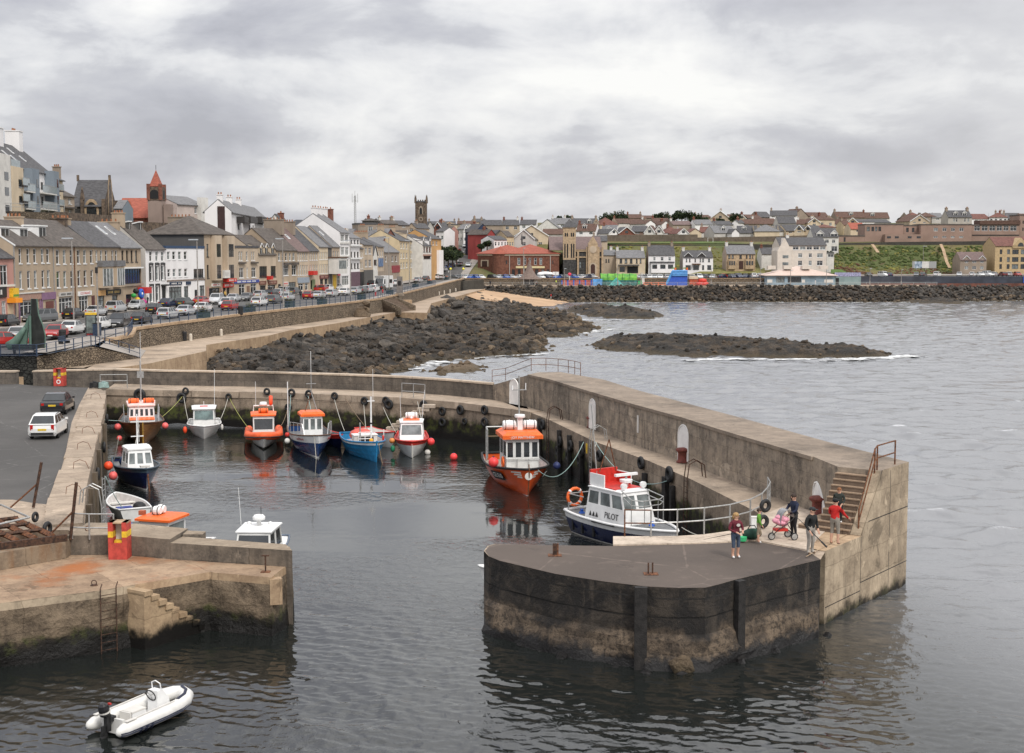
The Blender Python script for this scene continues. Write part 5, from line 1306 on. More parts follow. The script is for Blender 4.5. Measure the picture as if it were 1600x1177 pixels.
zr=Qw(t,-1.4,1.0,.86,.80,.72,.98,GRP,Qm,.35,.1,((.15,.88),),1,2,.08,.06,.90)
QH(t,'radar_dome',lambda m:(m.L([(.1,0),(.1,.22),(.27,.26),(.29,.38),(.2,.48),(1e-4,.5)],Qm,16,(-.4,0,zr)),m.T([(-.4,.1,zr+.4),(-.4,.1,zr+.85)],.015,Qo,5)),1)
QH(t,'vent',lambda m:[m.L([(.1,0),(.1,.12),(1e-4,.16)],Qm,10,(-.7,y,zr-.03))for y in(-.5,.45)])
QH(t,'aerial',lambda m:m.T([(-1.0,-.95,zr-.1),(-1.0,-1.05,zr+1.6)],.012,Qm,4))
hd=atan2(2.8,1.6)
t=QI('inflatable_dinghy','white inflatable dinghy with black outboard motor drifting in the harbour entrance','dinghy',P(229,1126,0),hd)
TUBEW=pm('pale grey inflatable fabric',(.66,.65,.62),.08,.5,3)
TUBEN=pm('navy trim',(.02,.025,.05),.2,.5)
def dtube(m,r=.215,dz=0.0,dy=0.0,mat=TUBEW,rr=None):
 L=3.5
 port=[(-1.78,.60,.24,.05),(-1.70,.60,.25,.13),(-1.5,.60,.26,.2),(-1.1,.60,.27,r),(0,.60,.29,r),(.7,.58,.32,r),(1.15,.46,.36,r),(1.45,.26,.40,r),(1.55,0,.42,r)]
 pts=[V(a,b+(dy if b>.1 else 0)*1,c+dz)for a,b,c,_ in port]+[V(a,-b-(dy if b>.1 else 0),c+dz)for a,b,c,_ in port[::-1][1:]]
 rs=[q[3]for q in port]+[q[3]for q in port[::-1][1:]]
 m.T(pts,rs,mat,16)
QH(t,'inflatable_tube',lambda m:dtube(m),1)
def strake(m):
 for z,rr in((.17,.022),(.23,.022)):
  pts=[(-1.72,.72,z),(-1.5,.79,z),(-1.1,.81,z+.01),(0,.81,z+.03),(.7,.79,z+.06),(1.25,.62,z+.10),(1.62,.34,z+.13),(1.77,0,z+.15)]
  m.T(pts+[(a,-b,c)for a,b,c in pts[::-1][1:]],rr,TUBEN,6)
QH(t,'rubbing_strake',strake)
QH(t,'tube_stripe',lambda m:[m.T([(x,-.60+.219*cos(a),.28+.219*sin(a))for a in[-2.9+.35*k for k in range(6)]],.045,TUBEN,4)for x in(-1.0,-.78,-.56)])
QH(t,'bow_pad',lambda m:m.T([(.75,-.55,.535),(1.15,-.46,.575),(1.42,-.27,.61),(1.52,0,.635)],.05,TUBEN,5))
QH(t,'floor',lambda m:m.bb(-1.35,-.45,.1,1.2,.45,.16,pm('dinghy floor',(.55,.54,.52),.1,.6)))
QH(t,'transom',lambda m:m.bb(-1.4,-.45,.05,-1.3,.45,.5,TUBEW))
QH(t,'seat',lambda m:(m.box((-.45,.05,.3),(.55,.42,.3),Qm),m.box((-.45,.05,.47),(.57,.44,.05),ZL),m.box((-.8,.05,.32),(.06,.42,.36),ZL)))
def cons(m):
 m.add([V(.25,-.2,.15),V(.85,-.2,.15),V(.85,.2,.15),V(.25,.2,.15),V(.28,-.19,.85),V(.52,-.17,.85),V(.52,.17,.85),V(.28,.19,.85),V(.75,-.19,.55),V(.75,.19,.55)],[[0,1,8,5,4],[3,7,6,9,2],[0,4,7,3],[4,5,6,7],[5,8,9,6],[8,1,2,9]],Qm)
QH(t,'console',cons)
QH(t,'windscreen_hoop',lambda m:m.T([(.45,-.18,.85),(.42,-.17,1.05),(.40,0,1.12),(.42,.17,1.05),(.45,.18,.85)],.018,Qm,6))
def wheel(m):
 c=V(.2,0,.72);M=MR(radians(70),4,'Y')
 m.T([c+M@V(.18*cos(i*.524),.18*sin(i*.524),0)for i in range(12)],.018,Qo,6,closed=1)
 for k in range(3):a=k*2.094;m.T([c,c+M@V(.18*cos(a),.18*sin(a),0)],.012,Qn,5)
QH(t,'steering_wheel',wheel,1)
om=MB();om.L([(.10,0),(.155,.05),(.165,.25),(.14,.36),(.07,.42),(1e-4,.43)],pm('black engine cowl',(.015,.015,.017),.2,.25),14,(-1.62,0,.62),MR(-.25,4,'Y'));om.box((-1.55,0,.4),(.16,.14,.5),Qo);om.box((-1.68,0,.1),(.22,.05,.5),Qo);om.box((-1.42,0,.5),(.22,.22,.14),Qo);om.L([(.05,-.12),(.06,0),(.03,.12)],Qo,8,(-1.72,0,.0),MR(pi/2,4,'Y'))
o=om.B('outboard_motor',t,smooth=0)
QH(o,'cowl_band',lambda m:(m.L([(.171,0),(.171,.05)],ZL,14,(-1.64,0,.74),MR(-.25,4,'Y')),m.box((-1.5,-.05,.96),(.06,.1,.05),ZK)))
QH(t,'oar',lambda m:[(m.T([(-1.3,s*.62,.50),(.55,s*.62,.56)],.018,ZL,6),m.box((-1.25,s*.62,.505),(.4,.13,.02),ZL))for s in(-1,1)])
t=QI('motor_boat','white motor boat almost hidden behind the left edge of the pier head','boat',V(*(AT(836,862,56.5).xy),0),radians(175))
QJ(t,4.2,1.6,.7,[(.3,BOOT),(1.0,Qm)],Qm,Qm,.05)
QH(t,'outboard_motor',lambda m:m.L([(.15,0),(.19,.2),(.18,.55),(.1,.75),(1e-4,.78)],ZL,12,(1.0,0,.78)),1)
def bz(px,py,D):return AT(px,py,D)
Qy('faded pink float on the right side of the wooden boat',wpt(B1,(2.2,1.65,1.15)),.30,PINK)
Qy('faded pink float on the left side of the wooden boat, higher one',wpt(B1,(1.6,-1.75,1.1)),.32,PINK)
Qy('faded pink float low on the left side of the wooden boat',wpt(B1,(2.4,-1.65,.35)),.26,PINK)
Qy('long orange float hanging beside the white cabin boat',wpt(B2,(.9,-1.42,.5)),.2,BUOYO,1.7)
Qy('white float on the right side of the white cabin boat',wpt(B2,(.9,1.35,.65)),.13,ZL,2.2)
Qy('small red float at the left of the deep blue boat',wpt(B4,(.2,-1.7,1.2)),.21,ZK)
Qy('white ball float at the left of the deep blue boat',wpt(B4,(.4,-1.72,.78)),.25,ZL)
Qy('orange ball float between the bright blue and red boats',wpt(B7,(1.3,-1.35,1.0)),.25,pm('tan orange float',(.60,.22,.06),.2,.5))
Qy('green and white float between the bright blue and red boats',wpt(B7,(1.4,-1.3,.45)),.2,pm('green float',(.02,.20,.10),.2,.5),1.5)
Qy('pink red ball float on the right of the red and white boat',wpt(B7,(1.3,1.35,.9)),.33,pm('coral red float',(.80,.06,.06),.1,.45))
Qy('white mooring ball floating right of the red and white boat',P(668,707,.12),.26,ZL)
Qy('coral red mooring buoy floating alone right of the moored boats',P(709,714,.2),.32,pm('coral red float',(.80,.06,.06),.1,.45))
Qy('coral red ball on the deck of the large orange boat',wpt(B8,(2.3,-1.75,1.72)),.38,pm('coral red float',(.80,.06,.06),.1,.45))
Qy('navy and white ball fender at the right bow of the orange boat',wpt(B8,(2.7,1.95,1.5)),.28,pm('navy float',(.02,.03,.10),.2,.5))
Qy('orange ball float between the small navy boat and quay',wpt(B10,(.3,-1.75,1.2)),.34,BUOYO)
Qy('faded pink ball float low beside the small navy boat',wpt(B10,(1.1,-1.6,.7)),.33,PINK)
Qy('orange float beside the blue tarpaulin behind the parapet',V(*(AT(168,815,61).xy),.75),.24,BUOYO)
Qy('yellow ball on the foredeck of the bright blue boat',wpt(B6,(2.5,-.1,1.35)),.18,pm('yellow float',(.75,.35,.02),.1,.5))
def top(px,py,line,z=None):
 c,d,n=Qc(px,line);return V(c.x,c.y,z if z is not None else zat(c,py))+n*.3
R_=[('pale rope from the wooden boat up to the left corner tyre',wpt(B1,(2.0,-1.5,1.6)),V(LQ[0].x+.4,100,2.5),.2,ROPEG),('yellow green rope from the wooden boat to the wall tyre',wpt(B1,(1.0,1.5,1.7)),top(287,616,BWF,2.4),.1,pm('yellow green rope',(.35,.36,.10),.2,.9,30)),('white rope from the white cabin boat to the wall tyre',wpt(B2,(-.8,-1.2,1.0)),top(289,616,BWF,2.4),.15,RW),('pale rope from the white cabin boat right to the wall',wpt(B2,(-.8,1.2,1.0)),top(358,618,BWF,2.3),.15,RW),('thin yellow rope from the orange inflatable to the wall',wpt(B3,(-.5,-1.1,1.1)),top(361,618,BWF,2.3),.15,pm('yellow green rope',(.35,.36,.10),.2,.9,30)),('yellowish rope from the orange inflatable right to the low tyre',wpt(B3,(-.5,1.1,1.1)),top(451,635,BWF,1.6),.3,ROPEB),('pale blue rope from the deep blue boat stern to the wall',wpt(B4,(-3.6,-1.2,1.3)),top(457,613,BWF,2.75),.02,ROPEG),('pale blue rope from the wall to the deep blue boat mast',wpt(B4,(-1.5,.3,2.2)),top(484,616,BWF,2.7),.05,ROPEG),('white rope from the wall tyre down to the bright blue boat bow',wpt(B6,(-2.8,-.9,1.4)),top(525,621,BWF,2.5),.15,RW),('long dark green rope slanting behind the bright blue boat',wpt(B6,(-3,1.3,.9)),top(543,618,BWF,2.6),.2,ROPEB),('pale rope from the wall tyre to the bright blue boat',wpt(B6,(-2.5,.6,1.4)),top(571,629,BWF,2.2),.1,RW),('pale rope from the overlapping tyres to the red and white boat',wpt(B7,(-2.0,-1.1,1.1)),top(601,630,BWF,2.1),.1,RW),('pale rope from the red and white boat up to the walkway',wpt(B7,(-2.4,.9,1.1)),top(656,627,BWF,2.7),.02,RW),('pale sagging rope from the orange boat bow to the iron ladder',wpt(B8,(4.2,.6,1.5)),top(920,690,ZJ,2.6),1.1,ROPEG),('green rope from the pier edge sagging over the pilot boat to the large tyre',top(938,690,ZJ,2.9),top(1052,742,ZJ,2.3),1.0,ROPEG),('pale rope from the pier down to the pilot boat mast',top(940,690,ZJ,2.9),wpt(B9,(-2.2,-.4,4.4)),.05,RW),('thin rope from the pilot boat bow to the apron railing',wpt(B9,(3.8,.3,1.4)),P(1150,829,2.9),.35,RW),('long pale rope from the wooden boat bow sagging towards the quay',wpt(B1,(4.2,-.2,1.7)),V(-25.2,89,.6),.7,RW),('pale rope from the small navy boat to the left quay edge',wpt(B10,(-2.2,-1.1,1.1)),V(-24.2,84,2.7),.1,RW),('second rope sagging from the quay to the small navy boat cabin',wpt(B10,(-2.2,.6,1.1)),V(-25.6,90,1.4),.6,RW),('pale rope from the white open boat to the left quay',wpt(B11,(-2.0,.6,.7)),V(-20.6,69,2.7),.15,ROPEG),('bow rope hanging from the red and white boat',wpt(B7,(3.2,.02,1.2)),wpt(B7,(3.5,.1,-.1)),.0,RW),('rusty bow chain hanging from the bright blue boat',wpt(B6,(3.6,.15,1.4)),wpt(B6,(4.2,.3,-.1)),.1,ROPEB),('pale bow rope hanging from the deep blue boat',wpt(B4,(4.0,-.25,1.7)),wpt(B4,(4.6,-.2,-.1)),.05,RW)]
for l,a,b,sg_,m in R_:Qz(l,a,b,sg_,m)
Qq=pm('grey slate',(.075,.073,.076),.3,.75,1.5,.01,kind='World',stretch=(1,1,3))
QX=pm('brown grey slate',(.092,.078,.068),.3,.8,1.2,.01,kind='World',stretch=(1,1,3))
Qr=pm('pale grey slate',(.16,.158,.162),.2,.75,1.5,.01,kind='World',stretch=(1,1,3))
SLATEP=pm('pinkish slate',(.15,.105,.098),.2,.8,1.5,.01,kind='World',stretch=(1,1,3))
TILER=pm('red clay tile',(.30,.085,.055),.22,.8,1.5,.01,kind='World',stretch=(1,1,4))
TILEB=pm('brown tile',(.105,.060,.045),.28,.85,1.2,.01,kind='World',stretch=(1,1,4))
TILEM=pm('maroon tile',(.145,.065,.052),.28,.85,1.2,.01,kind='World',stretch=(1,1,4))
def rm_(name,c,var=.12):return pm(name,c,var,.9,.45,.006,kind='World',stretch=(1,1,.5))
TAN=rm_('tan render',(.39,.305,.22));ZN=rm_('light tan render',(.46,.37,.275));ZO=rm_('grey tan render',(.29,.235,.185))
Qp=rm_('cream render',(.56,.46,.33));YELLO=rm_('yellow render',(.52,.42,.27));QW=rm_('white render',(.76,.74,.73),.05)
ZP=rm_('pale grey render',(.48,.46,.43),.1);DGREY=rm_('dark grey render',(.10,.095,.09));PINKR=rm_('pink render',(.45,.24,.20));BLUEG=rm_('slate blue cladding',(.20,.235,.27),.06)
ZH=pm('red brick',(.185,.070,.048),.3,.9,2.0,.008,kind='World',c2=(.24,.10,.07));BN=pm('brown rubble masonry',(.095,.070,.055),.45,.9,1.8,.02,kind='World',c2=(.17,.125,.09));DKST=pm('dark basalt masonry',(.050,.048,.045),.5,.9,2.0,.02,kind='World')
SAND=pm('yellow sandstone',(.40,.295,.19),.22,.9,1.6,.01,kind='World');NAVYR=rm_('navy gable paint',(.030,.045,.085),.1);REDR=rm_('red painted render',(.30,.055,.05),.15);ORANGR=rm_('orange painted render',(.50,.29,.12),.1)
PINKB=pm('pinkish brown cladding',(.285,.195,.155),.1,.85,.3,kind='World');YBRICK=pm('yellow brick',(.46,.34,.19),.12,.9,1.5,kind='World')
FRW=pm('white window frame',(.72,.72,.71),.05,.5,3);FRD=pm('dark window frame',(.035,.030,.028),.2,.5,3);CHIMP=pm('clay chimney pot',(.28,.12,.06),.3,.8,4)
SURR=pm('dark window surround',(.03,.03,.03),.2,.6)
class Bld:
 def __init__(s,name,label,cat,A,B,depth,zb,group=None,inward=None):
  s.A,s.B=Vector((A[0],A[1],0)),Vector((B[0],B[1],0));s.d=(s.B-s.A);s.W=s.d.length;s.d.normalize()
  n=V(s.d.y,-s.d.x,0)
  if n.dot(-s.A)<0:n=-n
  s.n=n;s.dep=depth;s.zb=zb
  s.t=QI(name,label,cat,V(s.A.x,s.A.y,zb),group=group)
 def w(s,u,v,z):return s.A+s.d*u-s.n*v+V(0,0,z)
 def fx(s,px):
  r=ray(px,430);k=r.x/r.y;den=s.d.x-k*s.d.y
  return(k*s.A.y-s.A.x)/den
 def fz(s,px,py):
  y=(s.A+s.d*s.fx(px)).y;r=ray(px,py);return HC+r.z/r.y*y
 def grid(s,cols,rows,style='sash'):
  out=[]
  for pr,a,b in rows:
   z1,z0=s.fz(pr,a),s.fz(pr,b)
   for c0,c1 in cols:out.append((s.fx(c0),s.fx(c1),z0,z1,style))
  return out
 def W_(s,m,ze,rects=(),ridge=None,gable=1,frm=None,glass=None,base=4.0,sidem=None,gf_=0):
  """front wall with real openings, plain sides and back; ridge height for gables"""
  mb=MB();W,D=s.W,s.dep;frm=frm or FRW;sm=sidem or m;z0=s.zb-base
  rects=[r for r in rects if r[1]>r[0]and r[0]>.02 and r[1]<W-.02 and r[3]<ze-.02]
  us=sorted({0.0,W}|{r[0]for r in rects}|{r[1]for r in rects});zs=sorted({z0,ze}|{r[2]for r in rects}|{r[3]for r in rects})
  for i in range(len(us)-1):
   run=None
   for j in range(len(zs)-1):
    cu,cz=(us[i]+us[i+1])/2,(zs[j]+zs[j+1])/2
    hole=any(r[0]<cu<r[1]and r[2]<cz<r[3]for r in rects)
    if hole:
     if run is not None:mb.F([s.w(us[i],0,run),s.w(us[i+1],0,run),s.w(us[i+1],0,zs[j]),s.w(us[i],0,zs[j])],m);run=None
    elif run is None:run=zs[j]
   if run is not None:mb.F([s.w(us[i],0,run),s.w(us[i+1],0,run),s.w(us[i+1],0,ze),s.w(us[i],0,ze)],m)
  R_=.16
  for r in rects:
   a,b,c,d=r[:4]
   for p,q in(((a,c),(b,c)),((b,c),(b,d)),((b,d),(a,d)),((a,d),(a,c))):mb.F([s.w(p[0],0,p[1]),s.w(q[0],0,q[1]),s.w(q[0],R_,q[1]),s.w(p[0],R_,p[1])],m)
  rz=ridge if(ridge and gable)else None
  for u in(0,W):
   if rz and not gf_:mb.F([s.w(u,0,z0),s.w(u,D,z0),s.w(u,D,ze),s.w(u,D/2,rz),s.w(u,0,ze)],sm)
   else:mb.F([s.w(u,0,z0),s.w(u,D,z0),s.w(u,D,ze),s.w(u,0,ze)],sm)
  mb.F([s.w(0,D,z0),s.w(W,D,z0),s.w(W,D,ze),s.w(0,D,ze)],sm)
  if gf_ and rz:
   for v in(0,D):mb.F([s.w(0,v,ze),s.w(W,v,ze),s.w(W/2,v,rz)],m)
  mb.B('wall',s.t,w_=1)
  for r in rects:s.window(*r,frm=frm,glass=glass)
  s.ze=ze;s.sm=sm;s.gab=bool(rz)
 def window(s,a,b,c,d,style='sash',frm=None,glass=None):
  if style=='hole':return
  frm=frm or FRW;w,h=b-a,d-c;f=min(.085,w*.14);v=.10
  if style.startswith('d'):frm=FRD
  mb=MB()
  def bar(u0,u1,z0,z1,v0=v,v1=.17):
   q=[s.w(u0,v0,z0),s.w(u1,v0,z0),s.w(u1,v0,z1),s.w(u0,v0,z1),s.w(u0,v1,z0),s.w(u1,v1,z0),s.w(u1,v1,z1),s.w(u0,v1,z1)]
   mb.add(q,[[0,1,2,3],[7,6,5,4],[0,4,5,1],[1,5,6,2],[2,6,7,3],[3,7,4,0]],frm)
  bar(a,a+f,c,d);bar(b-f,b,c,d);bar(a+f,b-f,d-f,d);bar(a+f,b-f,c,c+f)
  if 'sash' in style:bar(a+f,b-f,c+h*.55,c+h*.55+f*.8)
  if 'case' in style or 'shop' in style:
   n=max(2,round(w/(1.1 if 'case' in style else 1.3)))
   for k in range(1,n):u=a+w*k/n;bar(u-f*.4,u+f*.4,c+f,d-f)
   if 'shop' in style:bar(a+f,b-f,c+h*.68,c+h*.68+f*.7)
   else:bar(a+f,b-f,c+h*.66,c+h*.66+f*.6)
  if 'shop' not in style and 'nosill' not in style:bar(a-.08,b+.08,c-.13,c-.002,-.07,.0)
  wn=mb.B('window',s.t,w_=1)
  mb=MB();mb.F([s.w(a+f*.5,.155,c+f*.5),s.w(b-f*.5,.155,c+f*.5),s.w(b-f*.5,.155,d-f*.5),s.w(a+f*.5,.155,d-f*.5)],glass or(QV if(int(a*37+c*11)%3==0)else Ql))
  Mi=ZR[s.t.name].inverted();mb.v=[Mi@p for p in mb.v];mb.B('pane',wn)
 def box(s,name,u0,u1,v0,v1,z0,z1,m,parent=None):
  mb=MB();q=[s.w(u0,v0,z0),s.w(u1,v0,z0),s.w(u1,v1,z0),s.w(u0,v1,z0),s.w(u0,v0,z1),s.w(u1,v0,z1),s.w(u1,v1,z1),s.w(u0,v1,z1)]
  mb.add(q,[[3,2,1,0],[4,5,6,7],[0,1,5,4],[1,2,6,5],[2,3,7,6],[3,0,4,7]],m)
  if parent is not None:Mi=ZR[s.t.name].inverted();mb.v=[Mi@p for p in mb.v];return mb.B(name,parent)
  return mb.B(name,s.t,w_=1)
 def roof(s,m,zr,over=.25,kind='side',verge=None,th=.14,e0=.0,e1=.0,hip=.5):
  W,D,ze=s.W,s.dep,s.ze;mb=MB();o=over;k=(zr-ze)/(D/2)if kind!='front' else(zr-ze)/(W/2)
  if kind=='side':
   zl=ze-o*k
   if not s.gab:
    g_=MB()
    for u in(0,W):g_.F([s.w(u,0,ze),s.w(u,D,ze),s.w(u,D/2,zr)],s.sm)
    g_.B('gable',s.t,w_=1)
   a=[s.w(-e0,-o,zl+.03),s.w(W+e1,-o,zl+.03),s.w(W+e1,D/2,zr+.03),s.w(-e0,D/2,zr+.03),s.w(W+e1,D+o,zl+.03),s.w(-e0,D+o,zl+.03)]
   b=[p+V(0,0,th)for p in a]
   mb.add(a+b,[[6,7,8,9],[9,8,10,11],[1,0,3,2],[2,3,5,4],[0,1,7,6],[1,2,8,7],[2,4,10,8],[4,5,11,10],[5,3,9,11],[3,0,6,9]],m)
  elif kind=='front':
   zl=ze-o*k
   a=[s.w(-o,-e0-.2,zl+.03),s.w(W/2,-e0-.2,zr+.03),s.w(W+o,-e0-.2,zl+.03),s.w(-o,D+.2,zl+.03),s.w(W/2,D+.2,zr+.03),s.w(W+o,D+.2,zl+.03)]
   b=[p+V(0,0,th)for p in a]
   mb.add(a+b,[[6,7,10,9],[7,8,11,10],[0,3,4,1],[1,4,5,2],[0,1,7,6],[1,2,8,7],[3,9,10,4],[4,10,11,5],[0,6,9,3],[2,5,11,8]],m)
  elif kind=='hip':
   h=min(hip*D,W/2-.05)
   a=[s.w(-o,-o,ze),s.w(W+o,-o,ze),s.w(W+o,D+o,ze),s.w(-o,D+o,ze)];b=[p+V(0,0,th)for p in a];r=[s.w(h,D/2,zr),s.w(W-h,D/2,zr)]
   mb.add(a+b+r,[[3,2,1,0],[0,1,5,4],[1,2,6,5],[2,3,7,6],[3,0,4,7],[4,5,9,8],[5,6,9],[6,7,8,9],[7,4,8]],m)
  elif kind=='flat':
   mb.F([s.w(0,0,ze-.15),s.w(W,0,ze-.15),s.w(W,D,ze-.15),s.w(0,D,ze-.15)],m)
   for u0,u1,v0,v1 in((-.08,W+.08,-.1,.25),(-.08,W+.08,D-.25,D+.08),(-.08,.2,.25,D-.25),(W-.2,W+.08,.25,D-.25)):
    q=[s.w(u0,v0,ze-.25),s.w(u1,v0,ze-.25),s.w(u1,v1,ze-.25),s.w(u0,v1,ze-.25)];mb.add(q+[p+V(0,0,.42)for p in q],[[4,5,6,7],[0,1,5,4],[1,2,6,5],[2,3,7,6],[3,0,4,7],[3,2,1,0]],m)
  s.rf=mb.B('roof',s.t,w_=1);s.zr=zr;s.k=k
  if verge is not None:
   mb=MB()
   for u in((-.06-e0,)if verge==1 else(-.06-e0,s.W+.06+e1)):
    for(v0,z0,v1,z1)in((-o,ze-o*k,D/2,zr),(D+o,ze-o*k,D/2,zr)):
     a,b=s.w(u,v0,z0+.05),s.w(u,v1,z1+.05);mb.E([a,a+s.d*.1,a+s.d*.1+V(0,0,.2),a+V(0,0,.2)],a,b,FRW)
   Mi=ZR[s.t.name].inverted();mb.v=[Mi@p for p in mb.v];mb.B('verge',s.rf)
  return s.rf
 def H(s,u,w=1.6,d=.8,h=1.5,m=None,pots=4,v=None,zr=None,along=1):
  m=m or TAN;v=s.dep/2 if v is None else v;zr=s.zr if zr is None else zr
  lu,lv=(d,w)if along else(w,d)
  mb=MB()
  def bx(u0,u1,v0,v1,z0,z1,mm):
   q=[s.w(u0,v0,z0),s.w(u1,v0,z0),s.w(u1,v1,z0),s.w(u0,v1,z0)];mb.add(q+[V(p.x,p.y,z1)for p in q],[[3,2,1,0],[4,5,6,7],[0,1,5,4],[1,2,6,5],[2,3,7,6],[3,0,4,7]],mm)
  bx(u-lu/2,u+lu/2,v-lv/2,v+lv/2,zr-1.4,zr+h,m);bx(u-lu/2-.1,u+lu/2+.1,v-lv/2-.1,v+lv/2+.1,zr+h,zr+h+.16,m)
  for k in range(pots):
   t=(k+.5)/pots-.5;uu,vv=(u,v+t*lv*.9)if along else(u+t*lu*.9,v)
   c=s.w(uu,vv,zr+h+.16);mb.L([(.15,0),(.11,.35),(.13,.4),(1e-4,.4)],CHIMP,7,c)
  Mi=ZR[s.t.name].inverted();mb.v=[Mi@p for p in mb.v];return mb.B('chimney',s.rf)
 def slope_z(s,v):return s.ze+s.k*min(v,s.dep-v)
 def D(s,u,w,v0,h,m=None,roofm=None,flat=1,gl=None,frm=None):
  """box dormer on the front slope, its face at v0 behind the facade"""
  m=m or FRW;z0=s.slope_z(v0);z1=z0+h;v1=min(s.dep/2,v0+h/s.k)if flat else min(s.dep/2,v0+(h+w*.4)/s.k)
  mb=MB();a,b=u-w/2,u+w/2
  mb.add([s.w(a,v0,z0),s.w(b,v0,z0),s.w(b,v0,z1),s.w(a,v0,z1),s.w(a,v1,s.slope_z(v1)),s.w(b,v1,s.slope_z(v1))],[[0,1,2,3],[0,3,4],[1,5,2]],m)
  if flat:
   mb.add([s.w(a-.12,v0-.2,z1),s.w(b+.12,v0-.2,z1),s.w(b+.12,v1,s.slope_z(v1)+.06),s.w(a-.12,v1,s.slope_z(v1)+.06)]+[s.w(a-.12,v0-.2,z1+.18),s.w(b+.12,v0-.2,z1+.18),s.w(b+.12,v1,s.slope_z(v1)+.24),s.w(a-.12,v1,s.slope_z(v1)+.24)],[[4,5,6,7],[0,1,5,4],[1,2,6,5],[3,0,4,7],[3,2,1,0]],roofm or FRW)
  else:
   zp=z1+w*.45;mb.F([s.w(a,v0,z1),s.w(b,v0,z1),s.w(u,v0,zp)],m)
   vp=min(s.dep/2,(zp-s.ze)/s.k)
   for q,p in((a-.1,1),(b+.1,-1)):
    mb.F([s.w(q,v0-.15,z1-.04),s.w(u,v0-.15,zp+.08),s.w(u,vp,zp+.08),s.w(q,min(s.dep/2,(z1-s.ze)/s.k),z1-.04)],roofm or Qq)
    c0,c1=s.w(q,v0-.16,z1-.1),s.w(u,v0-.16,zp);mb.E([c0,c0+V(0,0,.18),c0+V(0,0,.18)+s.n*.05,c0+s.n*.05],c0,c1,frm or FRW)
  Mi=ZR[s.t.name].inverted();mb.v=[Mi@p for p in mb.v];dm=mb.B('dormer',s.rf)
  mb=MB();g=.14;mb.F([s.w(a+g,v0-.02,z0+.18),s.w(b-g,v0-.02,z0+.18),s.w(b-g,v0-.02,z1-.14),s.w(a+g,v0-.02,z1-.14)],gl or Ql)
  mb.E([s.w(u-.04,v0-.03,z0+.18),s.w(u+.04,v0-.03,z0+.18),s.w(u+.04,v0-.03,z1-.14),s.w(u-.04,v0-.03,z1-.14)],(0,0,0),s.n*.02,FRW)
  Mi=ZR[s.t.name].inverted();mb.v=[Mi@p for p in mb.v];mb.B('dormer_window',s.rf)
 def S(s,u,v,w=.9,h=1.2):
  c=[(u-w/2,v),(u+w/2,v),(u+w/2,v+h*.8),(u-w/2,v+h*.8)];mb=MB()
  q=[s.w(a,b,s.slope_z(b)+.2)for a,b in c];mb.add(q+[p+V(0,0,.08)for p in q],[[4,5,6,7],[0,1,5,4],[1,2,6,5],[2,3,7,6],[3,0,4,7]],FRW)
  q=[s.w(a+(.1 if a<u else-.1),b+(.1 if b==v else-.1),s.slope_z(b+(.1 if b==v else-.1))+.295)for a,b in c];mb.F(q,pm('skylight glass',(.30,.32,.34),.1,.05,2))
  Mi=ZR[s.t.name].inverted();mb.v=[Mi@p for p in mb.v];mb.B('skylight',s.rf)
 def sign(s,px0,px1,py0,py1,m,name='shop_sign',proud=.16,bars=None,txt=None,tm=None):
  u0,u1=s.fx(px0),s.fx(px1);c=(px0+px1)/2;z1,z0=s.fz(c,py0),s.fz(c,py1)
  o=s.box(name,u0,u1,-proud,-.004,z0,z1,m)
  if bars is not None:
   mb=MB();n=max(2,int((u1-u0)/.55))
   for i in range(n):
    if(i*7)%5==3:continue
    a=u0+(u1-u0)*(.1+.8*i/n);b=a+(u1-u0)*.55/n;h0=z0+(z1-z0)*.28;h1=z0+(z1-z0)*.74
    mb.F([s.w(a,-proud-.01,h0),s.w(b,-proud-.01,h0),s.w(b,-proud-.01,h1),s.w(a,-proud-.01,h1)],bars)
   Mi=ZR[s.t.name].inverted();mb.v=[Mi@p for p in mb.v];mb.B('lettering',o)
  if txt:
   M=ZR[s.t.name].inverted()@frame(s.w((u0+u1)/2,-proud-.01,(z0+z1)/2),s.d,s.n)
   h=(z1-z0)*.8;sx=(u1-u0)/(len(txt)*h*.62)
   Qa(txt,h,tm or ZK,M@Matrix.Diagonal((min(1.6,sx)*.92,1,1,1)),o)
  return o
 def trim(s,name,px0,px1,pyr,h,m,proud=.1):
  z=s.fz((px0+px1)/2,pyr);return s.box(name,s.fx(px0),s.fx(px1),-proud,-.003,z-h/2,z+h/2,m)
def zs_at(px):return QA(px,[(a,c)for a,b,c in SPINE_PX])
def QS(label,px0,px1,depth=9.0,name='terraced_house',cat='building',group='shops and houses along the seafront street'):
 a,b=spine(px0),spine(px1);return Bld(name,label,cat,a,b,depth,zs_at((px0+px1)/2),group)
def cols(*c):return list(c)
b=QS('low purple trimmed shop at the left edge with yellow and orange signs',-60,23.6,8,'shop')
b.W_(PINKR,b.fz(14,403),b.grid([(-30,-20),(0.5,12)],[(6,414,446)],'case')+b.grid([(-28,-6),(1,8)],[(6,470,498)],'shop'))
b.roof(Qq,b.ze+2.6);b.H(2,1.4,.8,.3)
b.sign(-30,8,449,466,Qo,bars=ZL);b.sign(13.5,22.6,450.5,465,YEL,'projecting_sign',.5);b.sign(13.6,22.4,460,463.8,pm('sign green',(.10,.25,.04),.1,.6),'sign_stripe',.505)
b.box('awning',b.fx(9.5),b.fx(20.5),-1.1,-.01,b.fz(15,473),b.fz(15,466),pm('orange awning',(.85,.30,.02),.1,.6))
b.trim('cornice',-40,23,447.5,.25,ZL);b.box('door',b.fx(10),b.fx(19),-.05,-.004,b.zb,b.fz(15,475),pm('cream door',(.55,.42,.28),.1,.6))
W2=[(88.4,93.8),(99,104),(110,114.5),(121,126),(130.7,135.7),(141.4,146)]
b=QS('tan three storey terrace with white box dormers and purple shopfront',24,86,9.5)
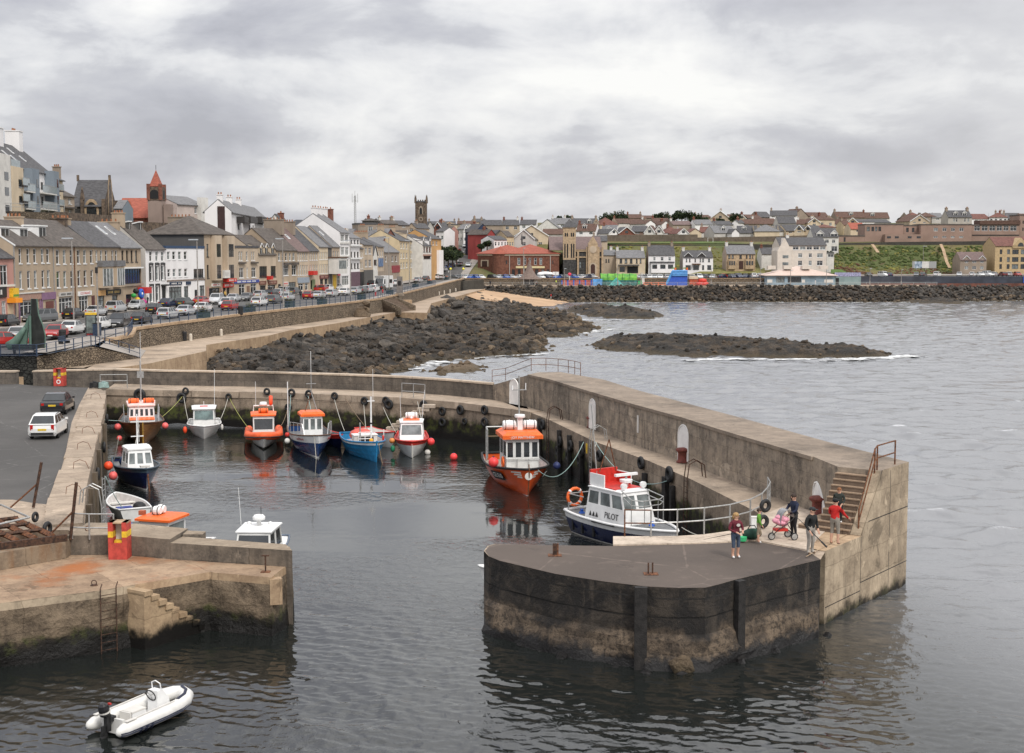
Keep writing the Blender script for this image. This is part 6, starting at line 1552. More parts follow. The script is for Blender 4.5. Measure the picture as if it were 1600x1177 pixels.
b.W_(TAN,b.fz(55,383.8),b.grid([(30.2,34.8),(42.5,47.4),(53,58),(65,69.7),(73.4,78.2)],[(54,388.5,411.3),(54,423,450.3)])+b.grid([(29.5,51),(53,59)],[(45,470,494)],'shop'))
b.roof(QX,b.fz(55,383.8)+3.1,.3,verge=1)
for px in(13,41.5,70):b.D(b.fx(px+16),2.5,1.5,1.15 if px<60 else 1.5)
b.S(b.fx(84)-1,2.6);b.H(b.W-.6,2.2,.9,.5)
PUR=pm('dusty purple shopfront',(.22,.12,.20),.15,.6,3);SALM=pm('faded salmon fascia',(.36,.22,.17),.15,.7,3)
b.sign(27,62,459,468.5,SALM);b.sign(62.5,85,457,468,PUR);b.trim('cornice',26,66,457.5,.14,ZL,.25)
for px in(27.2,52,60,63,84):b.box('pilaster',b.fx(px),b.fx(px+1.6),-.1,-.004,b.zb,b.fz(px,469),PUR)
b.box('door',b.fx(70),b.fx(82),-.06,-.004,b.zb,b.fz(75,471),pm('dark red door',(.14,.045,.035),.2,.6));b.box('downpipe',.05,.17,-.12,-.01,b.zb,b.ze,Qn);b.box('downpipe',b.W-.15,b.W-.03,-.12,-.01,b.zb,b.ze,Qn)
b=QS('tan three storey terrace with red and white lettered shop sign',86,148.4,9.5)
b.W_(TAN,b.fz(117,384.3),b.grid(W2,[(117,390.6,412.3),(117,423,447.8)])+b.grid([(91,112.5),(122.5,137)],[(110,464,489)],'shop'))
b.roof(QX,b.ze+3.4,.3);b.H(b.W-.4,2.4,.9,.4,BN,3)
b.sign(90.5,113,456.5,463,ZP,bars=ZM);b.sign(120.5,141,455,461.8,Qm,txt='COCHRANES',tm=ZK)
b.box('pilaster',b.fx(87),b.fx(90),-.08,-.004,b.zb,b.fz(88,464),Qp);b.box('door',b.fx(142),b.fx(146.5),-.06,-.004,b.zb,b.fz(144,462),pm('maroon door',(.08,.02,.02),.2,.5));b.box('downpipe',b.W*.49,b.W*.49+.12,-.12,-.01,b.zb,b.ze,RUST)
b=QS('tan house with five narrow top windows and two boxed oriel bays',148.4,188.3,9.5)
b.W_(TAN,b.fz(168,385),b.grid([(150.2,153.6),(157.4,161.2),(165,169),(175,178.5),(180.7,184.3)],[(168,391.5,408.8)])+b.grid([(151.5,162),(174,183)],[(168,462,484)],'dshop'))
b.roof(Qq,b.ze+3.5,.3);b.H(1,2.0,.8,.3)
for p0,p1 in((152.8,169.5),(175.5,187.6)):
 u0,u1=b.fx(p0),b.fx(p1);z0,z1=b.fz(160,447),b.fz(160,420);b.box('bay',u0,u1,-.7,-.005,z0-.25,z1+.3,ZN);b.box('bay_canopy',u0-.15,u1+.15,-.85,-.01,z1+.3,z1+1.15,Qr)
 w_=b.box('window',u0+.1,u1-.1,-.73,-.705,z0,z1,QV)
 for k in range(4):uu=u0+.1+(u1-u0-.3)*k/3;b.box('bay_mullion',uu,uu+.1,-.77,-.735,z0,z1,FRW)
b.sign(151,163,454,462,ORANGR);b.sign(164,187,452.5,460.5,ZM,bars=pm('brass lettering',(.35,.24,.08),.1,.4));b.box('pilaster',b.fx(149.5),b.fx(151),-.08,-.004,b.zb,b.fz(150,462),ORANGR)
b=QS('tan house with four dark top windows and a wide glazed first floor band',188.3,222,9.5)
b.W_(TAN,b.fz(205,386.5),b.grid([(190.6,193.9),(197.8,201),(205,208.2),(212,215.3)],[(205,391.5,409.3)],'dsash')+b.grid([(192,220.5)],[(206,419.5,444)],'dcase')+b.grid([(196,205)],[(200,460,482)],'dshop'),glass=None)
b.roof(Qr,b.ze+3.6,.3);b.S(1.0,2.2,.8,2.0);b.S(4.2,2.2,.8,2.0);b.H(b.W-.5,3.2,.9,.2)
b.trim('cornice',191,221.5,418.6,.22,FRW,.35);b.trim('sill_band',190,221.5,445.2,.3,ZO,.3)
aw=b.box('awning',b.fx(214),b.fx(221.8),-1.5,-.01,b.fz(217,458.5),b.fz(217,449),pm('red awning',(.50,.035,.035),.12,.6))
tg=QI('toy_display','colourful inflatable toys hung outside the shop under the red awning','toys',b.w(b.fx(209),-.6,b.zb))
for i,(px,py,r,m)in enumerate(((211,459,.75,TARPB),(203,455,.6,Qo),(199,462,.5,pm('toy green',(.03,.30,.06),.1,.4)),(205,468,.5,YEL),(212,470,.55,pm('toy pink',(.60,.05,.25),.1,.4)),(216,472,.5,pm('toy magenta',(.45,.03,.22),.1,.4)),(200,472,.5,Qh),(206,476,.55,PINK))):
 mb=MB();c=b.w(b.fx(px),-.9,b.fz(px,py));
 if i==0:mb.T([c+b.d*(r*.7*cos(k*.628))+V(0,0,r*.7*sin(k*.628))for k in range(10)],r*.38,m,8,closed=1);mb.ell(c+b.n*.1,(r*.3,r*.3,r*.35),Qm,8,6)
 else:mb.ell(c,(r*.8,r*.6,r*.7),m,9,7)
 mb.B('inflatable_toy',tg,1,w_=1)
b=QS('narrow white house with dark ornate window surrounds and grey gable',229,259.6,9,'terraced_house')
wr=b.grid([(234,238.4),(243.5,248),(252.2,256.8)],[(245,393,408.6),(245,415.5,438)])+b.grid([(234,238.4),(243.5,248)],[(241,448,471)])
b.W_(QW,b.fz(245,389.5),wr,ridge=b.fz(245,389.5)+3.9,sidem=ZP);b.roof(QX,b.ze+3.9,.25)
for(u0,u1,z0,z1,_)in wr:
 if z1<b.ze-1.5:
  for a,c in((u0-.3,u0-.02),(u1+.02,u1+.3)):b.box('window_surround',a,c,-.07,-.004,z0-.1,z1+.15,SURR)
  b.box('window_surround',u0-.3,u1+.3,-.09,-.004,z1+.15,z1+.45,SURR)
b.box('door',b.fx(252.5),b.fx(257),-.12,-.004,b.zb,b.fz(255,447),ZM);b.box('door_canopy',b.fx(251),b.fx(259),-.6,-.01,b.fz(255,447),b.fz(255,444.5),SURR)
b.D(b.W*.25,1.2,3.4,1.3,DGREY);b.D(b.W*.8,1.2,3.4,1.3,DGREY);b.H(.6,1.8,.9,1.6)
b=QS('plain white three storey building with flat navy coping and navy shop sign',260,320.4,12,'shop')
b.W_(QW,b.fz(290,386),b.grid([(261.8,266.4),(270,275),(279,284),(288,293)],[(278,393.3,405.8),(278,420.2,432.6)],'sash')+b.grid([(302.7,318.4)],[(310,420.3,434)],'dcase')+b.grid([(263.5,283.5),(287,294),(311.5,319.2)],[(290,447.5,469)],'dshop'))
b.roof(pm('navy coping',(.03,.06,.12),.2,.6),0,kind='flat');b.trim('string_course',260.4,320,437.8,.22,pm('brown band',(.20,.15,.12),.2,.8),.12)
b.sign(264.5,283,440.8,445.4,pm('navy sign',(.02,.035,.07),.2,.5),bars=ZL);b.sign(290,297,440,444.8,pm('navy sign',(.02,.035,.07),.2,.5));b.box('door',b.fx(303.5),b.fx(307),-.05,-.004,b.zb,b.fz(305,453),ZM)
b=QS('tall tan corner building with pyramid slate roof and two storey bays',320.6,364.8,11,'corner_building')
b.W_(TAN,b.fz(343,367.5),b.grid([(323.5,326.6),(343,345.2)],[(333,381.5,401.3)],'dsash')+b.grid([(323.5,326.6)],[(333,414,434.5)],'dsash')+b.grid([(326,343),(348,352),(354,358)],[(345,449.5,468)],'dshop'),sidem=DGREY)
b.roof(QX,b.ze+3.4,.35,'hip',hip=.5)
for p0,p1 in((330.5,341),(349.5,361)):
 u0,u1=b.fx(p0),b.fx(p1)
 b.box('bay',u0,u1,-.8,-.005,b.fz(340,438),b.ze-.1,ZN)
 for(ya,yb)in((381.5,401.5),(414,435)):
  za,zb_=b.fz(343,ya),b.fz(343,yb);b.box('window',u0+.55,u1-.55,-.83,-.805,zb_,za,Ql);b.box('bay_mullion',(u0+u1)/2-.05,(u0+u1)/2+.05,-.86,-.835,zb_,za,FRD);b.box('bay_mullion',u0+.55,u1-.55,-.86,-.835,(za+zb_)/2,(za+zb_)/2+.1,FRD)
b.sign(342.8,351.6,422.3,434.5,ZL,'projecting_panel',1.0,bars=ZP);b.sign(348.5,361.8,435.2,440.6,ZK,bars=ZL,proud=1.0);b.sign(347.6,363,442.5,449.2,ZK,bars=ZL,proud=.25);b.sign(329.7,342.7,443,447.6,ZL,bars=ZK)
b.box('pilaster',b.fx(322),b.fx(325.5),-.08,-.004,b.zb,b.fz(323,448),SALM);b.box('pilaster',b.fx(343.5),b.fx(346.5),-.08,-.004,b.zb,b.fz(345,449),SALM);b.H(b.W-2,4.5,1.1,-.2,ZO,6,v=9,along=1)
b=QS('light tan flat roofed building with blue fascia shopfront',364.9,404.3,10,'shop')
b.W_(ZN,b.fz(385,385.5),b.grid([(373.4,375.7),(376.8,379.3),(385,387.7),(393,395),(396.3,398.4)],[(385,393.2,407.4)])+b.grid([(373.8,380.8),(385.4,387.8),(393,400)],[(385,418.3,434)],'case')+b.grid([(373,382.5),(391.5,400.5)],[(386,443.5,461)],'shop'))
b.roof(Qq,0,kind='flat');b.sign(365.5,403.8,437.6,442.3,pm('blue fascia',(.045,.07,.28),.1,.5),bars=Qm)
for p0,p1 in((372.6,382.5),(391.8,401.5)):b.box('hood',b.fx(p0),b.fx(p1),-.4,-.01,b.fz(385,412.2),b.fz(385,409.8),QX)
b.box('door',b.fx(385),b.fx(389.5),-.05,-.004,b.zb,b.fz(387,447),pm('brown door',(.20,.12,.08),.1,.6))
b=QS('tan house with three gabled dormers and red brown pub fascia',404.4,432,10,'public_house')
b.W_(ZN,b.fz(418,398),b.grid([(405.5,417.5),(423.2,431.3)],[(418,416,433)],'dcase')+b.grid([(406,415),(418,430)],[(418,446,459)],'dshop'))
b.roof(QX,b.ze+3.6,.25)
for px in(408.8,416.9,426.5):b.D(b.fx(px),1.55,.02,1.35,Qp,QX,0,Ql)
BRF=pm('brown red fascia',(.15,.055,.035),.2,.5,3);b.sign(404.6,415,439.3,445,BRF,bars=SALM);b.sign(418,431.8,438.5,444.5,BRF,bars=SALM);b.sign(416.5,420,431.5,437,ZK,'projecting_sign',.9)
b=QS('tan house with arched white top windows and two hooded oriel windows',432.1,464,10)
b.W_(TAN,b.fz(448,391),b.grid([(435,438.5),(440.8,443.8),(446,449.3),(452,455),(457.5,461)],[(448,395.5,407.5)],'sash')+b.grid([(442,450.8),(456,463)],[(450,414.5,430.5)],'case')+b.grid([(450,462)],[(456,441,455)],'dshop'))
b.roof(QX,b.ze+4.2,.25,verge=None,e0=.1)
for p0,p1 in((441.4,451.4),(455.6,463.6)):b.box('hood',b.fx(p0),b.fx(p1),-.6,-.01,b.fz(450,414),b.fz(450,410.2),QX)
b.sign(441.5,449.5,440.5,446.2,ZL,bars=ZK);b.box('shopfront',b.fx(441.8),b.fx(449.3),-.1,-.005,b.zb,b.fz(446,446.2),ORANGR);b.box('door',b.fx(434.5),b.fx(438),-.06,-.004,b.zb,b.fz(436,444),ZM)
b=QS('tan three storey house with pinkish slate roof and blue grey shopfront',464.1,483,10)
b.W_(ZN,b.fz(473,392.3),b.grid([(465.5+3.4*k,467.3+3.4*k)for k in range(5)],[(473,394.8,407.5),(473,414.3,430)])+b.grid([(466,474),(476,481)],[(473,443,454)],'shop'))
b.roof(SLATEP,b.ze+4.6,.25);b.S(2,2.4);b.H(.3,4.0,1.1,1.6,ZO,5);b.sign(464.6,482.6,433.5,442,pm('grey blue fascia',(.27,.31,.36),.1,.6))
b=QS('tan three storey house with close set windows and red hanging sign',483.1,498.4,10)
b.W_(ZN,b.fz(490,391.8),b.grid([(484.3+3.4*k,486.1+3.4*k)for k in range(4)],[(490,394.5,406.5),(490,413.8,428.8)])+b.grid([(485,490)],[(488,438,452)],'dshop'))
b.roof(Qq,b.ze+4.6,.25);b.H(.3,3.6,1.1,1.2,ZO,6);b.sign(481.8,488,423.5,429.8,ZK,'projecting_sign',1.2);b.box('shopfront',b.fx(487),b.fx(492),-.08,-.004,b.zb,b.fz(489,437),pm('green shopfront',(.16,.20,.10),.2,.6))
b=QS('taller cream three storey house with pale roof and striped shopfronts',498.5,513,10)
b.W_(Qp,b.fz(505,385.5),b.grid([(499.5+2.8*k,501.2+2.8*k)for k in range(5)],[(505,394,405.6),(505,413,427.5)])+b.grid([(500,505),(507,512)],[(505,436,450)],'dshop'))
b.roof(Qr,b.ze+4.2,.25);b.sign(499,512.6,430,435.5,pm('maroon fascia',(.12,.03,.03),.2,.6),bars=SALM)
b=QS('small white fronted shop with framed upper window and dark gable behind',513.2,519,10,'shop')
b.W_(DGREY,b.fz(516,387),(),ridge=b.fz(516,387)+4.2);b.roof(Qq,b.ze+4.2,.2)
u0,u1=b.fx(513.4),b.fx(518.8)
b.box('shop_bay',u0,u1+3.6,-2.2,-.005,b.fz(517,428),b.fz(517,403),ZL);b.box('window',u0+.5,u1+3.0,-2.24,-2.205,b.fz(517,420),b.fz(517,407),QV);b.box('bay_roof',u0-.2,u1+3.8,-2.4,-.0,b.fz(517,403),b.fz(517,401.5),DWOOD)
b=QS('tan gabled house beside the tall white building',519.2,531.5,10)
b.W_(ZN,b.fz(525,385.5),b.grid([(520.4+3.6*k,522.6+3.6*k)for k in range(3)],[(526,392,404),(526,410,422)])+b.grid([(527,530.5)],[(528,431,448)],'shop'));b.roof(Qr,b.ze+4.4,.25);b.S(2,2.5)
b.sign(527,531,426,431,pm('pink fascia',(.60,.08,.12),.1,.6));b.box('shopfront',b.fx(520),b.fx(525),-.08,-.004,b.zb,b.fz(522,430),YEL)
b=QS('tall white four storey building with wide bay windows and white chimneys',531.7,546.5,12)
b.W_(QW,b.fz(540,363.5),b.grid([(533,538.6),(540,545)],[(538,366.5,377.8),(538,386.2,398.8),(538,405.3,417.8)],'case')+b.grid([(534,545)],[(540,431,446)],'shop'),ridge=b.fz(540,363.5)+4.0);b.roof(Qr,b.ze+4.0,.3)
for u in(1,5,9):b.H(u,1.2,.9,1.3,QW,2)
b.H(12.5,1.8,1.2,1.3,ZH,2)
for z in(380,400.5):b.trim('string_course',531.9,546.2,z,.3,ZL,.25)
b=QS('white four storey building with dark arched balconies',546.6,562.5,12)
b.W_(QW,b.fz(554,372),b.grid([(548.5,551),(553.2,556.2),(558,561)],[(554,375,380.5),(554,393.5,402.5),(554,411.5,419.5)],'dsash'));b.roof(Qr,b.ze+3.2,.3)
for z in(383.8,404):b.trim('string_course',546.8,562.2,z,.35,FRW,.6)
b.box('shopfront',.3,b.W-.3,-.15,-.005,b.zb,b.fz(554,425),pm('grey plum shopfront',(.12,.07,.09),.3,.6))
def simple(label,p0,p1,ze,zr,m,rm,cw,rows,style='sash',kind='side',shop=None,name='terraced_house',chim=1,depth=10,gf=0):
 b=QS(label,p0,p1,depth,name);mid=(p0+p1)/2
 b.W_(m,b.fz(mid,ze),b.grid(cw,[(mid,a,c)for a,c in rows],style),ridge=b.fz(mid,zr),gf_=gf);b.roof(rm,b.fz(mid,zr),.25,kind)
 if shop:b.box('shopfront',.2,b.W-.2,-.12,-.005,b.zb,b.fz(mid,shop[0]),shop[1])
 if chim:b.H(.6,1.8,.9,1.2)
 return b
simple('narrow tan house right of the white balconied building',562.6,568,389,374,ZN,Qq,[(563.5,565),(566,567.3)],[(393,402),(410,420)],shop=(425,ZM))
simple('tan house with ornate little parapet gables',568.1,583,383,369,ZN,Qq,[(570.5,574),(576,580.5)],[(387.5,397),(406,417)],'case',shop=(422,DGREY))
simple('narrow white gabled pub front with dark window',583.1,590,399,384,ZL,Qq,[(584.3,589)],[(406,414)],'dcase','front',(422,ZL),gf=1,chim=0)
b=simple('tan house with large blue hoarding sign',590.1,600,386,372,ZN,Qq,[(591.5,593),(594.4,596),(597.3,599)],[(391.5,401.5)],shop=(424,ZO));b.sign(591.2,598.2,403.8,416.5,pm('blue hoarding picture',(.10,.16,.28),.5,.6,1.5),'hoarding')
b=simple('tan building with grey gable and red brick end wall behind',600.1,624,394,372,ZO,Qr,[(602,604.5),(612,615),(618,620.5)],[(399.5,409)],shop=(422,ZO));b.sign(612,624,415,426,pm('deep red shopfront',(.25,.03,.04),.2,.5),proud=.2)
b=Bld('terraced_house','red brick gable end rising above the tan shops','building',AT(596,380,366),AT(623,380,380),12,6);b.W_(ZH,b.fz(608,379),(),ridge=b.fz(608,358),gf_=1);b.roof(Qr,b.fz(608,358),.3,'front');b.H(2,1.5,.8,.8,ZO)
b=simple('yellow cream four storey corner house with many sash windows',624.2,640,377,361,YELLO,Qq,[(626,628.4),(630,632.4),(634.5,637)],[(380,389),(395,404),(410,419)],shop=(424,YELLO))
b=simple('pale yellow four storey house with bay and slate roof dormers',640.2,655.5,377.5,363,YELLO,QX,[(641.5,644),(645.3,647.5),(650.5,653.5)],[(382,391),(396,404),(410,418)]);b.D(2.5,2,1.0,1.6,Qp,QX,0)
b=Bld('terraced_house','ornate white and brown gabled guest house by the hill road','building',AT(660.5,420,398),AT(674,418,408),10,7.5)
b.W_(ZL,b.fz(667,384),b.grid([(661.8,664.5),(666,669),(670.5,673.3)],[(667,386.5,394)],'dsash')+b.grid([(662,673)],[(667,400,404.5)],'dcase'));b.roof(Qq,b.ze+3.2,.3);b.D(1.3,2.2,.05,1.5,QW,Qq,0);b.D(b.W-1.3,2.2,.05,1.5,QW,Qq,0);b.sign(661,674,397.5,400,SALM)
b=Bld('shop','orange and yellow painted shop front beside the hill road','building',AT(674.3,417,409),AT(689.5,413,422),10,8.5)
b.W_(ORANGR,b.fz(682,373.5),b.grid([(676,678.5),(681,683.5)],[(680,377,383)],'sash'));b.roof(Qq,b.ze+2.6,.3);b.box('white_porch',b.fx(682.5),b.fx(689),-.8,-.01,b.zb-2,b.fz(686,391),QW)
def BX(name,label,p0,p1,depth,cat='building',group=None):
 """building whose front base runs between two (px, py, depth) points"""
 a,b=AT(*p0),AT(*p1);return Bld(name,label,cat,a,b,depth,(a.z+b.z)/2,group)
w=QI('retaining_wall','long stone retaining wall above the shop roofs below the apartments','wall',AT(150,338,224))
for i,(a,b)in enumerate((((-40,334,205),(90,337,222)),((90,337,222),(182,343,246)),((182,343,246),(300,349,268)))):
 p,q=AT(*a),AT(*b);d=(q-p);d.z=0;n=V(-d.y,d.x,0).normalized()*.5;mb=MB()
 top=p.z+(.6 if i<2 else-.3);mb.R([p[:2],q[:2],(q+n)[:2],(p+n)[:2]],8,top,BN if i else QY);mb.B('wall',w,w_=1)
QG('railing','grey railing along the terrace in front of the cream apartments',[AT(-20,333.5,206)+V(0,.3,.5),AT(45,334.5,214)+V(0,.3,.5),AT(100,336,224)+V(0,.3,.5)],1.1,Qn,(1.0,.5),sp_=2.5,r=.04)
b=BX('apartment_block','white and slate blue seaside apartments with glass balconies and big white chimneys',(-20,334,206),(83,337,243),11)
ze=b.fz(60,268)
b.W_(QW,ze,b.grid([(28,31.5),(33,37),(53,57.5),(62,66),(68,72)],[(60,283,293.5),(60,306,318)],'dcase'),ridge=ze+4.6);b.roof(Qq,ze+4.6,.3)
for p0,p1,y0,m in((-18,5.5,240,ZL),(7,25.5,261,Qp),(40,50.8,264,BLUEG),(74,82,268,BLUEG)):
 u0,u1=b.fx(p0),b.fx(p1);b.box('bay_tower',u0,u1,-1.6,-.01,b.zb-3,b.fz((p0+p1)/2,y0),m)
 for y in(280,306)if p0>0 else(268,292,320):b.box('window',u0+(u1-u0)*.55,u0+(u1-u0)*.82,-1.64,-1.605,b.fz((p0+p1)/2,y+13),b.fz((p0+p1)/2,y),Ql)
BALG=pm('balcony glass',(.30,.35,.36),.15,.08,3)
for p0,p1,y in((20.5,31,290),(20.5,31,315),(28,40,299),(28,40,326),(52,74.5,302),(52,74.5,327)):
 u0,u1=b.fx(p0),b.fx(p1);z=b.fz((p0+p1)/2,y);b.box('balcony_floor',u0,u1,-2.0,-.02,z-.22,z,FRD if p0<25 else ZL);b.box('balcony_glass',u0,u1,-2.02,-1.97,z+.05,z+1.15,BALG);b.box('balcony_rail',u0,u1,-2.04,-1.96,z+1.15,z+1.22,Qn)
b.box('roof_terrace_screen',b.fx(8),b.fx(22),-1.5,-1.45,b.fz(15,261),b.fz(15,250),BALG)
b.H(b.fx(79),2.2,2.4,2.6,QW,4,along=0);b.H(b.fx(52),2.0,2.2,2.2,QW,3,along=0);b.H(b.W-.8,1.2,.8,.7,Qp,2)
for px,v in((27,1.2),(41,2.2),(46,1.4),(58,3.2),(63,1.8)):b.S(b.fx(px),v,1.0,1.3)
b=BX('apartment_block','cream end block of the apartments with curved glass balconies',(83,337,243),(99.5,338,250),10)
b.W_(Qp,b.fz(90,281.5),b.grid([(85,89),(94.5,98.5)],[(91,285,295),(91,304,312),(91,325,334)],'case'));b.roof(Qq,b.ze+2.6,.4,'hip')
for y in(298,322):z=b.fz(88,y);b.box('balcony_floor',b.fx(83.5),b.fx(91.5),-1.4,-.02,z-.2,z,FRD);b.box('balcony_glass',b.fx(83.5),b.fx(91.5),-1.42,-1.37,z+.05,z+1.1,BALG)
b=BX('house','old tan house with bay window tucked beside the dark stone church',(99.5,338,252),(117,339,256),9)
b.W_(ZO,b.fz(108,308),b.grid([(110,113.5),(110,115)],[(112,311,319),(112,328,335)],'case'));b.roof(QX,b.ze+3,.3,'hip');b.H(1.6,1.2,.9,2.4,ZO,3,v=2);b.box('bay_roof',b.fx(100),b.fx(118),-.7,-.01,b.fz(109,326),b.fz(109,323.5),QX)
b=BX('church','dark stone church with steep slate roof and arched gable window',(113,343,262),(163,344,262),8.2,'church')
b.W_(DKST,b.fz(143,321),(),ridge=b.fz(143,281),sidem=BN);b.roof(Qq,b.fz(143,281),.3)
g=BX('church_gable_helper','x',(163.5,344,262.2),(163.6,344,270),1)if 0 else None
mb=MB();u=b.fx(146)
for k,m,r_ in((0,SAND,1.35),(1,Ql,.95)):
 pts=[b.w(u+r_*cos(a),-.05-.03*k,b.zb+1.9+r_*1.5*sin(a))for a in[i*pi/8 for i in range(9)]]+[b.w(u-r_,-.05-.03*k,b.zb-.5),b.w(u+r_,-.05-.03*k,b.zb-.5)]
 mb.F(pts,m)
mb.B('arched_window',b.t,w_=1)
mb=MB();W_=b.W
for k,m,r_ in((0,SAND,1.5),(1,pm('traceried window',(.12,.10,.085),.5,.6,2),1.05)):
 v0=b.dep/2;pts=[b.w(W_+.05+.03*k,v0+r_*cos(a),b.zb+5.0+r_*2.4*sin(a))for a in[i*pi/8 for i in range(9)]]+[b.w(W_+.05+.03*k,v0-r_,b.zb+.8),b.w(W_+.05+.03*k,v0+r_,b.zb+.8)]
 mb.F(pts,m)
mb.B('gable_window',b.t,w_=1)
b.box('buttress',b.fx(131),b.fx(135),-.9,-.01,b.zb-2,b.fz(133,313),BN);mb=MB();c=b.w(b.fx(133),-.4,b.fz(133,313));mb.L([(.5,0),(.15,2.2),(1e-4,2.6)],BN,6,c);mb.B('pinnacle',b.t,w_=1)
b.box('corner_buttress',W_-.3,W_+.35,-.5,.6,b.zb-2,b.ze+1.2,BN);b.box('corner_buttress',W_-.3,W_+.35,b.dep-.6,b.dep+.4,b.zb-2,b.ze+1.2,BN)
for u in(0,W_):mb=MB();mb.box(tuple(b.w(u,b.dep/2,b.zr+.5)),(.4,.4,1.2),BN);mb.B('gable_finial',b.t,w_=1)
b=BX('house','small slate blue house with grey gable beside the red church',(178,346,262),(192.5,346,262),7);b.W_(BLUEG,b.fz(185,326),b.grid([(180.5,182.5),(185.5,188)],[(184,329,337)]));b.roof(Qr,b.fz(185,313),.3)
b=BX('church','red brick church with long red roof and square belfry tower',(179,346,280),(244,347,280),12,'church')
b.W_(ZH,b.fz(220,340),());b.roof(TILER,b.fz(220,309),.3)
mb=MB();u0,u1=b.fx(196.5),b.fx(210.5);za,zb_=b.fz(203,344),b.fz(203,314.5)
mb.E([b.w(u0,-2.5,za-3),b.w(u1,-2.5,za-3),b.w(u1,-2.5,za),b.w((u0+u1)/2,-2.5,zb_),b.w(u0,-2.5,za)],(0,0,0),-b.n*4,pm('orange red brick',(.36,.10,.05),.2,.9,2));mb.B('porch_gable',b.t,w_=1)
mb=MB()
for a,c in((u0,(u0+u1)/2),(u1,(u0+u1)/2)):p,q=b.w(a,-2.6,za),b.w(c,-2.6,zb_);mb.T([p,q],.18,QW,5)
mb.B('bargeboard',b.t,w_=1)
u0,u1=b.fx(242),b.fx(263);zt=b.fz(252,289);zm=b.fz(252,314)
TWS=rm_('pinkish grey tower render',(.27,.205,.175));b.box('tower',u0,u1,-4.2,-1.0,b.zb-3,zm,TWS);b.box('belfry',u0-.1,u1+.1,-4.3,-.9,zm,zt-.6,BN)
for(a,c)in((u0-.15,u0+.5),(u1-.5,u1+.15)):b.box('corner_pier',a,c,-4.4,-3.8,zm,zt,ZH);b.box('corner_pier',a,c,-1.4,-.8,zm,zt,ZH)
mb=MB();um=(u0+u1)/2;r_=.85
mb.F([b.w(um+r_*cos(a),-4.33,zm+1.3+r_*sin(a)*.9)for a in[i*pi/8 for i in range(9)]]+[b.w(um-r_,-4.33,zm+.25),b.w(um+r_,-4.33,zm+.25)],ZM);mb.F([b.w(u1+.13,-2.6+.7*cos(a),zm+1.3+.7*sin(a))for a in[i*pi/8 for i in range(9)]]+[b.w(u1+.13,-3.3,zm+.25),b.w(u1+.13,-1.9,zm+.25)],ZM);mb.B('belfry_opening',b.t,w_=1)
mb=MB();q=[b.w(a,v,zt-.5)for a,v in((u0+.3,-4.1),(u1-.3,-4.1),(u1-.3,-1.1),(u0+.3,-1.1))];ap=b.w(um,-2.6,b.fz(257,266.5));mb.add(q+[ap],[[0,1,4],[1,2,4],[2,3,4],[3,0,4]],TILER);mb.T([ap,ap+V(0,0,.9)],.05,ZM,4);mb.B('spire',b.t,w_=1)
b.box('side_porch',u1+.15,u1+1.6,-3.4,-1.2,b.zb-3,zm-.8,TWS)
b=BX('house','pale house with grey roof and balconies behind the red church tower',(277,352,285),(322,352,296),9);b.W_(pm('pale pink render',(.50,.42,.38),.1,.9,.4),b.fz(298,320.5),b.grid([(306,310),(313,317)],[(310,324,334)],'case'));b.roof(Qr,b.fz(298,306.5),.3);b.box('gable_bay',b.fx(310),b.fx(321),-1.0,-.01,b.zb-3,b.fz(316,309),ZL)
b=BX('apartment_block','white modern apartments with dark balconies and three white chimneys',(362,366,262),(416,372,312),5)
ze=b.fz(380,334);b.W_(QW,ze,b.grid([(360,371.5),(383,389),(400,412)],[(380,338,346)],'dcase')+b.grid([(373,375),(390,392),(396,398)],[(385,351,359)],'dsash'),ridge=ze+2.2);b.roof(Qr,ze+2.2,.4)
b.box('stair_panel',-.06,-.01,1.2,2.6,b.zb-4,ze+1.0,pm('dark brown cladding',(.045,.022,.020),.2,.7))
for p0,p1 in((371,377.5),(380.5,392),(399,412.5)):u0,u1=b.fx(p0),b.fx(p1);z=b.fz((p0+p1)/2,347);b.box('balcony',u0,u1,-1.6,-.02,z-.2,z+1.0,FRD)
for u in(2.5,14,26):b.H(min(u,b.W-2),1.1,.9,1.0,QW,2)
b=BX('house','white gabled house with red chimney behind the modern apartments',(419,366,318),(441,366,318),9);b.W_(ZL,b.fz(430,348),(),ridge=b.fz(430,335),gf_=1);b.roof(Qq,b.fz(430,335),.3,'front');b.H(b.W-1,1.3,1.3,.3,ZH,2)
b=BX('hall','long low hall with big dark slate hip roof and grey walls',(434,376,322),(516,376,326),13);b.W_(ZP,b.fz(475,362),());b.roof(pm('blue black slate',(.045,.048,.055),.2,.7,1.2,kind='World'),b.fz(475,342.5),.4,'hip',hip=.42);b.S(b.W*.42,1.5,2,.8)if 0 else None
b.box('white_gable',b.W-1.5,b.W+3.5,-4,-.02,b.zb-4,b.fz(517,357),ZP)
t=QI('radio_mast','thin lattice radio mast rising above the roofs of the terrace','mast',AT(555,352,400));z0,z1=AT(555,352,400).z,AT(555,306,400).z;c=AT(555,352,400);mb=MB()
for a in range(3):mb.T([(c.x+.35*cos(a*2.1),c.y+.35*sin(a*2.1),z0-6),(c.x+.2*cos(a*2.1),c.y+.2*sin(a*2.1),z1)],.07,Qn,4)
for k in range(16):z=lerp(z0,z1,k/16);mb.T([(c.x-.4,c.y,z),(c.x+.35,c.y,z+.6)],.04,Qn,4)
mb.B('lattice',t,w_=1);mb=MB()
for dx,h in((-.8,1.6),(.8,1.6),(0,2.4)):mb.T([(c.x+dx,c.y,z1-2),(c.x+dx,c.y,z1+h-1)],.05,Qn,4)
mb.T([(c.x-.9,c.y,z1-1.5),(c.x+.9,c.y,z1-1.5)],.05,Qn,4);mb.B('antenna',t,w_=1)
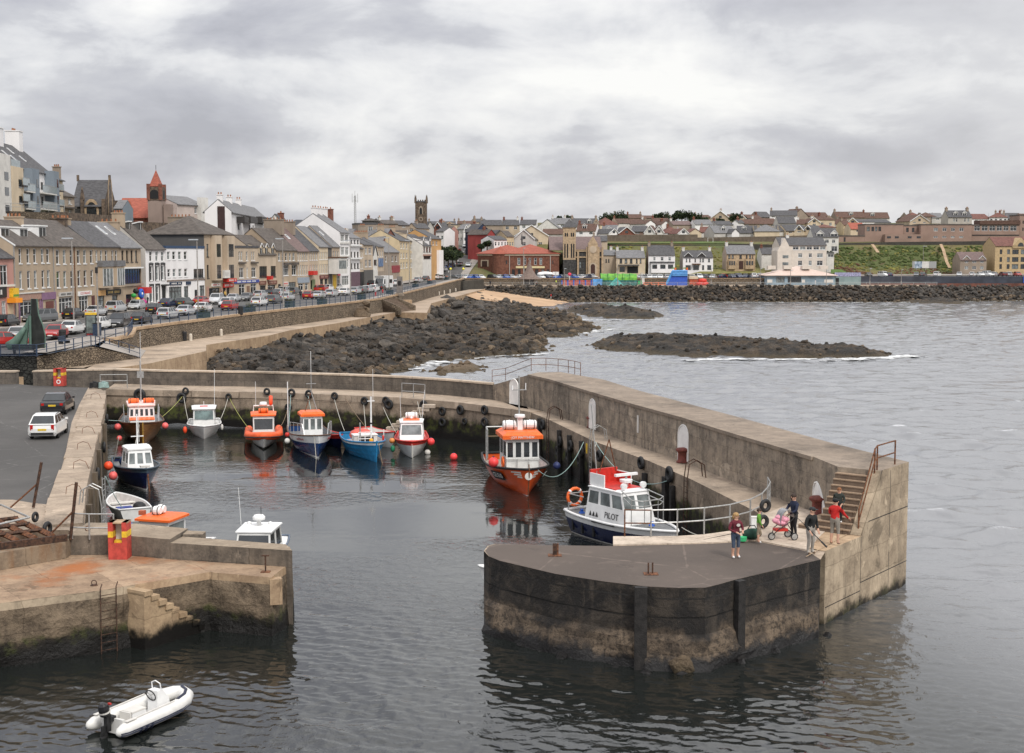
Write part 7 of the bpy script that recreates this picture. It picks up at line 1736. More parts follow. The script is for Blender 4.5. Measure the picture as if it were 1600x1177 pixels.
b=BX('church_tower','tall dark stone church tower with battlements, pinnacles and clock face',(649,372,470),(666.5,372,470),4.2,'tower')
zt=b.fz(657,315);b.W_(BN,zt,(),base=12);b.roof(Qq,0,kind='flat')
for i in range(5):b.box('battlement',b.W*i/5+.1,b.W*i/5+.5,-.05,.3,zt,zt+.6,BN)
for u in(0,b.W):
 for v in(0,b.dep):mb=MB();mb.L([(.28,-.5),(.24,1.0),(.06,2.2),(1e-4,2.4)],BN,6,b.w(u,v,zt));mb.B('pinnacle',b.t,w_=1)
mb=MB();um=b.W/2
for k,m,r_ in((0,ZO,.72),(1,ZM,.45)):mb.F([b.w(um+r_*cos(a),-.05-.03*k,b.fz(657,328.5)+r_*2*sin(a))for a in[i*pi/6 for i in range(7)]]+[b.w(um-r_,-.05-.03*k,b.fz(657,334.5)),b.w(um+r_,-.05-.03*k,b.fz(657,334.5))],m)
mb.B('belfry_opening',b.t,w_=1)
mb=MB();mb.L([(.75,0),(.75,.05),(1e-4,.06)],ZO,16,b.w(um,-.03,b.fz(657,342.5)),MR(pi/2,4,'X'));mb.L([(.5,.07),(1e-4,.075)],BN,12,b.w(um,-.03,b.fz(657,342.5)),MR(pi/2,4,'X'));mb.B('clock_face',b.t,w_=1)
M_=dict(w=QW,o=ZL,c=Qp,t=ZN,T=ZO,y=YELLO,g=ZP,d=DGREY,p=PINKR,r=ZH,n=NAVYR,R=REDR,s=SAND,k=PINKB)
RF=dict(s=Qq,b=QX,l=Qr,r=TILER,t=TILEB,m=TILEM,p=SLATEP)
HOUSES=[(560,598,366,349.5,348,372,'flat','T','s',3,0,'flat roofed brown building left of the red brick gable'),(566,582,352,345.5,340.5,420,'hip','d','b',0,1,'dark hipped roof house with tall chimney beside the radio mast'),(598,622,356,350,344,430,'side','T','b',1,2,'brown roofed house behind the red brick gable'),(622,640,360,352,345,436,'side','T','s',1,1,'grey roofed house left of the dark church tower'),(636,650,366,356,349,440,'front','t','s',1,1,'tan gabled house against the dark church tower'),(667,678,372,356,346.5,480,'front','g','s',0,0,'pale grey gable just right of the dark church tower'),(676,692,376,358,347.5,486,'front','r','s',1,1,'red brick gable house at the top of the hill road, left side'),(681,694,378,362,356,476,'side','w','s',2,0,'low white house below the red brick gable at the hill road'),(693.5,703,378,361,353.5,482,'side','p','b',2,1,'pink house on the left of the hill road'),(703.5,714.5,380,351,346,494,'flat','c','s',3,1,'tall beige house at the top of the hill road'),(714.5,726,380,358,350,520,'side','g','l',3,1,'pale grey terrace house at the head of the hill road'),(724,734,380,362,352,515,'front','w','s',2,0,'white gabled house right of the hill road head'),(733.5,743,382,358,351,500,'side','y','l',3,1,'yellow and white house beside the navy gable'),(742.8,765.5,384,362,350,482,'front','n','s',0,0,'navy painted gable end with purple and blue panels'),(761.8,773,384,366,359,470,'front','R','b',2,1,'red painted house with white windows right of the navy gable'),(771,790,386,369,360,474,'front','d','s',0,0,'black gabled building right of the red painted house'),(772,792,388,375,369,462,'side','w','s',4,0,'low white building with dark roof behind the town hall roof'),(791.5,803,388,370,361,468,'side','y','b',3,0,'yellow fronted house behind the red roofed hall'),(803,858,388,369,352,478,'front','c','b',2,0,'large cream gabled building behind the red roofed hall'),(801,836,388,374,359.5,470,'front','g','b',1,0,'pale grey gabled hall behind the spire on the red roof'),(846,884,372,366,358,495,'side','g','t',0,0,'brown roofed pale building left of the sandstone church tower'),(838,872,366,356,343,520,'front','o','l',0,0,'white gable with wide grey roof behind the sandstone church'),(752,786,362,352,344,540,'side','T','s',0,1,'long grey roofed building behind the navy gable'),(786,812,362,352,343.5,545,'side','t','s',2,2,'grey roofed house with chimneys behind the cream gable'),(812,838,360,351,343.5,560,'side','w','s',2,1,'white house with slate roof left of the flagpole'),(862,884,358,350,341,560,'side','w','l',2,1,'white house with pale slate roof on the hill above the sandstone tower'),(884,902,356,348,341,580,'side','g','l',1,1,'pale grey roofed house left of the trees'),(896,938,360,352.5,341.5,550,'side','w','s',4,2,'long white terrace with slate roof behind the sandstone church'),(744,762,352,347,342,600,'side','t','s',1,1,'tan slate roofed house on the skyline above the navy gable'),(714,744,356,350,345.5,590,'side','T','t',2,2,'brown roofed row on the skyline above the hill road'),(668,712,354,350,346,600,'side','d','s',0,3,'dark roofed row on the skyline right of the church tower'),(900,931,370,361,350,505,'side','w','t',2,2,'white house with dark brown roof beside the sandstone gable'),(925,949,386,377,369,470,'side','t','s',1,1,'small slate roofed house squeezed right of the sandstone church'),(938,962,372,366,352,508,'side','w','l',2,1,'white bungalow with pale slate roof at the left of the hill row'),(950.5,967.5,371,365,358,500,'front','w','s',1,0,'white half timbered gable in the hill row above the wall'),(966,992,371,365,355,502,'front','r','s',1,0,'brick and white gable bungalow left of the balcony house'),(985,1008,369,362,353.5,515,'side','k','s',1,0,'pinkish bungalow with skylights in the slate roof'),(1006,1024,369,364,352.5,506,'front','o','t',1,0,'left of the twin balcony gables on the hill'),(1021,1038,369,364,353,508,'front','o','t',1,0,'right of the twin balcony gables on the hill'),(1038,1064,369,364.5,353.5,512,'hip','w','m',1,1,'white bungalow with wide maroon hip roof'),(1058.5,1077,369.5,365,357.5,503,'front','w','m',1,0,'white gable with glazed peak under a maroon roof'),(1077,1096,369.5,364,357.5,504,'front','c','m',1,0,'cream gable bungalow under a maroon roof'),(1092,1118,369,363,354.5,512,'side','o','m',1,1,'maroon roofed bungalow left of the pale roofed bungalow'),(1116,1150,369,364,353,500,'side','g','l',1,0,'bungalow with pale cream grey roof and tall gable'),(1143.5,1155,369,364,358,496,'front','w','s',1,0,'small white gable porch house on the hill'),(1150,1182,369,364,353,502,'side','g','s',1,0,'slate roofed bungalow with red edged small gable'),(1179,1218,368,362,351,498,'hip','c','l',3,0,'cream bungalow with pale grey hip roof above the white seafront flats'),(1212,1232,366,361,352,505,'side','o','s',1,0,'white bungalow with dark slate roof and dormers'),(1228,1256,368,361,351.5,503,'side','c','s',2,0,'cream bungalow with slate roof left of the cream gables'),(1241,1256,367,360,352,497,'front','c','s',1,0,'left cream gable above the white modern house'),(1255,1270,366,360,352.5,499,'front','c','s',1,0,'right cream gable above the white modern house'),(938,966,357,352,339.5,545,'hip','c','m',1,0,'wide maroon hip roof house under the left trees'),(960,984,354,349,342,560,'side','o','t',2,1,'brown roofed white house right of the maroon hip roof'),(982,1010,354,349,342.5,565,'side','T','t',1,2,'brown roofed tan house behind the balcony gables'),(1009,1024,355,350,344.5,550,'front','w','t',1,1,'white gable with tall white chimney on the hill'),(1034,1047,356,351,345.5,552,'front','w','t',1,1,'small white gable with pointed chimney on the hill'),(1020,1052,353,347,341,580,'side','T','t',1,2,'long brown tile roof below the middle tree'),(1051,1082,356,351.5,345.5,548,'side','T','p',1,1,'pinkish grey roofed house below the large trees'),(1086,1114,356,351,343.5,545,'side','w','l',2,1,'white house with pale slate roof and round dormer'),(1110,1122,356,350,347,552,'front','g','s',1,0,'grey gable between the pale slate house and slate terrace'),(1120,1146,355,351.5,345.5,545,'side','g','s',2,1,'grey slate roofed low house on the hill'),(1144,1153.5,354,348,344,548,'front','w','s',0,1,'narrow white gable with tall chimney in the middle of the hill'),(1152,1182,357,350,343,555,'side','T','t',1,1,'brown roofed house right of the narrow white gable'),(1180,1216,357,350,341.5,560,'side','T','t',2,1,'wide brown tile roof with white dormers'),(1216,1244,355,349,338.5,540,'side','g','s',0,0,'dark slate roof with skylights and grey gable'),(1244,1262,355,350,343,548,'side','c','t',1,1,'cream house with brown roof right of the skylight roof'),(1262,1282,358,348,341,545,'front','c','t',1,1,'cream gabled house with tall windows on the hill'),(1278,1304,356,344,335.5,555,'hip','c','t',2,1,'tall cream house with brown hip roof'),(1270,1306,363,356,350.5,520,'hip','o','m',0,0,'maroon hip roof behind the white modern house'),(1304,1322,358,350,342,548,'side','o','t',2,1,'white house with brown roof left of the yellow gable'),(1322,1342,360,349,341,540,'front','y','s',1,1,'yellow cream gable house on the hill'),(1318,1330,364,352,345,525,'side','y','t',0,1,'narrow ochre house with steep brown roof'),(1329,1352,366,358,348.5,512,'side','c','r',1,0,'cream house with red roof and white bay window'),(1342,1366,352,347,343,545,'side','w','s',2,0,'white gabled pair above the brown school'),(1362,1392,352,348,343,550,'side','g','s',0,0,'slate roof behind the brown school'),(958,1002,346,341,335,610,'side','T','t',2,3,'brown roofed skyline terrace right of the left trees'),(1000,1046,346,341,337,625,'side','T','t',2,2,'brown roofed skyline terrace around the middle tree'),(1090,1112,344,340,336,620,'side','T','t',1,1,'brown roof on the skyline right of the large trees'),(1110,1141,349,341,330,590,'front','t','t',1,1,'large tan gabled house on the skyline'),(1138,1158,345,340,335,615,'side','T','t',1,0,'brown roof on the skyline behind the round tree'),(1152,1166,349,342,336,585,'front','c','t',1,0,'cream gable on the skyline right of the round tree'),(1164,1190,348,341,335.5,590,'side','T','t',2,2,'long brown roof on the skyline with white dormer'),(1187,1206,345,339.5,331,600,'side','T','s',1,0,'dark roofed house left of the white balcony house'),(1203,1246,343,337,329,585,'side','w','s',4,1,'white balcony house with long slate roof on the skyline'),(1240,1262,345,337,326.5,592,'front','T','t',0,1,'brown gable with tall chimney on the skyline'),(1258,1294,344,338,332,600,'side','T','t',2,0,'brown roof on the skyline right of the tall chimney'),(1306,1352,345,340,331,595,'side','T','t',3,1,'left half of the long brown skyline roof'),(1350,1390,346,341,332,598,'side','o','t',2,1,'right half of the long brown skyline roof with white gable end'),(1420,1445,348,341,331.5,590,'hip','T','m',1,1,'brown hip roofed house right of the gap in the skyline'),(1441,1462,345,339,331.5,600,'hip','T','t',2,0,'brown hip roofed house left of the grey slates'),(1421,1452,352,346,336,560,'front','t','t',2,0,'tan gabled house above the school roof'),(1456,1474,347,340,333,600,'side','g','l',1,0,'pale slate roof left of the tall grey house'),(1518,1547,352,342,334.5,560,'side','w','m',2,1,'white house with maroon roof right of the tall grey house'),(1545,1574,350,340,332,562,'hip','w','m',4,3,'white house with maroon hip roof and chimneys at the right'),(1570,1600,350,342,333,570,'side','g','s',2,1,'grey slate roofed house near the right edge'),(1594,1630,352,340,334,560,'side','t','t',1,0,'tan house cut by the right edge of the picture'),]
def QP(x0,x1,yb,ye,yr,D,kind,wm,rm,nw,nc,label,cat='house',name='house',depth=8.0,group='houses on the hillside'):
 if kind=='front':depth=10
 lab=label if len(label.split())<=16 else label
 if not any(k in lab for k in('house','bungalow','terrace','gable','building','roof','row','hall')):lab=lab
 if lab.startswith(('left of the twin','right of the twin')):lab=lab.split(' of ')[0]+' one of the twin timbered balcony gables on the hill'
 b=BX(name,lab,(x0,yb,D),(x1,yb,D+Qd.uniform(-2,3)),depth,cat,group)
 mid=(x0+x1)/2;ze,zr=b.fz(mid,ye),b.fz(mid,yr);W=b.W;h=ze-b.zb;rects=[]
 if nw:
  fl=2 if h>4.6 else 1
  for f in range(fl):
   z0=b.zb+.8+f*2.6;z1=min(z0+1.25,ze-.25)
   if z1-z0<.5:continue
   for k in range(nw):
    c=W*(k+.5)/nw;ww=min(1.3,W/nw*.55);rects.append((c-ww/2,c+ww/2,z0,z1,'case nosill' if W/nw>2.2 else 'sash nosill'))
 b.W_(wm,ze,rects,ridge=zr,gf_=(kind=='front'),base=5)
 b.roof(rm,zr,.3,kind if kind!='flat' else 'flat',th=.12)
 if kind=='flat':b.zr=ze
 for k in range(nc):
  u=[.6,W-.6,W/2][k]
  if kind in('front',):b.H(W/2+(0 if k==0 else 1.5),.9,.7,.7,Qd.choice([ZO,ZH,ZL]),2,v=3.5,along=0)
  elif kind=='hip':b.H(W/2+(k-.5)*1.6,.9,.7,.6,Qd.choice([ZO,ZH]),2)
  else:b.H(u,1.0,.7,.9,Qd.choice([ZO,ZH,ZL,ZO]),2)
 if kind=='front' and nw and zr-ze>1.6:
  b.box('gable_window',W/2-.55,W/2+.55,-.06,-.012,ze+.1,ze+1.0,Ql)
  mb=MB()
  for s_ in(0,W):mb.T([b.w(s_,-.33,ze-.1),b.w(W/2,-.33,zr+.02)],.13,FRW,4)
  mb.B('bargeboard',b.t,w_=1)
 if kind=='side' and zr-ze>2.4 and nw>=1 and W>5 and D>498:b.D(W*Qd.uniform(.35,.65),1.6,1.2,1.1,ZL,rm,0)
 return b
for h in HOUSES:
 a=list(h);a[7]=M_[a[7]];a[8]=RF[a[8]];b=QP(*a)
 if 'navy painted' in h[11]:
  b.box('purple_panel',b.fx(743.6),b.fx(758.5),-.06,-.012,b.fz(751,370.6),b.fz(751,364.5),pm('purple panel',(.32,.07,.25),.15,.6));b.box('blue_panel',b.fx(743.6),b.fx(758.5),-.06,-.012,b.fz(751,374.5),b.fz(751,370.8),pm('mid blue panel',(.05,.15,.32),.15,.6))
HBR=pm('dark red brickwork',(.155,.062,.042),.25,.9,1.6,.008,kind='World',c2=(.20,.085,.055))
hall=QI('town_hall','large red brick hall with red hipped roof and cream banner','hall',AT(800,432,446))
def sub(b):
 for ch in list(b.t.children):ch.parent=hall;ch.matrix_parent_inverse=ZR[hall.name].inverted()@ZR[b.t.name]
 bpy.data.objects.remove(b.t)
b=BX('hall_block','x',(784,433,446),(873.5,433,446),17);ze=b.fz(828,397)
rw=b.grid([(808.7,813),(818,822),(826.3,829.5),(834.5,838.5),(843.2,847)],[(828,403,414)],'sash nosill')+b.grid([(800,804.5),(809,813.5),(818,823),(836,841),(846,850),(854,858)],[(828,421,430)],'dcase nosill')+b.grid([(790.5,792.5),(863,864.5)],[(828,407,413)],'dsash nosill')
b.W_(HBR,ze,rw);b.roof(TILER,b.fz(828,381.5),.5,'hip',hip=.7);b.box('stone_cornice',-.1,b.W+.1,-.25,-.01,ze-.55,ze-.05,ZN)
b.box('banner',b.fx(806),b.fx(851),-.2,-.05,b.fz(828,419.3),b.fz(828,416),pm('cream banner',(.62,.52,.30),.1,.7))
for px in(795.8,818.5,859.5):b.box('downpipe',b.fx(px),b.fx(px)+.16,-.2,-.02,b.zb,ze-.6,ZP)
b.box('cupola',b.fx(814.5),b.fx(817),8,8.6,b.fz(815,382),b.fz(815,374.5),DGREY);mb=MB();mb.L([(.5,0),(.1,1.6),(1e-4,2.2)],Qq,6,b.w(b.fx(815.7),8.3,b.fz(815,374.5)));mb.B('spirelet',b.t,w_=1);sub(b)
b=BX('hall_block','x',(746.5,432,455),(780,433,446.5),16);b.W_(HBR,ze,b.grid([(752,763)],[(758,407,416)],'hole'));b.roof(TILER,ze+3.0,.5,'hip',hip=.6);b.box('stone_cornice',-.1,b.W+.1,-.25,-.01,ze-.55,ze-.05,ZN)
b.box('door_surround',b.fx(751.6),b.fx(763.5),-.1,.12,b.fz(757,416.6),b.fz(757,406.2),ZN);b.box('doorway',b.fx(753.5),b.fx(761.5),-.14,-.11,b.fz(757,416.6),b.fz(757,408),pm('dark oak door',(.05,.02,.015),.2,.6));sub(b)
mb=MB();c=AT(782,433,448);mb.L([(2.6,-3),(2.6,ze-c.z-.3),(2.8,ze-c.z-.25),(2.8,ze-c.z)],HBR,18,c);mb.L([(2.9,ze-c.z),(1e-4,ze-c.z+2.6)],TILER,18,c);mb.B('round_corner',hall,w_=1)
b=BX('church','yellow sandstone church with square bell tower, spire and round window',(897,428.5,446),(941,428.5,446),24,'church')
ze=b.fz(920,391);b.W_(DKST,ze,b.grid([(905,908.3),(911,914),(898.6,901)],[(908,409,419.5)],'dsash nosill'));b.roof(SLATEP,b.fz(920,370),.3,e0=8)
u0,u1=b.fx(918.5),b.fx(933.5);zp=b.fz(926,369.5);zs_=b.fz(926,381)
mb=MB();mb.E([b.w(u0,-1.2,b.zb-2),b.w(u1,-1.2,b.zb-2),b.w(u1,-1.2,zs_),b.w((u0+u1)/2,-1.2,zp),b.w(u0,-1.2,zs_)],(0,0,0),-b.n*3,SAND);mb.B('gabled_front',b.t,w_=1)
um=(u0+u1)/2;mb=MB();Mr=MR(pi/2,4,'X')
mb.L([(1.15,0),(1.15,.12),(.8,.14)],ZN,18,b.w(um,-1.2,b.fz(925,390)),Mr);mb.L([(.8,.05),(1e-4,.06)],ZM,16,b.w(um,-1.22,b.fz(925,390)),Mr);mb.B('round_window',b.t,w_=1)
mb=MB()
for k,m,r_ in((0,ZN,1.15),(1,pm('dark oak door',(.05,.02,.015),.2,.6),.7)):mb.F([b.w(um+r_*cos(a),-1.24-.03*k,b.fz(925,416)+r_*sin(a))for a in[i*pi/6 for i in range(7)]]+[b.w(um-r_,-1.24-.03*k,b.zb),b.w(um+r_,-1.24-.03*k,b.zb)],m)
mb.B('doorway',b.t,w_=1)
for px in(903,917,935,941):b.box('pilaster',b.fx(px)-.3,b.fx(px)+.3,-.5,-.01,b.zb-1,b.fz(px,386 if px>910 else 392),SAND)
b.box('parapet_band',0,b.W,-.3,-.01,ze-.5,ze+.2,SAND);b.box('string_course',0,b.W,-.25,-.01,b.fz(920,403),b.fz(920,401),SAND)
u0,u1=b.fx(879.5),b.fx(899);zt=b.fz(889,357);b.box('tower_base',u0,u1,-1.6,2.2,b.zb-2,b.fz(889,406),DKST);b.box('tower',u0,u1,-1.6,2.2,b.fz(889,406),zt,SAND)
mb=MB()
for px,ya,yb in((883,364,370),(886,364,370),(892.5,364,370),(895.5,364,370),(882.3,381,403),(886.3,381,403),(892.5,381,403),(896,381,403)):q=b.fx(px);mb.F([b.w(q-.22,-1.63,b.fz(889,yb)),b.w(q+.22,-1.63,b.fz(889,yb)),b.w(q+.22,-1.63,b.fz(889,ya)-.2),b.w(q,-1.63,b.fz(889,ya)+.1),b.w(q-.22,-1.63,b.fz(889,ya)-.2)],ZM)
mb.B('louvre',b.t,w_=1)
b.box('tower_cornice',u0-.15,u1+.15,-1.75,2.35,zt,zt+.25,SAND);mb=MB();q=[b.w(a,v,zt+.25)for a,v in((u0-.3,-1.9),(u1+.3,-1.9),(u1+.3,2.5),(u0-.3,2.5))];mb.add(q+[b.w((u0+u1)/2,.3,b.fz(889,342))],[[0,1,4],[1,2,4],[2,3,4],[3,0,4]],Qq);mb.B('spire',b.t,w_=1)
def QM(label,x0,x1,yb,ye,yr,wm,rm,wc,rows,D=446,side=None,style='dsash',**k):
 b=BX('villa',label,(x0,yb,D),(x1,yb,D),k.get('depth',9),'house','villas along the far seafront');mid=(x0+x1)/2
 b.W_(wm,b.fz(mid,ye),b.grid(wc,[(mid,a,c)for a,c in rows],style),ridge=b.fz(mid,yr),sidem=side);b.roof(rm,b.fz(mid,yr),.3)
 for u in k.get('ch',(.6,b.W-.6)):b.H(u,1.3,.8,1.0,k.get('cm',ZL),2)
 return b
b=QM('cream seafront villa with grey hip roof and wide dark porch',963,1008,427.5,403,391.5,Qp,Qr,[(968,972),(976,980),(984,988),(993.5,996),(999.5,1002)],[(404.8,411.5)],side=ZN)
b.box('porch_roof',b.fx(966),b.fx(998),-1.6,-.01,b.fz(982,415.2),b.fz(982,413.5),Qq);b.box('porch_window',b.fx(968),b.fx(976),-.06,-.012,b.fz(972,425),b.fz(972,417),Ql);b.box('porch_opening',b.fx(980),b.fx(997),-.06,-.012,b.fz(988,427),b.fz(988,416.5),ZM)
w2=QM('tan side wing with two windows and arched door left of the cream villa',941.5,962.5,428,399,391,ZN,Qr,[(946,948),(950,952)],[(405,410)],D=450,ch=(3,))
b=QM('white seafront villa with dark roof and glazed white porch',1013,1054.5,426.5,398.7,384,QW,Qq,[(1020.5,1024),(1032,1036.5),(1044,1048)],[(402,407.5)],side=ZO,cm=ZO,style='sash')
b.box('porch_roof',b.fx(1015),b.fx(1053),-1.5,-.01,b.fz(1034,411),b.fz(1034,409),Qq);b.box('porch',b.fx(1017),b.fx(1052),-1.2,-.02,b.zb,b.fz(1034,411),QW)
for p0,p1 in((1018.5,1026),(1031,1039),(1043,1051)):b.box('window',b.fx(p0),b.fx(p1),-1.25,-1.205,b.fz(1034,420),b.fz(1034,413.5),Ql)
b=QM('white seafront villa with twin half timbered gables and pale side gable',1067,1114,424.8,402.5,392,QW,Qq,[(1071.5,1073.5),(1076.5,1078.5),(1085,1087),(1093,1095),(1097,1099.5),(1106,1109)],[(404.2,409.3)],side=ZP)
b.D(b.fx(1075),2.6,.02,.35,FRD,Qq,0);b.D(b.fx(1096),2.6,.02,.35,FRD,Qq,0)
for p0,p1 in((1071,1079),(1083,1092),(1097,1100),(1105,1111)):b.box('window',b.fx(p0),b.fx(p1),-.06,-.012,b.fz(1090,422),b.fz(1090,414.5),Ql)
b.box('porch',b.fx(1081),b.fx(1094),-1.4,-.02,b.fz(1088,413.5),b.fz(1088,412),DWOOD)
b=QM('tan sandstone villa with two storey bays and white end chimneys',1135,1180,420.5,396.8,384,SAND,Qr,[(1137.5,1140.5),(1143,1146),(1155,1158.5),(1165,1167.5),(1170,1173),(1175,1176.5)],[(398.5,404)],side=pm('pale brown side wall',(.42,.33,.27),.1,.9,.5))
for p0,p1 in((1137.5,1148.5),(1164,1177)):b.box('bay',b.fx(p0),b.fx(p1),-.8,-.01,b.zb,b.fz(1157,405.5),SAND);[b.box('window',lerp(b.fx(p0),b.fx(p1),.08+.31*k),lerp(b.fx(p0),b.fx(p1),.30+.31*k),-.84,-.805,b.fz(1157,414.5),b.fz(1157,408),Ql)for k in range(3)]
b.box('doorway',b.fx(1154.5),b.fx(1161),-.12,-.012,b.zb,b.fz(1157,408),pm('dark oak door',(.05,.02,.015),.2,.6))
b=BX('apartment_block','tall white seafront flats with steep left gable and glazed top floor',(1217,421,438),(1291,421,438),12)
ze=b.fz(1254,383.5);PW=pm('warm white harling',(.60,.54,.47),.08,.9,.8)
b.W_(PW,ze,b.grid([(1226,1236.5),(1246.5,1253),(1263,1268),(1276,1285)],[(1254,396,402.5),(1254,407.5,415)],'case')+b.grid([(1238,1247),(1249,1258),(1259.5,1268),(1270,1279),(1280.5,1289)],[(1254,385,390.5)],'case'),ridge=b.fz(1254,371.5));b.roof(Qq,b.fz(1254,371.5),.3)
mb=MB();u0,u1=-.6,b.fx(1236);mb.E([b.w(u0,-.4,b.zb-2),b.w(u1,-.4,b.zb-2),b.w(u1,-.4,b.fz(1226,392)),b.w((u0+u1)/2,-.4,b.fz(1226,372)),b.w(u0,-.4,b.fz(1226,392))],(0,0,0),-b.n*10,PW);mb.B('gable_wing',b.t,w_=1)
for y in(388,399,410):b.box('window',b.fx(1222),b.fx(1231),-.46,-.405,b.fz(1226,y+4.5),b.fz(1226,y),QV)if y>390 else None
b.H(b.fx(1235),1.2,.9,.8,ZL,2)
b=BX('pavilion','low seafront pavilion with pale pink hipped roof and blue white walls',(1198,445.5,420),(1304,445.5,420),11,'pavilion')
ze=b.fz(1250,431);b.W_(pm('pale blue pavilion wall',(.22,.30,.36),.25,.7,.4),ze,b.grid([(1213,1226),(1231,1252)],[(1240,433,442)],'dcase nosill'));b.roof(pm('pale pink metal roof',(.56,.44,.38),.06,.6,.8),b.fz(1250,416.5),.8,'hip',hip=.9)
for p0,p1 in((1199,1207),(1253,1258),(1288,1302)):b.box('white_panel',b.fx(p0),b.fx(p1),-.06,-.012,b.fz(1250,442),b.fz(1250,437),ZL)
for px in(1208,1233,1262,1290):b.box('roof_bump',b.fx(px)-1.2,b.fx(px)+1.2,2.0,4.5,b.fz(1250,421),b.fz(1250,415.5),PW)
b=BX('hoarding','long pale teal boundary wall with blue white railing above beside the pavilion',(1304,445,421),(1345,445,421),.4,'wall');b.W_(pm('pale teal wall',(.20,.27,.27),.12,.8,.5),b.fz(1325,432.5),(),base=1);b.box('railing_panel',0,b.W,.05,.12,b.fz(1325,432),b.fz(1325,426),pm('blue white railing',(.28,.28,.42),.4,.7,3));b.box('doorway',b.fx(1306),b.fx(1311),-.06,-.012,b.zb,b.fz(1308,434.5),ZM)
b=BX('house','white modern house with two arched slate dormers above the seafront flats',(1270,397,470),(1310,395,470),10);ze=b.fz(1290,370);b.W_(ZL,ze,b.grid([(1288,1294),(1299,1304)],[(1295,374.5,380)],'case')+b.grid([(1298,1307.5)],[(1302,385,393)],'case'));b.roof(Qq,b.fz(1290,357.5),.4);b.D(b.fx(1280.5),2.4,.1,1.0,ZL,Qq,0);b.D(b.fx(1302),2.4,.1,1.0,ZL,Qq,0)
QP(1190,1215,404,397,387.5,458,'side',ZL,Qq,2,1,'small white house with slate roof left of the white seafront flats',group='villas along the far seafront')
b=BX('house','low white conservatory house right of the white seafront flats',(1292,407,452),(1303,407,452),5);b.W_(ZL,b.fz(1297,395.5),b.grid([(1293,1302)],[(1297,397,402)],'case'));b.roof(Qr,0,kind='flat')
def ZE(label,x0,x1,yb,yt,D,m,wc,rows,depth=10,style='dcase nosill',roof=QX,cat='school'):
 b=BX('school_building',label,(x0,yb,D),(x1,yb,D),depth,cat,'brown flat roofed school blocks');mid=(x0+x1)/2
 b.W_(m,b.fz(mid,yt),b.grid(wc,[(mid,a,c)for a,c in rows],style));b.roof(roof,0,kind='flat');return b
b=ZE('pinkish brown school hall block with four dark square windows',1351,1411,378.5,350.5,484,PINKB,[(1352.5,1357.5),(1360,1364),(1365.5,1369),(1370.8,1375)],[(354.5,361.5)])
b.box('low_annexe',b.fx(1378),b.fx(1437),-3,-.02,b.zb-2,b.fz(1405,366.5),PINKB);[b.box('window',b.fx(p),b.fx(p+6),-3.05,-3.005,b.fz(1405,372.5),b.fz(1405,369.5),Ql)for p in(1381,1393,1413,1427)]
ZE('brown school block with three tall windows',1411.2,1438,378,352.3,485,PINKB,[(1414,1418),(1423,1427),(1432,1436)],[(356,363)])
ZE('long brown school block with pairs of white framed windows',1438.2,1518,377.5,350.8,482,PINKB,[(1457,1463.5),(1470.5,1477),(1484,1490),(1497,1503.5)],[(356,361.5),(369,372)],style='case nosill')
b=ZE('brown school block with wide glazed upper floor and brown roof at the right',1518.2,1592,377,351.5,484,PINKB,[(1520,1529),(1531.5,1541),(1543.5,1553),(1555,1563.5),(1565.5,1573.5),(1576,1586)],[(353,361)],style='case nosill')
b.box('brown_roof',b.fx(1528),b.W+.2,-.4,6,b.fz(1555,351),b.fz(1555,344.5),TILEB);b.box('dark_band',0,b.W,-.1,-.01,b.fz(1555,368.5),b.fz(1555,366.8),FRD)
ZE('pinkish brown corner block closing the school at the right edge',1592.2,1640,377,336,486,PINKB,[(1595,1597)],[(345,350),(356,361)])
ZE('low sloping brown outbuilding of the school with dark doorway',1309,1350.8,379,368.5,484,PINKB,[(1317,1320)],[(371,378)])
b=BX('house','tall pale grey three storey house with two chimneys above the school',(1481,354,540),(1518.5,354,540),9);ze=b.fz(1500,339.5);b.W_(pm('pale stone grey',(.40,.37,.33),.1,.9,.5),ze,b.grid([(1487,1489.5),(1491,1493.5),(1504,1506.5),(1509,1512)],[(1500,341.5,347)],'sash nosill'),ridge=b.fz(1500,329));b.roof(Qq,b.fz(1500,329),.3);b.H(.6,1.6,.8,1.0,ZO,3);b.H(b.W-.6,1.6,.8,1.0,ZO,3);b.D(b.W*.35,1.6,1,1.1,ZL,Qq,0);b.D(b.W*.72,1.6,1,1.1,ZL,Qq,0)
b=BX('house','tan house with pinkish roof and two white edged gables on the coast road',(1500,423,446),(1541,423,446),8);ze=b.fz(1520,406.5);b.W_(ZO,ze,b.grid([(1507,1512.5),(1518.5,1525),(1531,1536.5)],[(1520,407.6,411),(1520,416,421)],'case nosill'));b.roof(SLATEP,b.fz(1520,394.5),.3);b.D(b.fx(1509.5),2.3,.02,.25,ZO,SLATEP,0);b.D(b.fx(1534),2.3,.02,.25,ZO,SLATEP,0)
b=BX('apartment_block','yellow brick apartments with gabled dormers and dark windows at the right edge',(1554,424,446),(1650,426,446),12);ze=b.fz(1600,384.5)
b.W_(YBRICK,ze,b.grid([(1561,1565),(1572.5,1577),(1580.5,1590.5),(1594,1604),(1612,1622)],[(1590,390,397.5),(1590,402,409.5),(1590,413,420.5)],'dcase nosill'));b.roof(TILEM,b.fz(1600,371),.3)
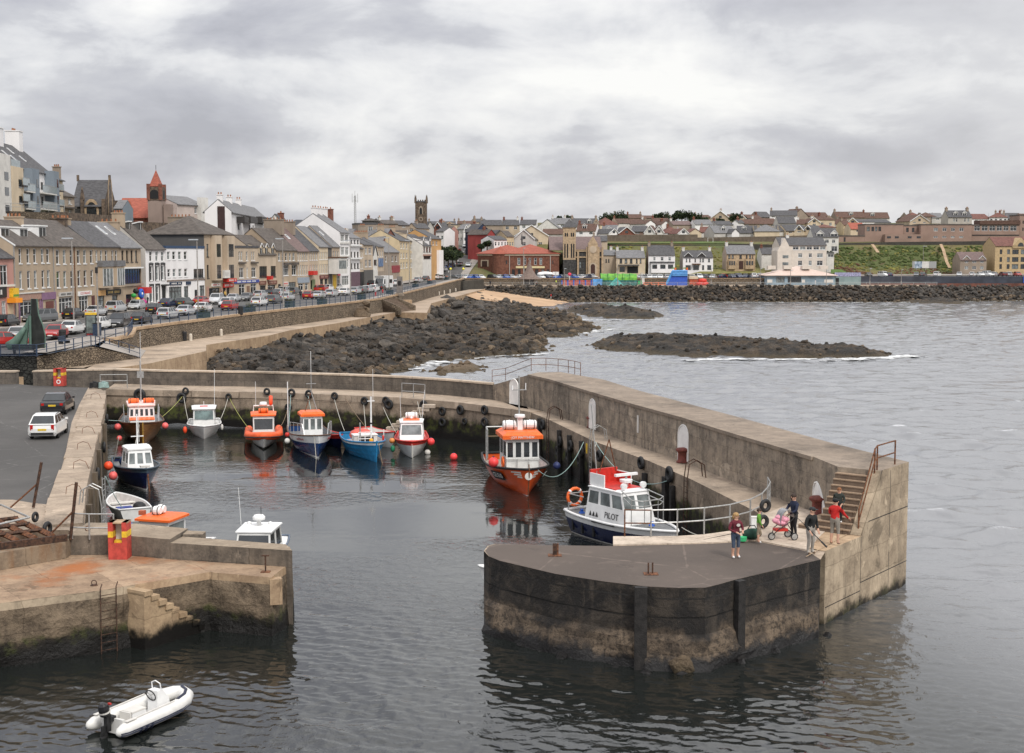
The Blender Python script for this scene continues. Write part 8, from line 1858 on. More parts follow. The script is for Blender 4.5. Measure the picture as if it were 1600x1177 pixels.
mb=MB();u0,u1=b.fx(1580),b.fx(1606);mb.E([b.w(u0,-.3,ze-.6),b.w(u1,-.3,ze-.6),b.w(u1,-.3,ze),b.w((u0+u1)/2,-.3,b.fz(1593,371.5)),b.w(u0,-.3,ze)],(0,0,0),-b.n*6,YBRICK);um=b.fx(1593);mb.F([b.w(um+1.0*cos(a),-.33,ze-.2+1.3*sin(a))for a in[i*pi/8 for i in range(9)]],Ql);mb.B('gabled_dormer',b.t,w_=1);b.box('cross_window',b.fx(1570),b.fx(1578),-.05,-.012,b.fz(1574,381),b.fz(1574,375.5),QV)if 0 else None
def QQ(label,pts,h,m,th=.5,name='garden_wall'):
 w=QI(name,label,'wall',AT(*pts[0]));mb=MB()
 for a,b in zip(pts,pts[1:]):
  p,q=AT(*a),AT(*b);d=(q-p);d.z=0;n=V(-d.y,d.x,0).normalized()*th
  mb.add([V(p.x,p.y,p.z-4),V(q.x,q.y,q.z-4),q+V(0,0,h),p+V(0,0,h),V(p.x,p.y,p.z-4)+n,V(q.x,q.y,q.z-4)+n,q+V(0,0,h)+n,p+V(0,0,h)+n],[[0,1,2,3],[7,6,5,4],[3,2,6,7],[1,5,6,2],[4,0,3,7]],m)
 mb.B('wall',w,w_=1)
BRW=QF('brown hillside wall',(.17,.135,.105),(.12,.095,.072),tide=0,sk_=.4,bmp=.01);DKW=QF('dark hillside wall',(.075,.070,.060),(.05,.046,.04),tide=0,sk_=.3,bmp=.02)
QQ('long brown wall on the hill below the bungalows with grass in front',[(948,379,488),(1020,378.5,488),(1090,378,490)],2.6,BRW);QQ('brown and pale wall on the hill right of the goal posts',[(1090,378,490),(1215,376,488),(1280,374,488)],1.5,BRW)
QQ('dark stone wall under the grass terrace behind the seafront villas',[(930,385,476),(1010,385,476),(1135,385,477)],.55,DKW);QQ('dark stone wall on the bank left of the white seafront flats',[(1135,388,474),(1220,390,472),(1275,392,470)],1.6,DKW)
QQ('dark stone wall along the top of the grassy bank below the school',[(1306,388,478),(1400,386,477),(1510,385,477),(1562,384,477)],1.7,DKW)
mb=MB();GRS=pm('mown grass',(.075,.13,.025),.25,.95,.6,kind='World');mb.F([AT(935,380.5,477.5),AT(1132,380.5,478.5),AT(1132,377.5,488),AT(948,378,487.5)],GRS);mb.F([AT(1298,427,440),AT(1325,427,440),AT(1315,421,449),AT(1298,421,449)],GRS);mb.F([AT(1078,428,441.5),AT(1195,427,441.5),AT(1195,419,452),AT(1110,421,450)],pm('yellowish grass',(.17,.16,.05),.3,.95,.6,kind='World'));QZ('grass_terrace',mb)
mb=MB();a,b_=AT(1106,380.5,486),AT(1114,380.5,486);mb.T([a,a+V(0,0,1.9),b_+V(0,0,1.9),b_],.07,Qm,5);tag(mb.B('goal_frame'),'white goal frame standing on the grass terrace','goal')
t=QI('billboard','wide billboard with blue poster standing by the coast road','billboard',AT(1444,421,440));b0=AT(1426,420,440)
for k,(p0,p1,m)in enumerate(((1425.5,1429,Qn),(1429,1440.5,pm('blue poster',(.12,.28,.50),.7,.6,1.2,c2=(.55,.62,.68))),(1440.7,1451.5,ZL),(1451.7,1463,Qn))):a,c=AT(p0,419.2,440),AT(p1,419.2,440);mb=MB();mb.bb(a.x,a.y,a.z,c.x,a.y+.2,AT(p0,408.7,440).z,m);mb.B(['left_panel','poster','white_panel','right_panel'][k],t,w_=1)
mb=MB();[mb.T([AT(px,422.5,440.3),AT(px,416,440.3)],.1,Qn,5)for px in(1432,1446,1458)];mb.B('legs',t,w_=1)
for i,(pts,l)in enumerate((([(1363,383,474),(1368,390,466),(1372,396,458)],'left pale path'),([(1470,383,474),(1474,392,464),(1479,410,452),(1484,420,447)],'right pale path'))):
 mb=MB()
 for a,b_ in zip(pts,pts[1:]):p,q=AT(*a),AT(*b_);mb.F([p+V(-.5,0,.3),p+V(.5,0,.3),q+V(.5,0,.3),q+V(-.5,0,.3)],CT_)
 QZ('bank_path',mb)
mb=MB();r6=random.Random(8);BRK=pm('rusty bracken',(.105,.055,.030),.4,.95,1.0);GOR=pm('green gorse',(.055,.075,.018),.4,.95,1.0);YLG=pm('yellow green grass tufts',(.15,.14,.035),.35,.95,1.0)
for i in range(2600):
 if i<1900:px=r6.uniform(1300,1560);D=r6.uniform(443,475)
 else:px=r6.uniform(935,1215);D=r6.uniform(453,475)
 x=(px-800)/F*D;z=terr_h(x,D);t=(D-443)/32
 q=nz(V(x*.035,D*.05,0))+.5*nz(V(x*.12,D*.15,4))+r6.uniform(-.12,.12)
 m=(BRK if q>t*.9-.35 else YLG if q>t*.9-.55 or r6.random()<.12 else GOR)if i<1900 else(YLG if q>-.3 else GOR)
 s=r6.uniform(.3,.95);QB(mb,(x,D,z-.02),s*.8,m,r6)
tag(mb.B('scrub'),'bracken, gorse and long grass covering the seafront banks','scrub',kind='stuff')
LEAF=[pm('dark foliage',(.022,.036,.014),.4,.9,.8),pm('mid foliage',(.045,.062,.020),.4,.9,.8),pm('blackish green foliage',(.012,.020,.009),.4,.9,.8)];BARK=pm('bark',(.07,.05,.035),.3,.9,3)  # three leaf greens, the last one darkest; each leaf picks one at random
def tree(label,px,yb,D,h,w,group='trees on the hill skyline',seed=0):
 c=AT(px,yb,D);r=random.Random(seed);c.z-=.6
 t=QI('tree',label,'tree',c,0,group);mb=MB();mb.T([(0,0,-1.5),(.1,0,h*.3),(.0,.1,h*.7)],[.3,.22,.08],BARK,6)
 for k in range(5):a=r.random()*6.28;mb.T([(0.05,0,h*.3),(w*.3*cos(a),w*.3*sin(a),h*.65)],[.12,.04],BARK,5)
 mb.B('trunk',t);mb=MB();cl=[(r.uniform(-.36,.36)*w,r.uniform(-.36,.36)*w,h*r.uniform(.42,.88),r.uniform(.16,.30)*w)for k in range(11)]
 for k in range(900):
  x,y,z,rr=cl[k%11];v=V(r.gauss(0,1),r.gauss(0,1),r.gauss(0,.8));v.normalize();v*=rr*r.uniform(.55,1.05);p=V(x,y,z)+v
  if p.z<h*.22:continue
  a,b_=V(r.gauss(0,1),r.gauss(0,1),r.gauss(0,1)).normalized(),V(r.gauss(0,1),r.gauss(0,1),r.gauss(0,1)).normalized();s=r.uniform(.18,.42)
  mb.F([p+a*s,p+b_*s,p-a*s*.8,p-b_*s],LEAF[0 if r.random()<.6 else 1 if r.random()<.6 else 2])
 mb.B('crown',t)
for i,(px,yb,D,h,w,l)in enumerate(((944,349,575,3.6,4.5,'small dark tree at the left end of the left clump'),(955,350,572,5.4,6.5,'broad dark tree in the middle of the left clump'),(966,349,570,5.0,6.0,'rounded dark tree at the right end of the left clump'),(974,349,568,3.6,4.0,'low green tree under the left clump'),(1027,347,590,3.6,4.0,'tree standing alone in the middle of the brown roofs'),(1036,346,592,4.2,4.5,'taller tree right of the lone tree among brown roofs'),(1054,347,580,4.4,5.5,'left tree of the large dark clump'),(1065,347,582,5.4,6.5,'tallest tree in the large dark clump'),(1077,348,580,5.0,6.0,'full tree right of the tallest in the large clump'),(1088,349,578,4.2,5.5,'right tree of the large dark clump'),(1083,353,565,3.4,4.0,'yellowish green tree below the large clump'),(1099,350,575,3.6,4.0,'low tree beside the tan skyline gable'),(1126,350,575,2.6,3.4,'bush like tree in front of the tan skyline gable'),(1148,349,575,4.4,5.5,'round tree right of the tan skyline gable'),(1162,347,590,3.0,3.5,'small tree left of the long brown roof'),(1190,343,610,3.0,3.6,'small dark tree left of the white balcony house'),(1256,345,600,3,4.5,'dark hedge like tree beneath the tall chimney'),(1408,350,580,2.8,3.2,'small tree in the skyline gap above the school'),(1436,349,575,2.4,3.2,'dark bush in front of the tan gable above the school'),(889,344,610,2.6,3.4,'small tree on the skyline above the sandstone spire'),(875,345,610,2.4,3.0,'bushy tree left of the sandstone spire'),(1295,403,460,2.6,3.0,'green shrub tree right of the white seafront flats'),(761,386,462,2.4,2.8,'dark tree in front of the navy gable'),(752,388,460,2.0,2.4,'smaller dark tree left of the one at the navy gable'))):tree(l,px,yb,D,h,w,seed=i)
for i,(px,yb,D,h,w)in enumerate(((693,408,440,3.4,5),(700,409,438,3.6,5),(707,407,448,3.2,4.5),(713,403,458,2.8,4),(697,398,452,3,4.5),(705,396,462,2.8,4))):tree(['leafy garden shrub nearest the orange shop','leafy garden shrub above the roadside footpath','garden shrub in the middle of the hill road bank','garden shrub at the top of the hill road bank','garden shrub behind the nearest one by the orange shop','garden shrub highest up behind the hill road bank'][i],px,yb,D,h,w,'shrubs in the hill road garden',40+i)
PAINTS={}
def ZT(n,c,metal=.0):
 if n not in PAINTS:PAINTS[n]=pm('car paint '+n,c,.04,.28,1.5,metal=metal,coat=.6)
 return PAINTS[n]
CC=dict(silver=((.58,.59,.60),.35),white=((.72,.72,.71),0),black=((.012,.012,.014),0),red=((.36,.018,.016),0),maroon=((.13,.015,.018),.1),navy=((.012,.02,.06),.1),blue=((.03,.10,.36),.1),grey=((.17,.175,.18),.5),green=((.07,.085,.075),.4),beige=((.50,.42,.30),.1))
TAILM=pm('tail lamp',(.40,.012,.010),.1,.2);HEADM=pm('head lamp',(.62,.63,.64),.1,.1);PLATEY=pm('yellow number plate',(.62,.42,.03),.1,.5);PLATEW=pm('white number plate',(.70,.70,.66),.1,.5);HUB=pm('wheel rim',(.34,.34,.35),.15,.35,6,metal=.6);TRIM=pm('black car trim',(.02,.02,.021),.2,.6);TYREM=pm('car tyre',(.014,.014,.014),.2,.85)
CT=dict(hatchback=(4.0,1.70,1.46,.93,.90,.95,.25,-1.35,-1.95,.95),saloon=(4.5,1.74,1.42,.92,.88,.95,.25,-1.05,-1.65,.98),estate=(4.6,1.75,1.47,.94,.90,1.05,.30,-1.85,-2.22,.96),people_carrier=(4.55,1.80,1.68,1.02,1.0,1.35,.45,-1.80,-2.2,1.05),off_roader=(4.5,1.84,1.76,1.10,1.08,.95,.35,-1.95,-2.18,1.1))
def ZS(a,b,t):return Vector(a).lerp(Vector(b),t)
def make_car(kind,simple=0):
 L,W,Hh,belt,hood,wsb,rs,re,rb,boot=CT[kind];w=W/2;pt=ZT('white',*CC['white']);h=L/2
 rt=QI('parked_car','x','car');mb=MB();mb.mi(pt);gl=MB()if not simple else mb
 st=[(h,.62,.38,.60),(h-.06,.80,.28,.68),(h-.35,.92,.22,.78),(wsb+.1,1.0,.20,hood),(wsb-.1,1.0,.20,belt),(rs,1.0,.20,belt),(re,1.0,.20,belt+.01),(rb+.1,1.0,.22,boot),(-h+.2,.97,.24,boot-.02),(-h+.05,.90,.30,boot-.10),(-h,.80,.38,boot-.28)]
 rings=[]
 for x,k,zb,zt in st:
  ww=w*k;zm=zb+(zt-zb)*.55
  rings.append([V(x,-ww*.86,zb),V(x,-ww,zb+.14),V(x,-ww,zm),V(x,-ww*.95,zt-.03),V(x,-ww*.80,zt),V(x,ww*.80,zt),V(x,ww*.95,zt-.03),V(x,ww,zm),V(x,ww,zb+.14),V(x,ww*.86,zb)])
 mb.loft(rings,pt,cap0=1,cap1=1)
 wb,wt=w*.93,w*.74;zr=Hh
 B=[(wsb,wb*.96),(rb+(.0 if rb<-h+.4 else 0),wb*.94)];q=dict(a=V(wsb,-wb,belt-.02),b=V(wsb,wb,belt-.02),c=V(rb,wb,boot-.03),d=V(rb,-wb,boot-.03),e=V(rs,-wt,zr-.02),f=V(rs,wt,zr-.02),g=V(re,wt,zr-.02),i=V(re,-wt,zr-.02))
 rm=(rs+re)/2;mb.add([q['e'],V(rm,-wt,zr+.03),q['i'],q['g'],V(rm,wt,zr+.03),q['f']],[[0,1,4,5],[1,2,3,4]],pt)
 for(p0,p1,p2,p3,n)in((q['a'],q['b'],q['f'],q['e'],1),(q['c'],q['d'],q['i'],q['g'],1),(q['d'],q['a'],q['e'],q['i'],2 if kind=='saloon' else 3),(q['b'],q['c'],q['g'],q['f'],2 if kind=='saloon' else 3)):
  mb.F([p0,p1,p2,p3],pt);nn=(p1-p0).cross(p3-p0).normalized()*.012
  for k in range(n):
   def P2(u,v):return ZS(ZS(p0,p1,u),ZS(p3,p2,u),v)+nn
   g=.05 if n==1 else.028;u0,u1=k/n+g,(k+1)/n-g;v0,v1=.10,.90
   gl.F([P2(u0,v0),P2(u1,v0),P2(u1,v1),P2(u0,v1)],Ql)
 for z in(.30,):mb.box((h-.03,0,z+.05),(.08,W*.78,.16),TRIM);mb.box((-h+.03,0,z+.08),(.08,W*.78,.14),TRIM)
 if simple:
  for x in(h-.78,-h+.78):
   for s in(-1,1):mb.L([(.30,-.1),(.31,0),(.18,.03),(1e-4,.03)],TYREM,8,(x,s*(w-.08),.31),MR(-s*pi/2,4,'X'))
  for s in(-1,1):mb.box((-h+.04,s*w*.66,boot-.22),(.09,.22,.2),TAILM);mb.box((h-.10,s*w*.56,.62),(.12,.3,.14),HEADM)
  o=mb.B('car_body',rt);return rt
 o=mb.B('body',rt);gl.B('window',rt)
 for x in(h-.78,-h+.78):
  for s in(-1,1):
   t=MB();t.L([(.18,-.12),(.30,-.12),(.315,-.06),(.315,.02),(.29,.05),(.21,.05)],TYREM,14,(0,0,0),MR(-s*pi/2,4,'X'));wo=t.B('wheel',rt);wo.location=(x,s*(w-.06),.315)
   t=MB();t.L([(.215,.03),(.19,.045),(.06,.03),(.04,.05),(1e-4,.05)],HUB,10,(0,0,0),MR(-s*pi/2,4,'X'));t.B('rim',wo)
 for s in(-1,1):
  t=MB();t.box((-h+.05,s*w*.72,boot-.20),(.10,.2 if kind in('saloon',)else.17,.16 if kind=='saloon' else.34),TAILM);t.B('taillight',rt)
  t=MB();t.box((h-.12,s*w*.58,.63),(.16,.32,.13),HEADM);t.B('headlight',rt)
  t=MB();t.box((wsb-.15,s*(w+.06),belt+.06),(.12,.16,.12),pt);m_=t.B('wing_mirror',rt)
 t=MB();t.box((-h-.005,0,.62 if kind!='saloon' else.70),(.02,.5,.12),PLATEY);t.B('number_plate',rt)
 t=MB();t.box((h+.005,0,.42),(.02,.5,.11),PLATEW);t.B('number_plate',rt)
 return rt
def slots(o,m):
 if o.type=='MESH' and o.data.materials and o.data.materials[0].name.startswith('car paint'):o.material_slots[0].link='OBJECT';o.material_slots[0].material=m
 for c in o.children:slots(c,m)
PROTO={}
CARS=[]
def ztrace(x,y):
 """height of the road surface at a plan position (street, car park or hill road)"""
 if y<118:return CPZ
 if y<424 and x<-14:
  a=QA(y,[(p.y,p.z)for p in WALLX]);b_=QA(y,[(p.y,p.z)for p in SPX]);return(a+b_)/2+.02
 if x<-10 and y>443:return hR(y)+.17
 return QA(x,[(-30,5.7),(0,5.76),(60,5.84),(105,6.4),(190,6.75)])
def car(px,py,kind,col,head,zone,D=None):
 if D is None:
  p=P(px,py,QA(px,[(0,5.3),(300,5.6),(600,5.95),(690,6.0)]))
  if p.y>416:p=AT(px,py,416)
 else:p=AT(px,py,D)
 Z=ztrace(p.x,p.y);va=math.degrees(atan2(p.y,p.x))
 if zone in 'AB' and 35<=head<=70:head=va-13-(65-head)*.35
 elif zone in 'AB' and head<-100:head=va-180-14
 CARS.append([px,p.x,p.y,Z,kind,col,head,zone])
h_,s_,e_,m_,o_='hatchback','saloon','estate','people_carrier','off_roader'
for c in((10,537,s_,'red',32,'A'),(32,529,h_,'silver',62,'A'),(87,526,s_,'red',-140,'A'),(114,520,s_,'white',50,'A'),(156,514,h_,'white',40,'A'),(186,511,m_,'black',-130,'A'),(222,505,h_,'black',48,'A'),(263,497,e_,'silver',48,'A'),(291,492,s_,'silver',50,'A'),(318,487,s_,'white',50,'A'),(360,484,h_,'red',50,'A'),(354,479.5,e_,'silver',-135,'A'),(406,477,e_,'white',55,'A'),(429,473,e_,'grey',55,'A'),(450,469.5,h_,'silver',52,'A'),(484,466.5,h_,'red',52,'A'),(499,466,s_,'silver',60,'A'),(519,463,e_,'silver',60,'A'),(539,460.5,s_,'white',60,'A'),(556,459,h_,'silver',60,'A'),(566,457.5,h_,'grey',60,'A'),(575,456.5,e_,'silver',62,'A'),(585,455,h_,'white',62,'A'),(595,453.5,h_,'black',65,'A'),(12,512,h_,'black',35,'B'),(62,505,m_,'grey',238,'B'),(115,499,s_,'black',45,'B'),(151,494.5,s_,'silver',42,'B'),(182,489,m_,'silver',45,'B'),(213,485,e_,'silver',-140,'B'),(243,490,h_,'black',50,'B'),(263,481,s_,'navy',40,'B'),(289,479.5,e_,'green',45,'B'),(315,476.5,s_,'red',48,'B'),(338,475,o_,'silver',-130,'B'),(364,472,s_,'silver',-140,'B'),(385,470,s_,'grey',-135,'B'),(408,466,e_,'silver',55,'B'),(425,464.5,e_,'black',52,'B'),(437,463,h_,'silver',52,'B'),(446,461,m_,'silver',52,'B'),(460,460.5,h_,'grey',52,'B'),(493,456.5,h_,'red',55,'B'),(505,456,h_,'red',58,'B'),(513,455,s_,'white',58,'B'),(526,453.5,s_,'white',-120,'B'),(535,451.5,h_,'black',60,'B'),(548,450,s_,'silver',62,'B'),(559,447.5,s_,'silver',-118,'B'),(618,433.5,h_,'silver',62,'B'),(628,430.5,h_,'navy',62,'B'),(636,429.5,h_,'blue',62,'B'),(645,427.5,h_,'grey',62,'B'),(652,426,h_,'white',62,'B'),(661,424,h_,'maroon',62,'B'),(667,422.5,e_,'silver',62,'B'),(674,420.5,h_,'grey',62,'B'),(619,441,h_,'silver',65,'A'),(622,447,m_,'white',65,'A'),(654,441.5,e_,'silver',62,'A'),(666,439,h_,'grey',62,'A'),(683,434,m_,'white',65,'A'),(691,432,h_,'silver',65,'A')):car(*c)
for px,py,k,col,hd,z,D in((584,441,m_,'black',75,'C',322),(688,417.5,s_,'maroon',80,'C',428),(694,413.5,h_,'silver',75,'C',446),(700,411.5,h_,'blue',-100,'C',450),(706,409.5,h_,'navy',78,'C',455),(713,420,s_,'silver',-100,'C',434),(719,409,s_,'grey',80,'C',458),(732,409,e_,'silver',-95,'C',456),(727,386.5,s_,'silver',-96,'C',513),(719,382,h_,'white',85,'C',522),(708,386,h_,'grey',85,'C',510),(717,391,h_,'maroon',85,'C',500),(742,395,s_,'red',100,'C',492),(745,401,h_,'white',100,'C',478)):car(px,py,k,col,hd,z,D)
for px,py,k,col,z in((712,433,s_,'grey','D'),(719,432.5,h_,'silver','D'),(729,433,h_,'white','D'),(737,433,h_,'blue','D'),(744,433,h_,'blue','D'),(751,433,s_,'white','D'),(771,434,e_,'black','D'),(781,434.5,h_,'silver','D'),(790,435,h_,'blue','D'),(799,435,s_,'silver','D'),(813,434,s_,'white','D'),(845,436,h_,'white','D'),(856,437,h_,'navy','D'),(871,437,h_,'blue','D'),(884,437,h_,'grey','D'),(896,436.5,h_,'blue','D'),(906,436.5,h_,'white','D'),(917,436.5,h_,'navy','D'),(925,430,h_,'silver','D'),(1003,437,s_,'silver','E'),(1014,437,h_,'white','E'),(1022,437,h_,'silver','E'),(1031,437,e_,'white','E'),(1041,436.5,h_,'silver','E'),(1080,435.5,e_,'beige','E'),(1092,435.5,m_,'white','E'),(1105,435.5,h_,'grey','E'),(1114,435.5,s_,'silver','E'),(1129,435.5,s_,'navy','E'),(1144,435,h_,'navy','E'),(1154,435,m_,'navy','E'),(1165,434.5,h_,'navy','E'),(1176,433.5,m_,'silver','E'),(1187,434,s_,'silver','E'),(1007,428.5,s_,'white','E'),(1132,422.5,s_,'red','E'),(1189,427,h_,'white','E'),(1357,431,s_,'black','F'),(1381,430,o_,'white','F'),(1388,431.5,s_,'navy','F'),(1432,430.5,h_,'grey','F'),(1443,431,h_,'grey','F'),(1464.5,431,m_,'white','F'),(1499,431,h_,'silver','F'),(1520,430.5,h_,'white','F'),(1532,430.5,s_,'white','F'),(1544,430.5,o_,'white','F'),(1554.5,430,h_,'silver','F'),(1566.5,430,h_,'maroon','F'),(1578,430,h_,'silver','F'),(1590,430,h_,'red','F')):
 D=431.5 if z in 'DE' else 432.5
 if py<431 and z in 'DE':D=440
 car(px,py,k,col,Qd.choice([-80,-90,95,-110,60,-70])if z!='D' else Qd.choice([-50,-60,130,-120]),z,D)
ZN=dict(A='in the outer row by the blue railing',B='in the inner row along the shop fronts',C='on the hill road',D='in the car park by the red roofed hall',E='in the parking row below the villas',F='on the coast road at the right')
GRP=dict(A='cars parked along the seafront street',B='cars parked along the seafront street',C='cars on the hill road',D='cars parked on the far seafront',E='cars parked on the far seafront',F='cars parked on the coast road')
from collections import Counter
ORD=['first','second','third','fourth','fifth','sixth','seventh','eighth','ninth','tenth','eleventh','twelfth']
cnt=Counter((c[5],c[4],c[7])for c in CARS);seen=Counter()
for c in sorted(CARS,key=lambda c:c[0]):
 px,x,y,z,kind,col,head,zone=c;k=(col,kind,zone);seen[k]+=1
 kn=kind.replace('_',' ')
 lab=f'{col} {kn} {ZN[zone]}' if cnt[k]==1 else f'{ORD[seen[k] - 1]} {col} {kn} from the left {ZN[zone]}'
 far=y>300;key=(kind,far)
 if key not in PROTO:PROTO[key]=make_car(kind,far);o=PROTO[key]
 else:o=QL(PROTO[key])
 o.location=(x,y,z);o.rotation_euler=(0,0,radians(head));tag(o,lab,'car',GRP[zone]);slots(o,ZT(col,*CC[col]))
for(px,py,kind,col,head,lab)in((77,697,h_,'white',97,'white hatchback parked alone in the harbour car park'),(91,660,s_,'black',98,'black saloon parked just ahead of the white hatchback by the harbour')):
 p=P(px,py-16,CPZ);o=QL(PROTO[kind,0]);o.location=p;o.rotation_euler=(0,0,radians(head));tag(o,lab,'car','cars in the harbour car park');slots(o,ZT(col,*CC[col]))
def van(name,label,px,py,L,W,Hh,head,cab=1,low=None,D=None):
 p=P(px,py,5.7);t=QI(name,label,'van',V(p.x,p.y,ztrace(p.x,p.y)),radians(head));pt=ZT('white',*CC['white'])if low is None else low;mb=MB()
 pr=[(L/2,.35),(L/2,.95),(L/2-.5,1.15),(L/2-1.0,Hh*.80 if cab else Hh*.9),(L/2-(1.0 if cab else 1.5),Hh*(.82 if cab else 1)),(L/2-(.6 if cab else 1.6),Hh*(.98 if cab else 1)),(-L/2,Hh),(-L/2,.35)]
 mb.E([V(x,-W/2,z)for x,z in pr],(0,-W/2,0),(0,W/2,0),pt);mb.B('body',t);mb=MB()
 mb.F([V(L/2-.5+.012,-W*.44,1.2),V(L/2-.5+.012,W*.44,1.2),V(L/2-.95+.012,W*.42,Hh*.79),V(L/2-.95+.012,-W*.42,Hh*.79)],Ql);mb.F([V(-L/2-.012,W*.4,1.2),V(-L/2-.012,-W*.4,1.2),V(-L/2-.012,-W*.4,Hh*.82),V(-L/2-.012,W*.4,Hh*.82)],Ql)
 for s in(-1,1):mb.F([V(x,s*(W/2+.012),z)for x,z in((L/2-1.6,1.2),(L/2-.8,1.2),(L/2-1.05,Hh*.75),(L/2-1.6,Hh*.75))],Ql);mb.F([V(x,s*(W/2+.012),z)for x,z in((-L/2+.5,1.3),(-L/2+2.2,1.3),(-L/2+2.2,Hh*.72),(-L/2+.5,Hh*.72))],Ql)
 mb.B('window',t)
 for x in(L/2-.9,-L/2+1.0):
  for s in(-1,1):mb=MB();mb.L([(.33,-.1),(.34,0),(.2,.03),(1e-4,.03)],TYREM,10,(x,s*(W/2-.05),.34),MR(-s*pi/2,4,'X'));mb.B('wheel',t)
 return t
van('camper_van','silver grey camper van in the inner row by the grey blue shopfront',469,457,5.2,1.9,2.3,65,0,ZT('silver',*CC['silver']))
van('motorhome','white motorhome with overcab bed driving towards the camera on the street',599,453,6.0,2.2,3.0,-108)
t=QI('covered_boat','white covered boat on a trailer in front of the red roofed hall','boat',V(*(AT(852,435,433).xy),5.8));mb=MB();mb.ell((0,0,1.6),(2.6,1.0,.7),Qm,14,8);mb.B('cover',t,1);mb=MB();mb.bb(-2,-.6,.5,2,.6,1.1,GREYD);mb.B('trailer',t)
sw=QI('sea_wall','long rubble stone sea wall between the street and the promenade','wall',WALL[0])
mb=MB();mb2=MB()
wl_=[P(164,532.5,5.1),P(182,530.5,5.14),P(199,527,5.15),P(203,521,5.3)]+WALL
for a,b in zip(wl_,wl_[1:]):
 d=b-a;d.z=0;n=V(d.y,-d.x,0).normalized();k=max(1,int(d.length/5))
 for i in range(k):
  p,q=a.lerp(b,i/k),a.lerp(b,(i+1)/k);mb.add([V(p.x,p.y,2.0),V(q.x,q.y,2.0),q,p,V(p.x,p.y,2.0)+n*.9,V(q.x,q.y,2.0)+n*.9,q+n*.5,p+n*.5],[[4,5,6,7],[0,4,7,3],[5,1,2,6]],QY)
  mb2.add([p-n*.25,q-n*.25,q+n*.58,p+n*.58]+[v+V(0,0,.28)for v in(p-n*.25,q-n*.25,q+n*.58,p+n*.58)],[[4,5,6,7],[0,1,5,4],[2,3,7,6],[1,2,6,5],[3,0,4,7]],CT_)
mb.B('wall',sw,w_=1);mb2.B('coping',sw,w_=1)
pw=QI('plaza_wall','stone wall and ramp wing below the plaza with the bronze sculpture','wall',P(60,583,3.2))
a0,a1,a2,a3,a4=P(-80,583,3.2),P(58,583,3.2),P(100,577.5,3.2),P(150,571.5,3.25),P(219,561,3.3)
mb=MB();mb.R([a0[:2],a1[:2],(a1+V(0,.6,0))[:2],(a0+V(0,.6,0))[:2]],2,4.66,STONED);mb.B('dark_wall',pw,w_=1)
mb=MB();tops=[4.68,4.85,5.04,3.45];ps=[a1+V(.01,.01,0),a2,a3,a4]
for i in range(3):
 p,q=ps[i],ps[i+1];n=V(-(q-p).y,(q-p).x,0).normalized()*.6;mb.add([V(p.x,p.y,2),V(q.x,q.y,2),V(q.x,q.y,tops[i+1]),V(p.x,p.y,tops[i]),V(p.x,p.y,2)+n,V(q.x,q.y,2)+n,V(q.x,q.y,tops[i+1])+n,V(p.x,p.y,tops[i])+n],[[0,1,2,3],[3,2,6,7],[7,6,5,4],[1,5,6,2]],QY)
mb.B('wing_wall',pw,w_=1)
mb=MB();pl=[P(-90,557,4.7),P(58,557,4.7),P(100,549.5,4.86),P(146,540.5,5.05),P(166,531,5.15),P(200,526.5,5.17),P(205,516,5.42),P(60,536,5.05),P(-90,545,4.9)]
cen_=sum(pl,V(0,0,0))/len(pl)
for i in range(len(pl)):mb.F([pl[i]+V(0,0,.05),pl[(i+1)%len(pl)]+V(0,0,.05),cen_+V(0,0,.05)],PAVE)
q=P(228,547.5,3.42);q2=P(168,531.5,5.12)
mb.F([V(a3.x+.3,a3.y+.3,5.06),V(a4.x,a4.y+.3,3.44),q,q2],PAVE);QZ('plaza',mb)
mb=MB();mb.F([P(130,575,3.36),P(244,544.5,3.36),P(290,532,3.36),V(-45,172,3.36),V(-46,128,3.36)],PROMM);QZ('promenade_end',mb)
bl=[p+V(.1,0,.28)for p in WALL]
QG('railing','long dark blue railing on top of the stone sea wall',QN(bl[:10],60),1.0,ZQ,(1.0,.55,.12),sp_=2.6,r=.028,pr=.05)
QG('railing','dark blue railing curving round the corner above the promenade seat',[P(164,531,5.2),P(178,530,5.2),P(190,529,5.2),P(199,526.5,5.3),P(205,519,5.5),P(207,515,5.68)],1.05,ZQ,(1.0,.5,.1),sp_=1.6,r=.03,pr=.05)
QG('railing','dark blue railing along the plaza edge down the ramp',[P(58,557,4.75),P(81,553,4.82),P(111,547.5,4.92),P(143,541,5.08),P(158,543.5,4.7),P(174,546.5,4.3),P(188,550,4.0),P(219,560.5,3.42)],1.05,ZQ,(1.0,.5,.1),sp_=1.5,r=.03,pr=.05)
t=QG('railing','grey barred railing along the plaza front at the left edge',[P(-60,557,4.72),P(25,556.8,4.72),P(57,557,4.75)],1.05,ZQ,(1.0,.08),sp_=1.9,r=.03,pr=.05)
mb=MB()
for i in range(70):p=P(-40+i*1.4,557,4.74);mb.T([p,p+V(0,0,1.03)],.012,ZQ,4)
mb.B('bars',t,w_=1)
def lamp(label,px,pyb,pyt,Z,arm=.9,side=-1,r=.09):
 p=P(px,pyb,Z);zt=AT(px,pyt,p.y).z;t=QI('street_lamp',label,'street lamp',p,0,'street lamps');h=zt-Z
 mb=MB();mb.T([(0,0,0),(0,0,1.4),(0,0,1.41),(0,0,h)],[r*1.6,r*1.5,r,r*.65],pm('lamp post steel',(.27,.25,.23),.2,.6,4),8);mb.B('post',t)
 mb=MB();mb.box((side*arm*.5,0,h+.03),(arm*1.3,.34,.14),pm('lamp head',(.42,.45,.48),.1,.4));mb.B('lamp_head',t);return t
